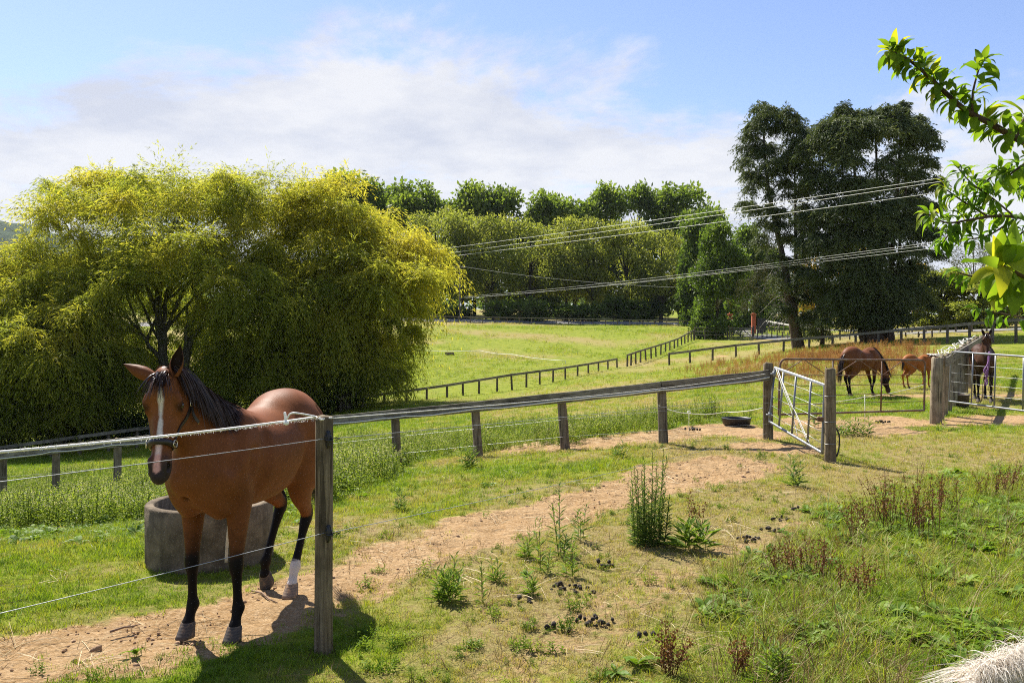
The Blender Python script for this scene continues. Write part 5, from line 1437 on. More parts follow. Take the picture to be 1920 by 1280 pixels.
def strip(name, pts, w, mat, lift=.012, n=60, bank=0.0):
    """a road surface following the ground"""
    P = bez(np.array(pts, float), n); T = np.gradient(P, axis=0); T /= np.linalg.norm(T, axis=1)[:, None]; Nn = np.stack([-T[:, 1], T[:, 0]], 1)
    W = np.interp(np.linspace(0, 1, n), np.linspace(0, 1, len(w)), w) if not np.isscalar(w) else np.full(n, w)
    us = np.linspace(-.5, .5, 7); V = []
    for i in range(n):
        for u in us:
            x, y = P[i] + Nn[i] * W[i] * u; V.append((x, y, G(x, y) + lift + .05 * (1 - (2 * u) ** 2) + bank * (u + .5)))
    k = len(us); i = (np.arange(n - 1)[:, None] * k + np.arange(k - 1)[None]).ravel()
    o = mesh_np(name, np.array(V), np.stack([i, i + 1, i + k + 1, i + k], 1), mat, smooth=True); o['kind'] = 'structure'; return o
def build_roads():
    t = NT('road_surface'); p = t.pos()
    c = t.mix(t.mr(t.noise(1.2, 5, .6, p), .3, .7), rgb(.15, .145, .14), rgb(.24, .23, .22)); m = t.end(t.pbr(c, .9, t.bump(t.noise(30, 4, .6, p), .4, .02), spec=.1))
    strip('road', [((px - 960) / F_PX * d, d) for px, d in [(-400, 163), (300, 163), (700, 161), (900, 159.5), (1100, 159), (1300, 157), (1420, 152), (1600, 158), (1900, 190), (2300, 240)]], 5.0, m, .05, bank=.42)
    strip('driveway', [((px - 960) / F_PX * d, d) for px, d in [(1395, 152), (1398, 135), (1412, 122), (1448, 110), (1510, 98), (1590, 91), (1700, 84), (1860, 78), (2100, 74)]], 4.2, m, .05)

def build_poles():
    t = mat_simple('pole_timber', (.16, .14, .12), .85, var=.3, scale=6); Mw = mat_simple('power_line', (.60, .60, .58), .4, var=.05); Mi = mat_simple('pole_insulator', (.55, .5, .45), .3, var=.05)
    def pole(px, d, top, label, arms=1):
        b = at(px, d, -.2); root = empty('power_pole', b); tag(root, label, 'power pole', 'timber power poles')
        H = S(px, top, d).z - b.z
        mb = MB(); mb.tube([(0, 0, 0), (0, 0, H * .5), (0, 0, H)], [.17, .145, .115], 10); mb.build('mast', t, root)
        for k in range(arms):
            mb = MB(); mb.box((0, -.13, H - .45 - 3.4 * k), (2.3, .12, .14), bevel=.02); mb.build('crossarm', t, root)
            for x in (-1.0, -.35, .35, 1.0):
                mb = MB(); mb.lathe([(.02, 0), (.05, .02), (.035, .08), (.05, .10), (.03, .16), (.0, .17)], 8, (x, -.13, H - .38 - 3.4 * k)); mb.build('insulator', Mi, root)
        return root
    pole(862, 160, 497, 'timber power pole with crossarm standing at the right edge of the golden willow', 2)
    pole(911, 172, 524, 'thin lone pole in front of the olive willow trunks', 1)
    pole(2080, 45, 270, 'timber power pole beyond the frame that carries the upper lines', 2)
    pole(560, 150, 462, 'timber power pole hidden behind the golden willow', 2)
    def line(lab, pts, r=.016):
        """pts: (px, py, d) fixed ends; sag already in the middle points"""
        P = bez(np.array([S(*p) for p in pts]), 40)
        o = wire(None, 'power_line', P, r, Mw, 4); tag(o, lab, 'power line', 'overhead lines crossing before the conifers')
    U = lambda y0, y1, ym: [(560, y0, 150), (1130, ym, 78), (2080, y1, 45)]
    def straight(px0, py0, d0, px1, py1, d1, s, lab, r):
        a = S(px0, py0, d0); b = S(px1, py1, d1); o = wire(None, 'power_line', sag(a, b, s, 30), r, Mw, 4); tag(o, lab, 'power line', 'overhead lines crossing before the conifers')
    straight(560, 497, 150, 2080, 287, 45, .45, 'uppermost of the three bright overhead lines', .016)
    straight(560, 508, 149, 2080, 292, 45.3, .45, 'middle of the three bright overhead lines', .016)
    straight(560, 511, 148, 2080, 317, 45.6, .40, 'lowest of the three bright upper overhead lines', .016)
    straight(862, 556, 160, 2080, 410, 45, .5, 'uppermost of the low bundle of lines crossing in front of the conifer', .010)
    straight(862, 559, 160, 2080, 414, 45.2, .55, 'second of the low bundle of lines crossing in front of the conifer', .010)
    straight(862, 558, 160, 2080, 424, 45.4, .5, 'lowest of the low bundle of lines crossing in front of the conifer', .010)
    straight(862, 499, 160, 1360, 541, 150, .9, 'thin line sloping down from the pole at the golden willow edge', .018)
# ------------------------------------------------------------------ horses: one continuous body from a smooth implicit surface
def surface_nets(D, org, h):
    S = D < 0
    c = [S[i:S.shape[0]-1+i, j:S.shape[1]-1+j, k:S.shape[2]-1+k] for i in (0, 1) for j in (0, 1) for k in (0, 1)]
    n_in = sum(x.astype(np.int8) for x in c)
    act = (n_in > 0) & (n_in < 8)
    I, J, K = np.nonzero(act)
    m = len(I)
    vid = np.full(act.shape, -1, dtype=np.int32); vid[I, J, K] = np.arange(m)
    acc = np.zeros((m, 3)); cnt = np.zeros(m)
    corners = [(0,0,0),(1,0,0),(0,1,0),(1,1,0),(0,0,1),(1,0,1),(0,1,1),(1,1,1)]
    edges = [(0,1),(2,3),(4,5),(6,7),(0,2),(1,3),(4,6),(5,7),(0,4),(1,5),(2,6),(3,7)]
    val = [D[I+a, J+b, K+cc] for a, b, cc in corners]
    for e0, e1 in edges:
        a, b = val[e0], val[e1]
        x = (a < 0) != (b < 0)
        t = a[x] / (a[x] - b[x])
        p = np.array(corners[e0], float) + t[:, None] * (np.array(corners[e1], float) - np.array(corners[e0], float))
        acc[x] += p; cnt[x] += 1
    V = (np.stack([I, J, K], 1) + acc / cnt[:, None]) * h + org
    Q = []
    # edges along x, y, z
    for ax in range(3):
        sl0 = [slice(None)] * 3; sl1 = [slice(None)] * 3
        sl0[ax] = slice(0, -1); sl1[ax] = slice(1, None)
        A = S[tuple(sl0)]; B = S[tuple(sl1)]
        ch = A != B
        o1, o2 = [(1, 2), (2, 0), (0, 1)][ax]
        idx = np.array(np.nonzero(ch)).T
        ok = (idx[:, o1] > 0) & (idx[:, o2] > 0) & (idx[:, o1] < D.shape[o1] - 1) & (idx[:, o2] < D.shape[o2] - 1)
        idx = idx[ok]
        flip = A[idx[:, 0], idx[:, 1], idx[:, 2]]
        def cell(d1, d2):
            q = idx.copy(); q[:, o1] += d1; q[:, o2] += d2
            return vid[q[:, 0], q[:, 1], q[:, 2]]
        quad = np.stack([cell(-1, -1), cell(0, -1), cell(0, 0), cell(-1, 0)], 1)
        quad[~flip] = quad[~flip][:, ::-1]
        Q.append(quad)
    Q = np.concatenate(Q)
    return V, Q[(Q >= 0).all(1)]

class Field:
    def __init__(s, lo, hi, h):
        s.h = h; s.lo = np.array(lo, float)
        s.n = np.ceil((np.array(hi) - s.lo) / h).astype(int) + 1
        s.ax = [s.lo[i] + np.arange(s.n[i]) * h for i in range(3)]
        s.D = np.full(tuple(s.n), 0.12, dtype=np.float32)
    def tube(s, pts, side=(0, 1, 0), k=.04, n=None, sub=False, mir=False):
        """pts rows: x y z lateral_radius inplane_radius"""
        P = np.array(pts, float)
        if n is None: n = max(2, (len(P) - 1) * 5 + 1)
        P = bez(P, n) if len(P) > 2 else P
        P[:, 3:] = np.maximum(P[:, 3:], .003)
        for sgn in ((1, -1) if mir else (1,)):
            Q = P.copy(); sd = np.array(side, float)
            if sgn < 0: Q[:, 1] *= -1; sd = sd * np.array([1, -1, 1])
            s._tube(Q, sd, k, sub)
    def _tube(s, P, sd, k, sub):
        mg = k * 1.3 + .03
        rm = P[:, 3:].max()
        lo = ((P[:, :3].min(0) - rm - mg - s.lo) / s.h).astype(int); hi = ((P[:, :3].max(0) + rm + mg - s.lo) / s.h).astype(int) + 2
        lo = np.clip(lo, 0, s.n); hi = np.clip(hi, 0, s.n)
        if (hi <= lo).any(): return
        loc = np.full(tuple(hi - lo), 0.12, dtype=np.float32)
        for a, b in zip(P[:-1], P[1:]):
            r = max(a[3:].max(), b[3:].max()) + mg
            l2 = np.clip(((np.minimum(a[:3], b[:3]) - r - s.lo) / s.h).astype(int), lo, hi); h2 = np.clip(((np.maximum(a[:3], b[:3]) + r - s.lo) / s.h).astype(int) + 2, lo, hi)
            if (h2 <= l2).any(): continue
            X = s.ax[0][l2[0]:h2[0]][:, None, None] - a[0]; Y = s.ax[1][l2[1]:h2[1]][None, :, None] - a[1]; Z = s.ax[2][l2[2]:h2[2]][None, None, :] - a[2]
            t = b[:3] - a[:3]; L = np.linalg.norm(t); t = t / max(L, 1e-9)
            sv = sd - t * sd.dot(t); sv /= np.linalg.norm(sv); nv = np.cross(t, sv)
            c = X * t[0] + Y * t[1] + Z * t[2]
            u = np.clip(c / L, 0, 1)
            ra = a[3] + (b[3] - a[3]) * u; rb = a[4] + (b[4] - a[4]) * u
            c = (c - u * L)
            A = (X * sv[0] + Y * sv[1] + Z * sv[2]); B = (X * nv[0] + Y * nv[1] + Z * nv[2])
            rc = np.minimum(ra, rb)
            k0 = np.sqrt((A / ra)**2 + (B / rb)**2 + (c / rc)**2)
            k1 = np.sqrt((A / ra**2)**2 + (B / rb**2)**2 + (c / rc**2)**2) + 1e-6
            d = k0 * (k0 - 1) / k1
            w = loc[l2[0]-lo[0]:h2[0]-lo[0], l2[1]-lo[1]:h2[1]-lo[1], l2[2]-lo[2]:h2[2]-lo[2]]
            np.minimum(w, d.astype(np.float32), out=w)
        W = s.D[lo[0]:hi[0], lo[1]:hi[1], lo[2]:hi[2]]
        if sub:
            loc = -loc
            hh = np.maximum(k - np.abs(W - loc), 0) / k
            W[...] = np.maximum(W, loc) + hh * hh * k * .25
        else:
            hh = np.maximum(k - np.abs(W - loc), 0) / k
            W[...] = np.minimum(W, loc) - hh * hh * k * .25
    def groove(s, xz, r, depth, k):
        """a shallow furrow along a side view curve, cut at the skin on both sides"""
        P = bez(np.array(xz, float), (len(xz) - 1) * 5 + 1); rows = []
        for x, z in P:
            i = int(round((x - s.lo[0]) / s.h)); j = int(round((z - s.lo[2]) / s.h)); col = s.D[i, :, j]
            ins = np.nonzero(col < 0)[0]
            if len(ins): rows.append((x, s.ax[1][ins[-1]] + r - depth, z, r, r))
        if len(rows) > 2: s.tube(rows, k=k, n=len(rows), sub=True, mir=True)
    def ball(s, c, r, k=.03, sub=False, side=(0, 1, 0), axis=(1, 0, 0), r3=None, mir=False):
        c = np.array(c, float); ax = np.array(axis, float); ax /= np.linalg.norm(ax)
        e = .004
        rr = r if isinstance(r, (tuple, list)) else (r, r)
        s.tube([list(c - ax * e) + list(rr), list(c + ax * e) + list(rr)], side=side, k=k, sub=sub, mir=mir)

def unit(v): v = np.array(v, float); return v / np.linalg.norm(v)

HEAD_L = 0.585
#            s     lateral depth
HEAD_SEC = [(-.02, .052, .062), (.06, .074, .098), (.16, .091, .126), (.27, .102, .143), (.36, .094, .142), (.47, .077, .122), (.60, .062, .096), (.74, .053, .080), (.87, .061, .079), (.95, .057, .068), (1.0, .043, .048)]

def std_pose():
    return dict(
        front=[dict(elbow=(.44, .165, .90), knee=(.465, .150, .47), fet=(.455, .150, .195), cor=(.50, .150, .082), hdir=(.35, 0, -1)) for _ in (0, 1)],
        hind=[dict(stifle=(-.40, .17, .90), hock=(-.79, .135, .55), fet=(-.745, .13, .205), cor=(-.70, .13, .082), hdir=(.35, 0, -1)) for _ in (0, 1)],
        poll=(1.0, 0, 1.70), face=(.42, 0, -1.0), neck_mid=None, roll=0.0, thin=0.0)

def head_frame(pose):
    P = np.array(pose['poll'], float); a = unit(pose['face'])
    l = np.array(pose.get('lat', (0, 1, 0)), float)
    l = unit(l - a * l.dot(a))
    f = np.cross(a, l)       # out of the forehead
    return P, a, l, f

def face_pt(fr, s, lat=0.0, out=0.0):
    P, a, l, f = fr
    return P + a * HEAD_L * s + f * out + l * lat

def build_body(pose, h=.009):
    fr = head_frame(pose); P, a, l, f = fr
    lo = np.minimum((-1.0, -.46, -.02), np.minimum(P, P + a * HEAD_L) - .2); hi = np.maximum((.95, .46, 1.72), np.maximum(P, P + a * HEAD_L) + .2)
    lo[2] = -.02
    F = Field(lo, hi, h)
    w = 1 - pose.get('thin', 0.0)
    # trunk
    F.tube([(-.83, 0, 1.19, .09, .11), (-.72, 0, 1.205, .185, .225), (-.58, 0, 1.215, .262 * w, .305), (-.42, 0, 1.195, .283 * w, .315), (-.22, 0, 1.135, .295 * w, .322 * w), (-.02, 0, 1.105, .305 * w, .322 * w), (.18, 0, 1.115, .292 * w, .325), (.36, 0, 1.135, .258, .340), (.52, 0, 1.135, .215, .312), (.65, 0, 1.10, .175, .235), (.74, 0, 1.07, .12, .14)], k=.05)
    # withers, croup, loin
    F.tube([(.18, 0, 1.36, .05, .06), (.36, 0, 1.425, .05, .075), (.52, 0, 1.40, .055, .08)], k=.12)
    F.tube([(-.28, 0, 1.40, .09, .07), (-.50, 0, 1.455, .12, .075), (-.70, 0, 1.37, .09, .08), (-.82, 0, 1.27, .04, .05)], k=.12)
    # shoulder and breast muscles
    F.tube([(.33, .13, 1.36, .07, .12), (.47, .165, 1.18, .085, .15), (.60, .15, 1.04, .085, .12)], k=.10, mir=True)
    F.tube([(.60, .10, 1.06, .09, .10), (.66, .085, .96, .085, .09), (.56, .11, .87, .07, .09)], k=.06, mir=True)
    # haunches
    F.tube([(-.42, .10, 1.36, .12, .14), (-.54, .145, 1.20, .135, .215), (-.56, .16, 1.03, .125, .215), (-.50, .165, .91, .10, .165)], k=.09, mir=True)
    # furrows between the muscles
    F.groove([(.22, 1.40), (.27, 1.22), (.31, 1.05), (.33, .95)], .05, .012, .05)
    F.groove([(-.30, 1.30), (-.33, 1.18), (-.31, 1.04), (-.27, .95)], .06, .020, .07)
    F.groove([(-.62, 1.40), (-.68, 1.25), (-.69, 1.08), (-.66, .94)], .035, .008, .04)
    F.groove([(.50, 1.40), (.57, 1.27), (.64, 1.14)], .04, .010, .05)
    F.groove([(.42, 1.20), (.46, 1.06), (.40, .97)], .03, .006, .04)
    F.tube([(.815, 0, 1.10, .010, .02), (.755, 0, .96, .010, .02)], k=.05, sub=True)
    # neck
    nb = np.array((.50, 0, 1.235)); nm = pose.get('neck_mid')
    pb = P + a * .05 - f * .035
    if nm is None: nm = nb * .42 + pb * .58 + np.array((.0, 0, -.005))
    nm = np.array(nm, float)
    q1 = nb * .5 + nm * .5; q2 = nm * .5 + pb * .5
    F.tube([(.40, 0, 1.21, .17, .27), (*nb, .135, .265), (*q1, .105, .235), (*nm, .088, .185), (*q2, .078, .150), (*pb, .070, .120)], side=l * .5 + np.array((0, .5, 0)), k=.07)
    # head
    rows = []
    for s, ra, rb in HEAD_SEC:
        c = P + a * HEAD_L * s - f * rb
        if s < .1: c = c + f * .012
        rows.append((*c, ra, rb))
    F.tube(rows, side=l, k=.045)
    # cheeks, brows, face crest, nostril wings, lips, chin
    for sg in (1, -1):
        L_ = l * sg
        def hp(s, lat, out): return P + a * HEAD_L * s + L_ * lat + f * out
        F.tube([(*hp(.20, .058, -.20), .030, .06), (*hp(.33, .060, -.205), .030, .075), (*hp(.42, .052, -.19), .02, .05)], side=L_, k=.04)
        F.tube([(*hp(.20, .080, -.020), .022, .022), (*hp(.275, .094, -.036), .024, .024), (*hp(.34, .088, -.062), .018, .02)], side=L_, k=.03)
        F.tube([(*hp(.40, .072, -.09), .014, .014), (*hp(.56, .052, -.085), .010, .010)], side=L_, k=.03)
        F.ball(hp(.285, .101, -.060), .022, k=.018, sub=True)
        F.tube([(*hp(.84, .038, -.018), .022, .022), (*hp(.90, .045, -.028), .022, .026), (*hp(.955, .040, -.05), .016, .02)], side=L_, k=.022)
        F.tube([(*hp(.872, .050, -.020), .011, .012), (*hp(.925, .054, -.034), .0145, .017)], side=L_, k=.010, sub=True)
        F.tube([(*hp(.80, .060, -.125), .006, .006), (*hp(.92, .050, -.105), .006, .006), (*hp(.99, .02, -.085), .006, .006)], side=L_, k=.014, sub=True)
    F.tube([(*(P + a * HEAD_L * .86 - f * .125), .034, .03), (*(P + a * HEAD_L * .93 - f * .118), .034, .03)], side=l, k=.03)
    # legs
    legs = []
    for i, q in enumerate(pose['front']):
        s = 1 if i == 0 else -1      # 0 = left
        e, kn, ft, co = (np.array(q[n]) * np.array((1, s, 1)) for n in ('elbow', 'knee', 'fet', 'cor'))
        up = e + (kn - e) * .28; lw = e + (kn - e) * .72
        th = e + np.array((.03, .0, .12))
        cm = kn + (ft - kn) * .55
        rows = [(*th, .088, .135), (*e, .078, .115), (*up, .066, .088), (*lw, .047, .058), (*(kn + (e - kn) * .12), .043, .049), (*kn, .044, .048), (*(kn + (ft - kn) * .16), .035, .040), (*cm, .026, .034), (*(ft + (kn - ft) * .18), .028, .036), (*ft, .036, .043), (*(ft * .45 + co * .55), .031, .034), (*co, .040, .045)]
        F.tube(rows, k=.035); legs.append(np.array(rows))
        F.tube([(*(kn + (.012, 0, .03)), .03, .03), (*(kn + (.012, 0, -.025)), .03, .03)], k=.03)
        F.ball(ft + np.array((-.022, 0, -.008)), .024, k=.03)
    for i, q in enumerate(pose['hind']):
        s = 1 if i == 0 else -1
        e, hk, ft, co = (np.array(q[n]) * np.array((1, s, 1)) for n in ('stifle', 'hock', 'fet', 'cor'))
        th = np.array((-.48, .15 * s, 1.06)); g1 = e + (hk - e) * .35; g2 = e + (hk - e) * .72; g3 = e + (hk - e) * .90
        dn = ft - hk
        cm = hk + dn * .5
        rows = [(*th, .125, .205), (*(e + np.array((-.06, 0, 0))), .100, .165), (*g1, .078, .120), (*g2, .050, .073), (*g3, .043, .058), (*hk, .042, .055), (*(hk + dn * .15), .039, .050), (*(hk + dn * .32), .031, .041), (*cm, .027, .037), (*(hk + dn * .82), .029, .038), (*ft, .037, .045), (*(ft * .45 + co * .55), .031, .035), (*co, .040, .046)]
        F.tube(rows, k=.04); legs.append(np.array(rows))
        bk = unit(np.array((-1, 0, 0)) + 0.0)
        F.tube([(*(g3 + bk * .055 + np.array((0, 0, .07))), .014, .016), (*(hk + bk * .046 + np.array((0, 0, .035))), .022, .024), (*(hk + bk * .032 + np.array((0, 0, -.05))), .02, .02)], k=.03)
        F.ball(ft + np.array((-.022, 0, -.008)), .025, k=.03)
    V, Q = surface_nets(F.D, F.lo, h)
    # keep the largest connected piece's verts: light smoothing
    nb_sum = np.zeros_like(V); nb_cnt = np.zeros(len(V))
    for _ in range(2):
        nb_sum[:] = 0; nb_cnt[:] = 0
        for x, y in ((0, 1), (1, 2), (2, 3), (3, 0)):
            np.add.at(nb_sum, Q[:, x], V[Q[:, y]]); np.add.at(nb_cnt, Q[:, x], 1)
            np.add.at(nb_sum, Q[:, y], V[Q[:, x]]); np.add.at(nb_cnt, Q[:, y], 1)
        V = V * .5 + .5 * nb_sum / np.maximum(nb_cnt, 1)[:, None]
    return V, Q, fr, legs

def hair_ribbons(name, paths, width, mat, parent, tone=None):
    """paths: list of (k,3) arrays. Each strand a tapering ribbon facing roughly sideways"""
    VV = []; FF = []; TT = []; b = 0
    for i, p in enumerate(paths):
        p = np.asarray(p, float); k = len(p)
        t = np.gradient(p, axis=0); t /= np.linalg.norm(t, axis=1)[:, None] + 1e-9
        sd = np.cross(t, RNG.normal(size=3)); sd /= np.linalg.norm(sd, axis=1)[:, None] + 1e-9
        w = width * RNG.uniform(.6, 1.3) * np.clip(1.15 - (np.linspace(0, 1, k)) ** 2, .12, 1)[:, None] * .5
        VV.append(np.stack([p - sd * w, p + sd * w], 1).reshape(-1, 3))
        q = np.arange(k - 1) * 2 + b
        FF.append(np.stack([q, q + 1, q + 3, q + 2], 1)); b += 2 * k
        tt = np.full(2 * k, RNG.uniform(0, 1) if tone is None else tone[i]); TT.append(tt)
    return mesh_np(name, np.concatenate(VV), np.concatenate(FF), mat, parent, smooth=True, attrs={'tone': np.concatenate(TT)})

def mat_coat(name, rough=.52):
    t = NT(name)
    a = t.attr('coat').outputs['Color']
    v = t.obj()
    n = t.noise(5.0, 4, .55, v); n2 = t.noise(150, 3, .6, t.scale(v, (.45, 1, .45)))
    k = t.math('ADD', t.mr(n, .3, .7, .84, 1.14, False), t.mr(n2, .3, .7, -.16, .16, False))
    c = t.mix(1.0, a, k, 'MULTIPLY')
    return t.end(t.pbr(c, rough, t.bump(t.math('ADD', n2, t.math('MULTIPLY', t.noise(22, 4, .6, v), 1.2)), .30, .004), spec=.08))
def mat_hair(name, c0, c1, rough=.42):
    t = NT(name)
    a = t.attr('tone').outputs['Fac']
    return t.end(t.pbr(t.mix(a, rgb(*c0), rgb(*c1)), rough, spec=.45))
M_HOOF = None
def horse_mats():
    global M_HOOF, M_EYE, M_LEATHER, M_BRASS
    t = NT('hoof_horn'); v = t.obj()
    w = t.n('TexWave'); w.wave_type = 'BANDS'; w.bands_direction = 'Z'; w.inputs['Scale'].default_value = 18; w.inputs['Distortion'].default_value = 2.0
    t.L.new(v, w.inputs[0])
    c = t.mix(t.math('MULTIPLY', w.outputs['Fac'], .22), rgb(.060, .050, .045), rgb(.17, .14, .115))
    c = t.mix(t.mr(t.noise(25, 3, .6, v), .50, .70), c, rgb(.20, .135, .085)); inf = t.n('ObjectInfo').outputs['Color']; c = t.mix(1.0, c, inf, 'MULTIPLY')
    M_HOOF = t.end(t.pbr(c, .7, t.bump(w.outputs['Fac'], .12, .003)))
    M_EYE = mat_simple('horse_eye', (.012, .007, .005), .06, spec=.8, var=0)
    M_LEATHER = mat_simple('dark_leather', (.022, .017, .016), .45, spec=.5, var=.35, scale=60, bump=.2)
    M_BRASS = mat_simple('buckle_metal', (.62, .55, .42), .3, metal=.9, var=.1)

def ear_mesh(base, tip, open_dir, width, mat, parent, bend=.0):
    base = np.array(base, float); tip = np.array(tip, float); d = tip - base; L = np.linalg.norm(d); d /= L
    o = np.array(open_dir, float); o = unit(o - d * o.dot(d)); sd = np.cross(d, o)
    ns, na = 14, 13
    V = []; C = []
    for lay in (0, 1):
        for i in range(ns):
            s = i / (ns - 1)
            r = width * (np.interp(s, [0, .12, .35, .6, .82, 1], [.62, .82, 1.0, .82, .42, .03])) - lay * .0035
            r = max(r, .0008)
            amax = math.radians(np.interp(s, [0, .15, .5, 1], [172, 150, 112, 85]))
            c = base + d * L * s + sd * 0 + o * (-bend * s * s * L)
            for j in range(na):
                an = -amax + 2 * amax * j / (na - 1)
                V.append(c - o * math.cos(an) * r * .9 + sd * math.sin(an) * r + o * r * .25)
                C.append(lay)
    V = np.array(V); n1 = ns * na; F = []
    for i in range(ns - 1):
        for j in range(na - 1):
            q = i * na + j
            F.append((q, q + 1, q + na + 1, q + na)); F.append((n1 + q, n1 + q + na, n1 + q + na + 1, n1 + q + 1))
        for j in (0, na - 1):
            q = i * na + j
            F.append((q, q + na, n1 + q + na, n1 + q))
    return V, np.array(F), np.array(C, float)

def hoof_data(name='hoof'):
    mb = MB(); n = 20; vs = []
    prof = [(-.012, .86, 0.0), (0.0, 1.0, 0.0), (.030, 1.07, .010), (.062, 1.17, .020), (.082, 1.24, .027), (.084, 1.10, .027)]
    for z, sc, fx in prof:
        for k in range(n):
            a_ = 2 * math.pi * k / n
            x = math.cos(a_); y = math.sin(a_)
            rx = .049 * sc * (1 if x > 0 else .90); ry = .047 * sc
            slope = fx * (1.0 + .7 * max(x, 0))
            vs.append((x * rx + slope, y * ry, -z))
    fs = []
    m = len(prof)
    for i in range(m - 1):
        for k in range(n):
            k2 = (k + 1) % n; fs.append((i * n + k, i * n + k2, (i + 1) * n + k2, (i + 1) * n + k)[::-1])
    mb.add(vs, fs, True); mb.add([vs[(m - 1) * n + k] for k in range(n)], [tuple(range(n))]); mb.add([vs[k] for k in range(n)], [tuple(range(n))[::-1]])
    return mb.data(name, M_HOOF)

def build_horse(name, pose, loc, rz, scale, coat, h=.009, ear=None, mane=None, hair_mat=None, coat_mat=None, tail_n=160, mane_n=420, mane_side=1, mane_len=.26, forelock_n=60, hair_w=.006, blaze=None, sock=(), points=True, muzzle=(.055, .035, .03), dark_face=0.0, tail_len=.85, crest_up=0.0, wild=.12, black_to=(.52, .80), belly=None):
    V, Q, fr, legs = build_body(pose, h)
    P, a, l, f = fr
    C = np.empty((len(V), 4)); C[:, 3] = 1
    base = np.array(coat)
    C[:, :3] = base
    nz = fbm(V[:, 0] * 1.0 + V[:, 1] * .7, V[:, 2], .22, 3)
    C[:, :3] *= (0.86 + .28 * nz)[:, None]
    # darker topline and paler flank folds of a bay coat
    if belly is not None:
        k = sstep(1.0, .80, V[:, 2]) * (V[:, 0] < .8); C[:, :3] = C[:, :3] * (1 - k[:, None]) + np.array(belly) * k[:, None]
    # head coordinates
    rel = V - P
    hs = rel @ a / HEAD_L; hl = rel @ l; ho = rel @ f
    inhead = (hs > -.05) & (hs < 1.1) & (np.abs(hl) < .16) & (ho > -.32) & (ho < .1)
    if points:
        best = np.full(len(V), 9.0); bz = np.ones(len(V))
        lo_, hi_ = black_to
        for li, rows in enumerate(legs):
            m = (V[:, 2] < 1.0)
            sgn = 1 if li in (0, 2) else -1
            front = li < 2
            sel = m & (V[:, 1] * sgn > .0) & ((V[:, 0] > .1) if front else (V[:, 0] < .1))
            pts = bez(rows, 60)[:, :3]
            hk = rows[5][2]
            vv = V[sel]
            ii = np.argmin(((vv[:, None, :] - pts[None]) ** 2).sum(2), 1)
            prm = ii / 59.0
            tk = 5 / (len(rows) - 1.0)
            wob = (fbm(vv[:, 1] * 2 + vv[:, 0], vv[:, 2], .06, 9 + li) - .5)
            if front: k = sstep(tk - .34, tk - .04, prm + wob * .12)
            else:
                # black comes up the back of the gaskin
                k = sstep(tk - .16, tk + .03, prm + wob * .10 - (vv[:, 0] - pts[ii][:, 0]) * .9)
            c = C[sel]; blk = np.array((.010, .008, .0075))
            c[:, :3] = c[:, :3] * (1 - k[:, None]) + blk * k[:, None]
            for (sl, ztop) in sock:
                if sl == li:
                    zz = prm
                    w_ = sstep(ztop - .015, ztop + .015, zz + wob * .06)
                    c[:, :3] = c[:, :3] * (1 - w_[:, None]) + np.array((.62, .55, .50)) * w_[:, None]
            C[sel] = c
    if muzzle is not None:
        k = sstep(.66, .93, hs + (fbm(hl * 2 + 5, ho, .05, 4) - .5) * .12) * inhead * (ho > -.185)
        C[:, :3] = C[:, :3] * (1 - k[:, None]) + np.array(muzzle) * k[:, None]
    if dark_face:
        k = inhead * dark_face * sstep(.30, .05, np.sqrt(((hs - .30) * 2.2) ** 2 + (np.abs(np.abs(hl) - .09) * 7) ** 2))
        C[:, :3] *= (1 - .7 * k)[:, None]
    if blaze:
        wob = (fbm(hs, hl * 3, .06, 21) - .5) * .012
        for (s0, s1, w0, w1, cx0, cx1, col) in blaze:
            u = (hs - s0) / (s1 - s0)
            wdt = w0 + (w1 - w0) * np.clip(u, 0, 1); cx = cx0 + (cx1 - cx0) * np.clip(u, 0, 1)
            wdt = wdt * np.clip((1.02 - u) * 6 if s1 > .9 else 1, .25, 1); k = sstep(wdt + .007, wdt - .006, np.abs(hl - cx) + wob) * sstep(-.04, .05, u) * sstep(1.03, .98, u) * inhead * (ho > -.09)
            C[:, :3] = C[:, :3] * (1 - k[:, None]) + np.array(col) * k[:, None]
    for sg in (1, -1):      # dark skin round the eye
        ec = P + a * HEAD_L * .287 + l * sg * .102 - f * .052
        k = sstep(.052, .028, np.linalg.norm((V - ec) * np.array((1, 1, 1.0)), axis=1)) * .85; nc = P + a * HEAD_L * .90 + l * sg * .050 - f * .030; k = np.maximum(k, sstep(.026, .014, np.linalg.norm(V - nc, axis=1)) * (1 if muzzle is not None and muzzle[0] < .2 else .4))
        C[:, :3] = C[:, :3] * (1 - k[:, None]) + np.array((.012, .009, .008)) * k[:, None]
    root = empty(name, loc, rz); root.scale = (scale,) * 3
    body = mesh_np('body', V, Q, coat_mat, root, smooth=True, attrs={'coat': C})
    vv = [Vector(p) for p in V]
    bvh = BVHTree.FromPolygons(vv, [tuple(q) for q in Q.tolist()])
    # hooves
    hd = hoof_data()
    for i, q in enumerate(pose['front'] + pose['hind']):
        s = 1 if i % 2 == 0 else -1
        co = np.array(q['cor']) * (1, s, 1)
        hdv = unit(q.get('hdir', (.35, 0, -1)))
        if abs(hdv[0] - unit((.35, 0, -1))[0]) < .01: ang = 0.0
        else: ang = q.get('hrot', 0.0)
        o = mesh_obj('hoof', hd, root, loc=tuple(co + np.array((0, 0, .0))), rot=(0, ang, 0))
        z = co[2] if ang == 0 else .084
        o.scale = (1.0, 1.0, z / .084)
        if any(sl == i for sl, _ in sock): o.color = (3.2, 2.8, 2.3, 1)
    # eyes
    eye = MB(); eye.ball((0, 0, 0), .0265, 16, 12)
    ed = eye.data('eye', M_EYE)
    for sg in (1, -1):
        c = P + a * HEAD_L * .287 + l * sg * .0915 - f * .049
        mesh_obj('eye', ed, root, loc=tuple(c))
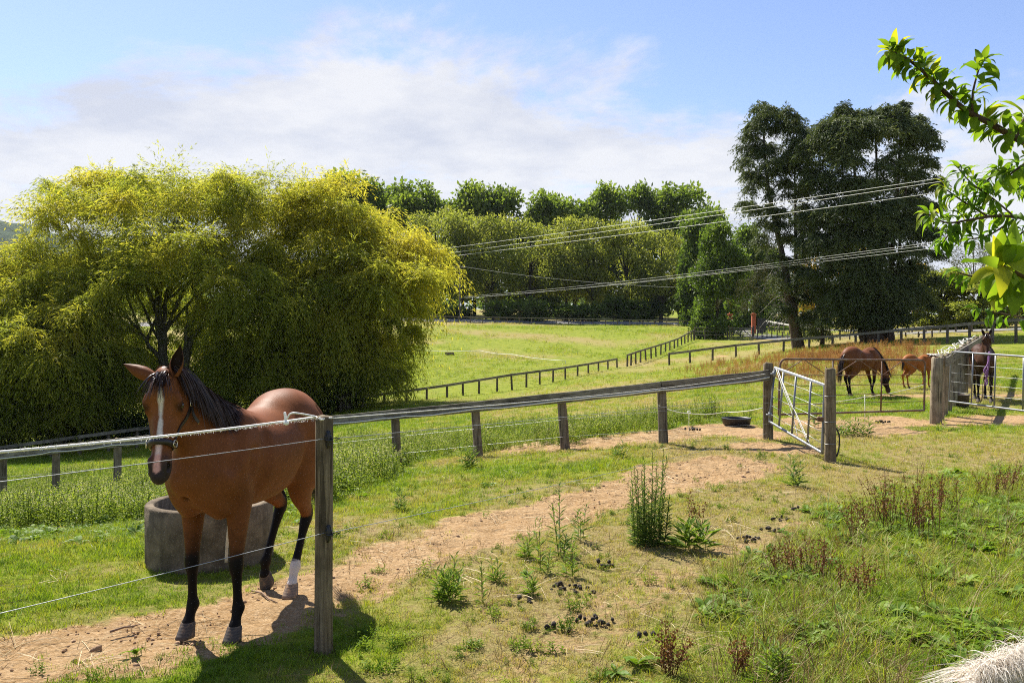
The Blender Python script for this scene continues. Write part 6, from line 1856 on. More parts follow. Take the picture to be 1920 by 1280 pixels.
    # ears
    for (eb, et, eo, wd) in ear:
        b_ = P + a * eb[0] + l * eb[1] + f * eb[2]
        dv = a * et[0] + l * et[1] + f * et[2]
        t_ = b_ + dv
        ov = a * eo[0] + l * eo[1] + f * eo[2]
        Ve, Fe, Ce = ear_mesh(b_, t_, ov, wd, None, None)
        ca = np.ones((len(Ve), 4)); s_ = np.clip(((Ve - b_) @ unit(dv)) / np.linalg.norm(dv), 0, 1)
        outer = base[None] * (1 - .55 * s_[:, None]); inner = np.array((.028, .016, .011))[None] * np.ones((len(Ve), 1))
        ca[:, :3] = np.where(Ce[:, None] > .5, inner, outer)
        mesh_np('ear', Ve, Fe, coat_mat, root, smooth=True, attrs={'coat': ca})
    def push(p, dist):
        loc_, nr, _, dd = bvh.find_nearest(Vector(p))
        if loc_ is None: return p
        v = Vector(p) - loc_
        if v.dot(nr) < 0 or v.length < dist:
            return np.array(loc_ + nr * dist)
        return p
    # mane
    if mane_n:
        crest = []
        pol = P + a * .02 - f * .02
        top = np.array((.44, 0, 1.50))
        # march along the neck and find its crest by casting from above/behind
        for u in np.linspace(0, 1, 40):
            mid = pol * (1 - u) + top * u
            nd = unit(top - pol); upv = unit(np.cross(nd, l) if np.cross(nd, l)[2] > 0 else -np.cross(nd, l))
            hit = bvh.ray_cast(Vector(mid + upv * .5), Vector(-upv))
            crest.append(np.array(hit[0]) if hit[0] is not None else mid)
        crest = np.array(crest); up_c = upv
        paths = []
        for i in range(mane_n):
            u = RNG.uniform(0, 1); k = u * 38.99; j = int(k)
            r0 = crest[j] * (1 - (k - j)) + crest[j + 1] * (k - j)
            sidev = np.array((0, mane_side, 0)) if RNG.uniform() < .93 else np.array((0, -mane_side, 0))
            L_ = mane_len * RNG.uniform(.55, 1.12) * (.72 + .28 * math.sin(u * math.pi))
            n = 9; p = r0 - up_c * .012 + RNG.normal(0, .006, 3); dv = up_c * (.75 + crest_up) + sidev * .75 + RNG.normal(0, wild, 3)
            out = [p]
            lay = RNG.uniform(.004, .022)
            back = RNG.uniform(-.25, .12)
            for s in range(1, n):
                dv = dv + np.array((back * .25, 0, -.55 + crest_up * .35)) + sidev * .05 + RNG.normal(0, .05 + wild * .25 - .03, 3)
                p = p + unit(dv) * L_ / (n - 1)
                if s > 1: p = push(p, lay)
                out.append(np.array(p))
            paths.append(np.array(out))
        hair_ribbons('mane', paths, hair_w, hair_mat, root)
    if forelock_n:
        paths = []
        for i in range(forelock_n):
            sg = RNG.uniform(-1, 1)
            p = P + a * RNG.uniform(-.03, .03) + l * RNG.uniform(-.034, .034) - f * .005
            dv = f * .8 - a * .2 + l * sg * .55; out = [p]; L_ = RNG.uniform(.10, .24); lay = RNG.uniform(.003, .018)
            for s in range(1, 9):
                dv = dv + a * .50 + l * sg * .13 + RNG.normal(0, .05, 3)
                p = p + unit(dv) * L_ / 8
                p = push(p, lay); out.append(np.array(p))
            paths.append(np.array(out))
        hair_ribbons('forelock', paths, hair_w, hair_mat, root)
    if tail_n:
        paths = []
        for i in range(tail_n):
            p = np.array((-.80, 0, 1.28)) + RNG.normal(0, (.015, .022, .04)); dv = np.array((-1.0, RNG.normal(0, .10), .15)); out = [p]; L_ = tail_len * RNG.uniform(.6, 1.05)
            for s in range(1, 12):
                dv = dv * .80 + np.array((.03 if s > 4 else -.02, RNG.normal(0, .03), -.42))
                p = p + unit(dv) * L_ / 11; out.append(p)
            paths.append(np.array(out))
        hair_ribbons('tail', paths, hair_w * 1.2, hair_mat, root)
    return root, fr, bvh

def halter(root, fr, bvh, mat, metal):
    P, a, l, f = fr
    H = empty('halter'); H.parent = root
    def ring_pts(s, tilt=0.0, n=40, off=.008, arc=(0, 360), ctr=-.09):
        pts = []
        c0 = P + a * HEAD_L * s + f * ctr
        for k in range(n + 1):
            an = math.radians(arc[0] + (arc[1] - arc[0]) * k / n)
            d = l * math.sin(an) + f * math.cos(an) + a * tilt * math.cos(an)
            d = unit(d)
            hit = bvh.ray_cast(Vector(c0), Vector(d))
            q = np.array(hit[0]) if hit[0] is not None and hit[3] < .22 else c0 + d * .1
            pts.append(q + d * off)
        return pts
    def strap(name, pts, w, t, parent=H):
        """flat strap along pts lying on the skin"""
        pts = np.array(pts); m = len(pts)
        V = []; F = []
        for i in range(m):
            tg = unit(pts[min(i + 1, m - 1)] - pts[max(i - 1, 0)])
            loc_, nr, _, _ = bvh.find_nearest(Vector(pts[i]))
            nr = np.array(nr); nr = unit(nr - tg * nr.dot(tg)); sd = np.cross(tg, nr)
            for (x, y) in ((-w/2, 0), (-w/2, t), (w/2, t), (w/2, 0)): V.append(pts[i] + sd * x + nr * y)
        for i in range(m - 1):
            for k in range(4):
                F.append((i*4+k, i*4+(k+1)%4, (i+1)*4+(k+1)%4, (i+1)*4+k))
        F.append((0, 1, 2, 3)); F.append((m*4-1, m*4-2, m*4-3, m*4-4))
        return mesh_np(name, np.array(V), np.array(F), mat, parent)
    # padded noseband over the nose, flat part under the jaw
    nose = ring_pts(.68, tilt=-.10, n=24, off=.010, arc=(-102, 102))
    mb = MB(); mb.tube(nose, [.019] * len(nose), 10, flat=1.0); mb.build('noseband', mat, H)
    strap('chin_strap', ring_pts(.70, tilt=.0, n=20, off=.003, arc=(95, 265)), .022, .005)
    for sg in (1, -1):
        A = ring_pts(.68, -.10, 2, .010, (100 * sg, 101 * sg))[0]
        # cheek strap up to behind the eye, then crown strap over the poll
        ctrl = [(.68, 98, -.09), (.50, 102, -.10), (.38, 106, -.11), (.25, 108, -.12), (.14, 107, -.12)]
        pts = []
        for s, an, ct in ctrl:
            pts.append(ring_pts(s, 0, 1, .004, (an * sg, an * sg + 1), ct)[0])
        pts = bez(np.array(pts), 22)
        strap('cheek_strap', pts, .022, .006)
        up = []
        for s, an, ct in [(.14, 107, -.12), (.02, 110, -.12), (-.06, 125, -.12), (-.09, 150, -.10), (-.10, 178, -.09)]:
            up.append(ring_pts(s, 0, 1, .006, (an * sg, an * sg + 1), ct)[0])
        strap('crown_strap', bez(np.array(up), 18), .024, .006)
        # ring at the jaw and buckle
        def frame_buckle(c, ux, uy, nn, w, h_, r, nm):
            b = MB(); q = [c + ux * x + uy * y + nn * .006 for x, y in ((-w, -h_), (w, -h_), (w, h_), (-w, h_))]
            q2 = []
            for i in range(4):
                p0 = q[i]; p1 = q[(i + 1) % 4]
                q2 += [p0 * .85 + p1 * .15, p0 * .15 + p1 * .85]
            b.tube(q2, [r] * len(q2), 6, closed=True); b.tube([c + nn * .008 - ux * w, c + nn * .008 + ux * w * .2], [r * .8] * 2, 5)
            b.build(nm, metal, H)
        for (pt, w, h_) in ((pts[-5], .016, .022),):
            loc_, nr, _, _ = bvh.find_nearest(Vector(pt)); nr = np.array(nr); ux = unit(pts[-3] - pts[-7]); ux = unit(ux - nr * ux.dot(nr)); uy = np.cross(nr, ux)
            frame_buckle(pt, uy, ux, nr, w, h_, .0032, 'buckle')
        loc_, nr, _, _ = bvh.find_nearest(Vector(A)); nr = np.array(nr)
        b = MB(); tt = unit(a - nr * a.dot(nr)); bb = np.cross(nr, tt)
        b.tube([A + nr * .006 + (tt * math.cos(q) + bb * math.sin(q)) * .019 for q in np.linspace(0, 2 * math.pi, 17)[:-1]], [.0035] * 16, 6, closed=True)
        b.build('halter_ring', metal, H)
        # nose buckle, slightly forward of the ring
        pn = ring_pts(.68, -.10, 2, .027, (62 * sg, 63 * sg))[0]
        loc_, nr, _, _ = bvh.find_nearest(Vector(pn)); nr = np.array(nr); q1 = ring_pts(.68, -.10, 2, .027, (66 * sg, 67 * sg))[0]; ux = unit(q1 - pn); ux = unit(ux - nr * ux.dot(nr)); uy = np.cross(nr, ux)
        frame_buckle(pn - nr * .002, ux, uy, nr, .019, .018, .0034, 'buckle')
        # loose end of the crown strap hanging outwards
        if sg > 0:
            e0 = pts[-7]; loc_, nr, _, _ = bvh.find_nearest(Vector(e0)); nr = np.array(nr)
            back = unit(np.array((-1.0, .0, -.55)))
            pp = [e0 + nr * .010, e0 + nr * .014 + a * .035 + back * .01, e0 + nr * .016 + a * .055 + back * .035, e0 + nr * .020 + a * .065 + back * .068]
            strap('strap_end', bez(np.array(pp), 12), .021, .005)
            b = MB(); b.tube([pp[-1] - a * .011, pp[-1] + a * .011], [.004] * 2, 6); b.build('strap_tip', metal, H)
    # throat strap: from the cheek strap ring down to the chin strap
    th = [ring_pts(.40, 0, 1, .006, (104, 105), -.10)[0], ring_pts(.50, 0, 1, .006, (150, 151), -.12)[0], ring_pts(.50, 0, 1, .006, (210, 211), -.12)[0], ring_pts(.40, 0, 1, .006, (256, 257), -.10)[0]]
    strap('throat_strap', bez(np.array(th), 20), .018, .005)
    return H
# ------------------------------------------------------------------ animals, trough, plants, fruit trees, small things
def build_animals():
    horse_mats()
    hair = mat_hair('dark_mane_hair', (.012, .008, .007), (.060, .028, .017), .36)
    coat = mat_coat('horse_coat')
    # --- the bay in front
    p = std_pose(); p['poll'] = (1.02, .015, 1.72); p['face'] = (.275, .115, -1.0); p['lat'] = (-.36, .933, 0)
    for q in p['front']: q['knee'] = (.465, .160, .47); q['fet'] = (.455, .165, .195); q['cor'] = (.50, .168, .082)
    p['hind'][0] = dict(stifle=(-.40, .16, .90), hock=(-.66, .10, .57), fet=(-.49, .085, .205), cor=(-.445, .085, .084), hdir=(.35, 0, -1))
    p['hind'][1] = dict(stifle=(-.38, .17, .92), hock=(-.76, .17, .62), fet=(-.565, .20, .215), cor=(-.565, .205, .11), hdir=(0.0, 0, -1), hrot=.75)
    bx, by = -1.84, 6.01
    root, fr, bvh = build_horse('horse', p, (bx, by, G(bx, by) - .005), math.atan2(-.975, -.22), 1.0, (.180, .063, .022), h=.0085,
        ear=[((.0, .058, -.015), (-.185, .035, .03), (.1, .15, 1.0), .040), ((.0, -.055, -.015), (-.082, -.178, -.01), (.45, .1, -1.0), .043)],
        hair_mat=hair, coat_mat=coat, blaze=[(.13, .26, .006, .014, 0, .0, (.60, .55, .51)), (.24, .40, .014, .008, 0, .0, (.60, .55, .51)), (.38, .62, .008, .015, 0, .0, (.60, .55, .51)), (.60, .80, .015, .012, 0, -.002, (.70, .50, .45)), (.79, .975, .014, .021, -.002, -.004, (.62, .33, .27))], sock=[(2, .775)], dark_face=.25,
        mane_n=2800, mane_len=.34, hair_w=.0042, forelock_n=120, tail_n=260, muzzle=(.040, .030, .028))
    tag(root, 'bay horse with white blaze and dark leather halter standing behind the electric fence', 'horse')
    halter(root, fr, bvh, M_LEATHER, M_BRASS)
    # --- grazing bay mare
    p = std_pose(); p['poll'] = (1.18, -.05, .66); p['face'] = (.28, 0, -1.0); p['neck_mid'] = (.88, -.02, .96)
    p['front'][0] = dict(elbow=(.46, .165, .90), knee=(.62, .15, .47), fet=(.70, .15, .195), cor=(.75, .15, .082), hdir=(.35, 0, -1))
    p['front'][1] = dict(elbow=(.42, .165, .90), knee=(.40, .15, .47), fet=(.30, .15, .20), cor=(.335, .15, .084), hdir=(.35, 0, -1))
    p['hind'][0] = dict(stifle=(-.36, .17, .90), hock=(-.62, .13, .55), fet=(-.50, .12, .205), cor=(-.45, .12, .082), hdir=(.35, 0, -1))
    b = at(1616, 26.0)
    root, fr, bvh = build_horse('horse', p, b, math.atan2(.52, .85), .97, (.155, .058, .024), h=.014, ear=[((.0, .055, -.01), (-.17, .05, .0), (.1, .3, 1.0), .036), ((.0, -.055, -.01), (-.17, -.05, .0), (.1, -.3, 1.0), .036)],
        hair_mat=hair, coat_mat=coat, mane_n=500, mane_side=-1, hair_w=.010, forelock_n=30, tail_n=220, tail_len=1.0)
    tag(root, 'dark bay mare grazing head down behind the rusty gate', 'horse')
    # --- chestnut foal
    p = std_pose(); p['poll'] = (1.10, 0, 1.45); p['face'] = (.7, 0, -.8); p['thin'] = .12
    b = at(1722, 29.0)
    root, fr, bvh = build_horse('foal', p, b, math.atan2(.35, .94), .74, (.29, .105, .030), h=.016, ear=[((.0, .055, -.01), (-.17, .05, .0), (.1, .3, 1.0), .038), ((.0, -.055, -.01), (-.17, -.05, .0), (.1, -.3, 1.0), .038)],
        hair_mat=hair, coat_mat=coat, mane_n=200, mane_side=-1, mane_len=.14, hair_w=.010, forelock_n=12, tail_n=110, tail_len=.55, points=False)
    tag(root, 'chestnut foal half hidden by the corral post beside the grazing mare', 'horse')
    # --- dark horse facing the yard
    p = std_pose(); p['poll'] = (.93, 0, 1.80); p['face'] = (.36, 0, -1.0)
    b = at(1843, 24.6)
    root, fr, bvh = build_horse('horse', p, b, math.atan2(-.92, -.40), 1.06, (.060, .028, .016), h=.014, ear=[((.0, .055, -.01), (-.17, .06, .0), (.1, .3, 1.0), .038), ((.0, -.055, -.01), (-.17, -.06, .0), (.1, -.3, 1.0), .038)],
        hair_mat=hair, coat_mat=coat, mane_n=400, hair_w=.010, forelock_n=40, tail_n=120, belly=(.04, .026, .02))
    tag(root, 'dark brown horse facing the yard behind the half cut pipe gate', 'horse')
    # --- cream pony, only its crest in the picture
    t = NT('cream_mane_hair'); a_ = t.attr('tone').outputs['Fac']; hairw = t.end(t.leaf(t.mix(a_, rgb(.60, .52, .42), rgb(.88, .85, .79)), .45, .6, .2))
    p = std_pose(); p['poll'] = (1.13, 0, 1.335); p['face'] = (.80, 0, -.62); p['neck_mid'] = (.86, 0, 1.30)
    b = Vector((2.16, 2.42, 0)); b.z = G(b.x, b.y)
    root, fr, bvh = build_horse('pony', p, b, math.pi, .725, (.60, .53, .44), h=.011, ear=[((.0, .062, -.015), (.05, .05, -.15), (.1, .6, .4), .036), ((.02, -.062, -.015), (.05, -.05, -.14), (.1, -.6, .4), .036)],
        hair_mat=hairw, coat_mat=coat, mane_n=4600, mane_len=.18, crest_up=.55, wild=.42, hair_w=.0026, forelock_n=160, tail_n=140, points=False, muzzle=(.30, .22, .2), mane_side=1)
    tag(root, 'cream pony whose shaggy white mane pokes into the bottom right corner', 'pony')
    mt = mat_hair('tan_ear_hair', (.30, .15, .06), (.50, .30, .14), .5)
    P, a, l, f = fr; paths = []
    for i in range(260):
        q = P + a * RNG.uniform(-.05, .10) + l * RNG.uniform(-.06, .06) + f * RNG.uniform(-.02, .015); d = unit(a * RNG.normal(.5, .3) + f * .8 + l * RNG.normal(0, .3)); out = [q]; L_ = RNG.uniform(.04, .11)
        for s in range(5): d = unit(d + a * .22 + RNG.normal(0, .07, 3)); q = q + d * L_ / 5; out.append(q)
        paths.append(np.array(out))
    hair_ribbons('forelock_fringe', paths, .004, mt, root)

def build_trough():
    t = NT('old_concrete'); v = t.obj()
    n = t.noise(7, 6, .65, v); s = t.noise(9, 5, .65, t.scale(v, (1, 1, .15))); sp = t.noise(70, 3, .6, v)
    c = t.mix(t.mr(n, .3, .7), rgb(.095, .075, .052), rgb(.215, .17, .118)); c = t.mix(t.mr(s, .45, .72, 0, .75), c, rgb(.060, .048, .034)); c = t.mix(t.mr(sp, .58, .72, 0, .5), c, rgb(.36, .32, .26))
    m = t.end(t.pbr(c, .95, t.bump(t.math('ADD', n, t.math('MULTIPLY', sp, .5)), .7, .012), spec=.1))
    d = 7.55; b = at(394, d, -.03); root = empty('water_trough', b); tag(root, 'round concrete water trough with stained sides standing behind the legs of the bay horse', 'trough')
    mb = MB(); Ro, Ri, H = .538, .460, .545
    prof = [(Ro, 0), (Ro, H * .5), (Ro, H - .012), (Ro - .012, H), (Ri + .012, H), (Ri, H - .012), (Ri, .10), (0.001, .095)]
    mb.lathe(prof, 56); mb.build('ring', m, root)
    w = NT('trough_water'); nn = w.noise(9, 3, .5, w.obj()); mw = w.end(w.pbr(rgb(.020, .022, .014), .06, w.bump(nn, .12, .01), spec=.5))
    mb = MB(); mb.add([(Ri * .998 * math.cos(a), Ri * .998 * math.sin(a), .40) for a in np.linspace(0, 2 * math.pi, 41)[:-1]], [tuple(range(40))]); mb.build('water', mw, root)
    # twine tied over the rim
    tw = empty('baling_twine', b + Vector((.30, -.46, .56))); tag(tw, 'white strap knotted with teal twine over the rim of the concrete trough', 'twine')
    Mt = mat_simple('teal_twine', (.10, .42, .42), .7, var=.2); Mc = mat_simple('cream_strap', (.62, .52, .38), .8, var=.2)
    c0 = Vector((0, 0, 0)); 
    mb = MB(); mb.tube(bez(np.array([c0 + Vector((-.03, .10, -.05)), c0 + Vector((-.02, .05, .005)), c0 + Vector((.01, -.01, .012)), c0 + Vector((.03, -.045, -.03)), c0 + Vector((.03, -.052, -.14)), c0 + Vector((.02, -.058, -.27)), c0 + Vector((.012, -.062, -.43))]), 26), .013, 8, flat=.35); mb.build('strap', Mc, tw)
    mb = MB()
    for dx, dz in ((-.02, .05), (.01, .06), (.028, .045), (-.005, .03)): mb.tube([c0 + Vector((0, -.01, .01)), c0 + Vector((dx * .6, -.015, dz * .6)), c0 + Vector((dx, -.01, dz))], [.005, .004, .003], 5)
    mb.ball(c0 + Vector((0, -.008, .014)), .012, 8, 6); mb.build('knot', Mt, tw)
    # rubber feeder, tub by the dark horse, field trough
    b = at(1381, 18.0); root = empty('rubber_feeder', b); tag(root, 'black rubber feed tub lying by the slack white cord', 'feed tub')
    mb = MB(); mb.lathe([(.24, 0), (.28, .02), (.30, .13), (.31, .15), (.29, .155), (.275, .13), (.25, .03), (.001, .025)], 30); mb.build('tub', M_BLACK, root)
    Mb = mat_simple('brown_plastic', (.075, .052, .038), .6, var=.2)
    b = at(1800, 23.0); root = empty('water_tub', b); tag(root, 'brown water tub at the feet of the dark horse beside the corral fence', 'tub')
    mb = MB(); mb.lathe([(.20, 0), (.225, .02), (.235, .30), (.25, .31), (.25, .335), (.225, .335), (.215, .30), (.20, .04), (.001, .03)], 30); mb.build('tub', Mb, root)
    b = at(843, 95); root = empty('field_trough', b); tag(root, 'small dark trough standing alone in the far hay field', 'trough')
    mb = MB(); mb.box((0, 0, .14), (1.0, .5, .30), bevel=.05); mb.box((0, 0, .30), (.84, .36, .04), bevel=.01); mb.build('basin', m, root)
    # entrance pillars and dark bin by the drive
    Mo = mat_simple('orange_brick', (.42, .105, .045), .85, var=.2, scale=9)
    for px, lab in ((1413, 'orange brick pillar beside the dark sheet gate at the end of the drive'), (1369, 'orange brick pillar half hidden by the bushy oak')):
        b = at(px, 121, -.05); root = empty('brick_pillar', b); tag(root, lab, 'pillar', 'brick pillars of the drive entrance')
        mb = MB(); H = S(px, 590, 121).z - b.z; mb.box((0, 0, H / 2), (.55, .55, H), bevel=.03); mb.build('shaft', Mo, root)
        mb = MB(); mb.box((0, 0, H + .05), (.68, .68, .12), bevel=.03); mb.box((0, 0, H + .20), (.3, .3, .2), bevel=.05); mb.build('cap', Mo, root)
    b = at(1428, 122, -.05); root = empty('sheet_gate', b); tag(root, 'dark solid sheet gate standing open right of the orange pillar', 'gate')
    Mg = mat_simple('dark_sheet', (.035, .037, .042), .5, var=.1); H = S(1428, 597, 122).z - b.z
    for k in range(4):
        mb = MB(); mb.box((-.45 + .3 * k, 0, H / 2 + .05), (.285, .03, H - .1), bevel=.008); mb.build('panel', Mg, root)
    mb = MB()
    for z in (.1, H - .02): mb.box((0, .03, z), (1.22, .04, .06), bevel=.008)
    mb.build('frame', Mg, root)
    # lead rope and halter hung on the yard gate
    a = S(1853, 664, 19.25); root = empty('lead_rope', a); tag(root, 'purple lead rope and brown halter hung over the top bar of the yard gate', 'lead rope')
    Mp = mat_simple('purple_rope', (.22, .10, .26), .7, var=.25, scale=80); Mh = mat_simple('brown_strap', (.10, .06, .035), .6, var=.3)
    q = Vector((0, -.03, 0)); k = 19.25 / F_PX
    def o(px, py, dy=0): return Vector(((px - 1853) * k, -.05 + dy, (664 - py) * k))
    mb = MB(); mb.tube(bez(np.array([o(1853, 690, .08), o(1853, 663, .03), o(1854, 661, 0), o(1853, 672), o(1849, 684), o(1843, 694), o(1846, 700), o(1851, 690), o(1852, 676), o(1853, 664, .02)]), 40), .016, 7); mb.tube(bez(np.array([o(1848, 692), o(1847, 706), o(1850, 716), o(1845, 722), o(1849, 704), o(1850, 695)]), 20), .014, 6); mb.build('rope', Mp, root)
    mb = MB(); mb.tube(bez(np.array([o(1844, 700), o(1841, 715), o(1840, 735), o(1838, 752), o(1842, 735), o(1844, 712)]), 22), .012, 6, flat=.5); mb.tube(bez(np.array([o(1851, 698), o(1853, 715), o(1852, 730), o(1856, 740), o(1860, 734), o(1857, 722), o(1853, 712), o(1851, 700)]), 26), .012, 6, flat=.5); mb.build('halter_straps', Mh, root)
    mb = MB(); mb.lathe([(.018, -.004), (.026, -.004), (.026, .004), (.018, .004)], 12, o(1851, 704)); mb.build('snap_ring', M_BRASS, root)

def build_plants():
    M_F = grass_mat('tall_weed_leaves', [(0, (.060, .105, .022)), (.5, (.125, .195, .042)), (1, (.25, .32, .09))], .4, .15, 'GEOMETRY', .2)
    M_L = grass_mat('young_weed_leaves', [(0, (.06, .10, .012)), (.5, (.15, .24, .03)), (1, (.28, .36, .07))], .4, .25, 'GEOMETRY', .2)
    M_D = grass_mat('dock_seed', [(0, (.075, .034, .018)), (.5, (.17, .075, .036)), (1, (.30, .16, .075))], .2, .1, 'GEOMETRY', .3)
    #  px, base row, top row, stems, spread px, leaves, leaf px, label, material
    W = [(1215, 1022, 842, 32, 44, 46, 14, 'tall clump of grey green weeds on the edge of the worn track', M_F), (1052, 1045, 908, 3, 8, 30, 20, 'tall slim weed in front of the worn track, left of the tall clump', M_F), (1091, 1015, 945, 3, 9, 18, 18, 'short slim weed between the tall clump and the tallest slim weed', M_F),
         (986, 1050, 995, 5, 10, 14, 18, 'small leafy weed at the lower edge of the track', M_L), (1020, 1075, 975, 4, 14, 16, 18, 'branching pale weed just below the tallest slim weed', M_L), (1070, 1085, 1010, 4, 14, 16, 18, 'pale weed right of the branching weed above the dung', M_L), (907, 1133, 1045, 2, 5, 18, 16, 'single upright weed stalk in the dry turf near the track', M_L), (931, 1092, 1046, 4, 10, 12, 18, 'tiny weed tuft just behind the single upright stalk', M_L),
         (836, 1128, 1042, 9, 22, 16, 26, 'bright green bushy weed beside the track right of the post', M_L), (1000, 1118, 1060, 5, 14, 14, 18, 'small weed tuft beside the nearest dung piles', M_L), (752, 958, 918, 4, 9, 14, 16, 'lone small weed in the turf behind the track', M_F), (879, 880, 828, 7, 14, 14, 16, 'dark weed at the foot of the leaning rail post', M_F),
         (1488, 912, 846, 5, 12, 14, 18, 'small weed in the turf below the open pipe gate', M_F), (1300, 1030, 975, 8, 30, 9, 40, 'low broad leaved weed right of the tall clump', M_L), (1595, 818, 775, 14, 42, 14, 14, 'leafy weeds growing along the foot of the rusty gate', M_F), (1450, 1285, 1205, 6, 18, 16, 34, 'bright weed poking up at the bottom edge of the lush grass', M_L),
         (1158, 860, 828, 5, 14, 12, 14, 'weed tuft by the third rail post on the bare patch', M_F), (1320, 785, 745, 5, 10, 14, 12, 'upright weed behind the slack cord near the black feeder', M_F), (1530, 800, 755, 4, 8, 16, 12, 'weed inside the swing of the open pipe gate', M_F)]
    for px, yb, yt, ns, sp, nl, lp, lab, mat in W:
        b = hit(px, min(yb, 1268)); d = b.y
        if yb > 1268: b = at(px, 4.72); d = 4.72
        H = (yb - yt) / F_PX * d; g = np.random.default_rng(px); root = empty('weed', b); tag(root, lab, 'weed', 'weeds standing in the turf')
        for i in range(ns):
            V = []; F = []; T = []
            a = g.uniform(0, 6.28); r = sp / F_PX * d * math.sqrt(g.uniform(0, 1)) * .8; base = np.array((r * math.cos(a), r * math.sin(a), -.01)); h = H * (1.0 if i == 0 else g.uniform(.28, .97)); ln = (.05 + .16 * g.uniform(0, 1) ** 2) * h
            leafy_stem(V, F, T, base, base + np.array((math.cos(a) * ln, math.sin(a) * ln, h)), nl, lp / F_PX * d * 1.5, .20, g, .5 + g.normal(0, .12), .003 + .002 * (H > .5), .2, taper=.55)
            mesh_np('stem', np.array(V), np.array(F), mat, root, attrs={'tint': np.array(T)})
    D = [(1690, 1005, 885, 12, 46), (1640, 985, 905, 7, 30), (1735, 1000, 915, 7, 26), (1600, 1010, 935, 5, 20), (1770, 960, 895, 6, 24), (1255, 1268, 1165, 7, 16), (1120, 1010, 940, 0, 0), (1310, 985, 925, 3, 8), (1520, 1085, 1010, 8, 40), (1470, 1075, 1020, 6, 34), (1610, 1120, 1040, 6, 30), (1850, 930, 885, 6, 30), (1895, 925, 870, 6, 24), (1380, 1265, 1195, 4, 14)]
    labs = ['biggest brown dock with crowded seed stalks in the long grass', 'brown dock left of the biggest one', 'brown dock right of the biggest one', 'thin brown dock at the left of the seed stalk thicket', 'brown dock behind the seed stalk thicket', 'brown dock standing alone at the bottom of the dry turf', '', 'single rusty stalk beside the tall green clump', 'sprawling brown dock stems on the edge of the lush grass', 'low tangled dock stems left of the sprawling ones', 'brown dock in the middle of the lush grass', 'brown dock near the frame at the back of the long grass', 'rust tinted dock touching the frame at the back of the long grass', 'small brown dock at the bottom edge of the lush grass']
    for (px, yb, yt, n, sp), lab in zip(D, labs):
        if not n: continue
        b = hit(px, yb); d = b.y; H = (yb - yt) / F_PX * d * 1.05; root = empty('dock_plant', b); tag(root, lab, 'dock plant', 'brown seeding docks in the grass')
        for i in range(n):
            me = dock_mesh(px + i, H, M_D, 2, .02); o = mesh_obj('seed_stalk', me, root)
            a = RNG.uniform(0, 6.28); r = sp / F_PX * d * math.sqrt(RNG.uniform(0, 1)); o.location = (r * math.cos(a), r * math.sin(a), 0); o.rotation_euler = (RNG.normal(0, .16), RNG.normal(0, .16), RNG.uniform(0, 6.28))
    # dung
    M_M = mat_simple('dung', (.030, .024, .018), .95, var=.5, scale=40, bump=.5)
    MP = [(1132, 1060, 10, 'dung pile in the open turf below the tall clump'), (1058, 1104, 12, 'dung pile beside the small weed tuft'), (1098, 1112, 8, 'dung pile just right of the one by the weed tuft'), (1118, 1166, 16, 'biggest dung pile, low in the dry foreground'), (1045, 1182, 4, 'few dung balls left of the biggest pile'), (1400, 1014, 16, 'flat dung pile on the faint second track'), (1442, 996, 10, 'dung pile behind the flat one on the faint track'), (1466, 974, 9, 'crumbled dung heap farthest up the faint track'), (1502, 958, 7, 'dung pile near the lush grass edge'), (1415, 1064, 8, 'dung pile at the edge of the long grass'), (1655, 792, 12, 'dark dung heap on the bare soil inside the rusty gate'), (1300, 806, 9, 'dung pile on the bare patch by the slack cord'), (1203, 1196, 3, 'scattered dung balls right of the biggest pile'), (975, 1130, 4, 'two dung balls at the edge of the green turf')]
    for px, py, n, lab in MP:
        b = hit(px, py); g = np.random.default_rng(px * 3); root = empty('dung_pile', b); tag(root, lab, 'dung', 'horse dung on the turf')
        sc = 1.0 if py > 900 else 1.5
        for i in range(n):
            lump = MB(); r = g.uniform(.012, .021) * sc; lump.ball((0, 0, 0), 1, 7, 5); v = np.array(lump.v); v *= 1 + g.normal(0, .12, (len(v), 1)); v *= (r * 1.15, r, r * .8); lump.v = [tuple(q) for q in v]
            o = mesh_obj('lump', lump.data('lump', M_M), root); a = g.uniform(0, 6.28); q = .07 * sc * math.sqrt(g.uniform(0, 1)) * (1 + n * .03); o.location = (q * math.cos(a) * 1.3, q * math.sin(a), r * .5 + (.02 if q < .04 else 0)); o.rotation_euler = tuple(g.uniform(0, 3, 3))
    M_S = mat_simple('dry_stick', (.20, .13, .085), .9, var=.3)
    for (x0, y0, x1, y1, lab) in [(470, 1112, 520, 1134, 'bare stick lying on the soil behind the front hooves'), (205, 1190, 262, 1176, 'thin stick on the track left of the bay horse'), (1315, 1015, 1370, 1030, 'pale twig in the turf right of the broad weed')]:
        a = hit(x0, y0); b = hit(x1, y1); mb = MB(); m = (b - a); mb.tube([Vector((0, 0, .012)), m * .35 + Vector((.01, .02, .018)), m * .7 + Vector((0, -.01, .014)), m + Vector((0, 0, .012))], [.008, .007, .006, .003], 6); mb.tube([m * .5 + Vector((0, 0, .015)), m * .62 + Vector((.0, .05, .02))], [.004, .002], 5)
        o = mb.build('stick', M_S); o.location = a; tag(o, lab, 'stick')

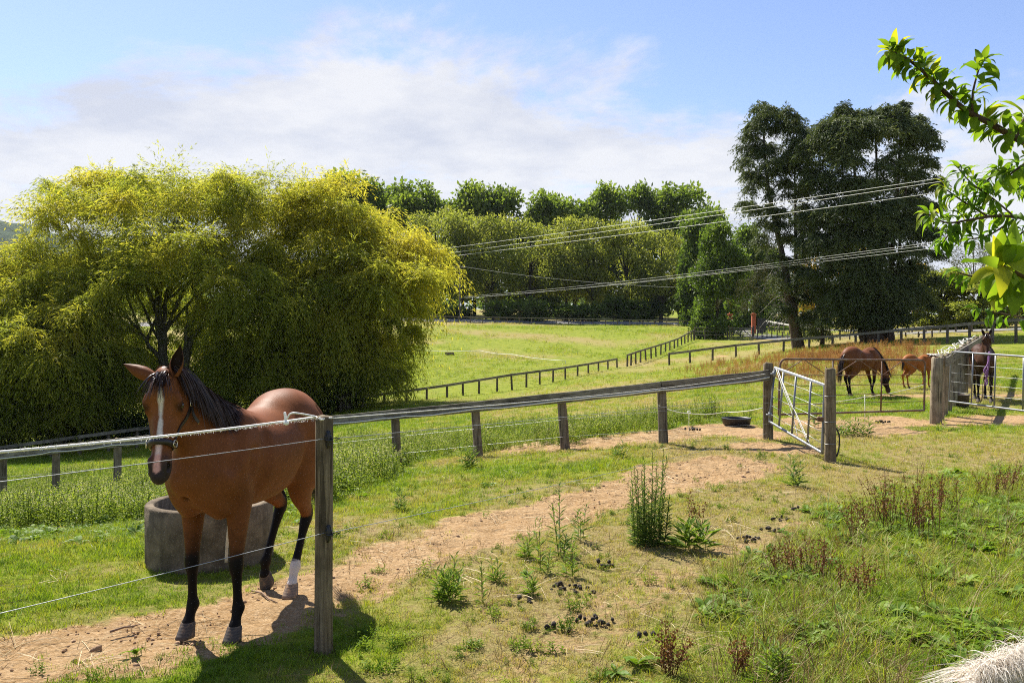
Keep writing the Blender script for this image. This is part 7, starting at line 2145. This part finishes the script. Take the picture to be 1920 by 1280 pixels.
def leaf_mesh(name, wid, curl, fold, mat, seed, n=7):
    g = np.random.default_rng(seed); V = []; F = []
    wv = g.uniform(0, 6); th = 0; x = z = 0; L = 1 / (n - 1)
    for i in range(n):
        t = i / (n - 1); w = wid * (math.sin(min(1, t ** .85) * math.pi) ** .75 if 0 < t < 1 else .03) * .5
        V += [(x, -w, z + fold * w + .03 * math.sin(t * 9 + wv)), (x, 0, z), (x, w, z + fold * w + .03 * math.sin(t * 8 + wv + 2))]
        a = .25 - curl * t; x += L * math.cos(a); z += L * math.sin(a)
    for i in range(n - 1):
        k = 3 * i; F += [(k, k + 3, k + 4, k + 1), (k + 1, k + 4, k + 5, k + 2)]
    return mesh_np(name, np.array(V), np.array(F), mat, smooth=True, link=False)
def build_fruit_trees():
    seen = []; rest = []
    def lm(name, c0, c1, c2, trans):
        t = NT(name); r = t.n('ObjectInfo').outputs['Random']; v = t.obj()
        c = t.mix(t.mr(r, 0, .6, smooth=False), rgb(*c0), rgb(*c1)); c = t.mix(t.mr(r, .82, 1.0), c, rgb(*c2))
        c = t.mix(t.mr(t.noise(9, 4, .6, v), .58, .75, 0, .35), c, rgb(c2[0] * .8, c2[1] * .6, c2[2]))
        w = t.n('TexWave'); w.bands_direction = 'X'; w.inputs['Scale'].default_value = 5; w.inputs['Distortion'].default_value = 1.0; t.L.new(v, w.inputs[0])
        return t.end(t.leaf(c, trans, .5, .14, t.mix(1.0, c, rgb(1.5, 1.45, .5), 'MULTIPLY')))
    M_PL = lm('plum_leaf', (.085, .165, .018), (.16, .25, .026), (.36, .36, .04), .58)
    M_PE = lm('peach_leaf', (.085, .175, .018), (.16, .26, .03), (.30, .34, .04), .55)
    M_BR = mat_bark('fruit_bark', (.055, .034, .026), (.15, .10, .075), 14, .3)
    def add_leaf(root, me, p, d, up, L):
        d = Vector(d).normalized(); y = Vector(up).cross(d)
        y = y.normalized() if y.length > 1e-4 else Vector((0, 1, 0)); z = d.cross(y)
        M = Matrix((d, y, z)).transposed().to_4x4() @ Matrix.Diagonal((L, L, L, 1)); M.translation = Vector(p) - root.location
        q = Vector(p) + d * L * .5
        if q.y < .3 or 960 + q.x / q.y * F_PX > 1990: rest.append((root, me[RNG.integers(len(me))], M))
        else: seen.append((root, me[RNG.integers(len(me))], M))
    def grow_leaves(root):
        mine = [e for e in seen if e[0] is root]; more = mine[290:] + [e for e in rest if e[0] is root]
        for _, me, M in mine[:290]:
            o = mesh_obj('leaf', me, root); o.matrix_basis = M
        V = []; F = []; b = 0; mat = None
        for _, me, M in more:
            n = len(me.vertices); co = np.empty(n * 3, np.float32); me.vertices.foreach_get('co', co); A = np.array(M)
            V.append(co.reshape(-1, 3) @ A[:3, :3].T + A[:3, 3]); F.append(np.array([p.vertices[:] for p in me.polygons]) + b); b += n; mat = me.materials[0]
        if V: o = mesh_np('foliage', np.concatenate(V), np.concatenate(F), mat, root, smooth=True); o['kind'] = 'stuff'
        print('leaves', root.name, len(mine), len(more))
    def branch(root, pts, r0, r1, n=26):
        P = bez(np.array([S(*p) for p in pts]), n); mb = MB(); mb.tube([Vector(q) - root.location for q in P], list(np.linspace(r0, r1, n)), 8); mb.build('branch', M_BR, root); return P
    def dress(root, P, me, n, L, hang=.6, u0=0.0, out=1.0, tuft=0, L_tip=1.0):
        for i in range(n):
            u = u0 + (1 - u0) * (i + RNG.uniform(0, 1)) / n; k = u * (len(P) - 1.001); j = int(k); p = P[j] + (P[j + 1] - P[j]) * (k - j); tg = unit(P[j + 1] - P[j])
            a = RNG.uniform(0, 6.28); s1 = unit(np.cross(tg, (0, .2, 1))); s2 = np.cross(tg, s1); o = s1 * math.cos(a) + s2 * math.sin(a)
            d = unit(o * out + tg * RNG.uniform(-.1, .7) + np.array((0, 0, RNG.uniform(.15, .5) - hang * RNG.uniform(.2, 1))))
            pet = unit(o + tg * .3) * .012
            add_leaf(root, me, p + pet, d, (RNG.normal(0, .3), RNG.normal(0, .3), 1), L * RNG.uniform(.68, 1.18))
        for i in range(tuft):
            p = P[-1]; tg = unit(P[-1] - P[-3]); a = 2.4 * i; s1 = unit(np.cross(tg, (0, .2, 1))); s2 = np.cross(tg, s1); o = s1 * math.cos(a) + s2 * math.sin(a)
            add_leaf(root, me, p - tg * .006 * i, unit(o * (.35 + .10 * i) + tg * .9), (RNG.normal(0, .3), RNG.normal(0, .3), 1), L * RNG.uniform(.75, 1.15) * L_tip)
    # plum: broad leaves
    LP = [leaf_mesh('plum_leaf', .36, c, .35, M_PL, 10 + i) for i, c in enumerate((.9, 1.4, 1.9, 2.4, .5))]
    b = Vector((3.75, 3.35, 0)); b.z = G(b.x, b.y); root = empty('plum_tree', b); tag(root, 'plum tree with broad backlit leaves reaching in from the right edge', 'fruit tree')
    mb = MB(); limb(mb, [(0, 0, -.1), (-.05, 0, .7), (-.02, .02, 1.25), (-.06, .1, 1.9), (-.1, .2, 2.7)], .10, .03, 10, 16); mb.build('trunk', M_BR, root)
    d = 3.6
    A = branch(root, [(2560, 560, 3.45), (2250, 420, 3.5), (2040, 318, d), (1920, 268, d), (1855, 232, d), (1810, 208, d), (1768, 172, d), (1735, 140, d), (1700, 112, d), (1668, 98, d)], .020, .0045, 40)
    dress(root, A, LP, 190, .086, .80, .33, tuft=9)
    B1 = branch(root, [(1822, 216, d), (1822, 180, d - .02), (1828, 150, d - .03), (1838, 118, d - .02)], .006, .003, 12); dress(root, B1, LP, 20, .095, .5, .15, tuft=8)
    B2 = branch(root, [(1905, 260, d), (1918, 225, d), (1940, 195, d), (1965, 170, d)], .006, .003, 12); dress(root, B2, LP, 14, .095, .6, .1, tuft=6)
    B3 = branch(root, [(1980, 285, d), (1935, 300, d - .1), (1905, 318, d - .15), (1890, 330, d - .15)], .007, .003, 12); dress(root, B3, LP, 16, .095, .8, .1, tuft=5)
    d2 = 2.35
    C1 = branch(root, [(2900, 760, 3.3), (2400, 640, 2.8), (2060, 560, d2 + .1), (1960, 530, d2), (1900, 508, d2), (1868, 498, d2)], .022, .006, 26)
    dress(root, C1, LP, 13, .125, .6, .72, tuft=0)
    for (px, py, dx, dz, L) in [(1872, 500, -.15, 1.0, .13), (1868, 500, -.75, .35, .10), (1866, 506, -1.0, -.25, .105), (1876, 504, -.35, .8, .12), (1872, 510, -.7, -.55, .11), (1880, 515, -.35, -.95, .13), (1890, 512, .1, -1.0, .13), (1895, 500, .35, .9, .10), (1902, 512, .5, -.8, .12), (1898, 520, -.25, -1.0, .145), (1915, 525, .1, -1, .14), (1930, 530, -.2, -1, .15), (1885, 498, .1, 1.0, .11), (1925, 505, .3, .7, .11), (1900, 530, -.5, -.8, .13)]:
        add_leaf(root, LP, S(px, py, d2 + RNG.normal(0, .03)), (dx, RNG.normal(-.25, .2), dz), (RNG.normal(-.3, .3), -.9, RNG.uniform(.2, .8)), L * .86)
    grow_leaves(root)
    # peach: narrow curled leaves
    LE = [leaf_mesh('peach_leaf', .24, c, .5, M_PE, 30 + i) for i, c in enumerate((1.6, 2.2, 2.8, 1.1))]
    b = Vector((4.7, 5.1, 0)); b.z = G(b.x, b.y); root = empty('peach_tree', b); tag(root, 'peach tree with narrow curled drooping leaves below the plum branch', 'fruit tree')
    mb = MB(); limb(mb, [(0, 0, -.1), (.03, 0, .6), (-.05, .0, 1.2), (-.15, -.1, 2.0), (-.3, -.2, 2.8)], .11, .03, 10, 16); mb.build('trunk', M_BR, root)
    d = 4.7
    paths = [([(2300, 560, 4.95), (2080, 470, 4.8), (1960, 420, d), (1880, 405, d), (1820, 412, d), (1775, 418, d), (1738, 402, d)], 44), ([(1905, 410, d), (1860, 372, d), (1822, 345, d - .05), (1797, 318, d - .05)], 30), ([(1850, 405, d), (1805, 378, d + .05), (1768, 352, d + .05)], 24),
             ([(2060, 430, 4.8), (1960, 360, d), (1905, 335, d), (1868, 318, d)], 36), ([(1960, 420, d), (1930, 350, d), (1905, 310, d)], 24), ([(1800, 415, d), (1778, 440, d), (1768, 455, d)], 16), ([(1900, 412, d), (1855, 440, d), (1822, 448, d)], 12), ([(2080, 480, 4.8), (1990, 440, d), (1935, 430, d), (1895, 450, d)], 26), ([(2100, 500, 4.8), (2000, 470, d), (1940, 470, d), (1900, 490, d)], 20),
             ([(2200, 600, 5.0), (2020, 560, 5.0), (1900, 530, 5.0), (1830, 520, 5.0), (1795, 510, 5.0)], 22), ([(2200, 640, 5.0), (2000, 610, 5.0), (1890, 590, 5.0), (1830, 578, 5.0)], 14), ([(1860, 330, d), (1845, 345, d), (1835, 370, d)], 10)]
    for i, (pts, n) in enumerate(paths):
        P = branch(root, pts, .014 if len(pts) > 4 else .006, .003, 22)
        dress(root, P, LE, int(n * 1.9), .102, .95, .30 if len(pts) > 4 else .10, out=.8, tuft=3)
    grow_leaves(root)
# ------------------------------------------------------------------ build
build_ground()
build_roads()
fence_mats()
build_willows()
M_P, M_O, M_K, M_T, M_TG = build_far_trees()
build_conifers()
build_undergrowth(M_P, M_T)
build_far_wood(M_K, M_T)
build_haze()
build_poles()
build_fences()
build_animals()
build_trough()
build_plants()
build_fruit_trees()
build_grass()
print('script', round(time.time() - T0, 1))
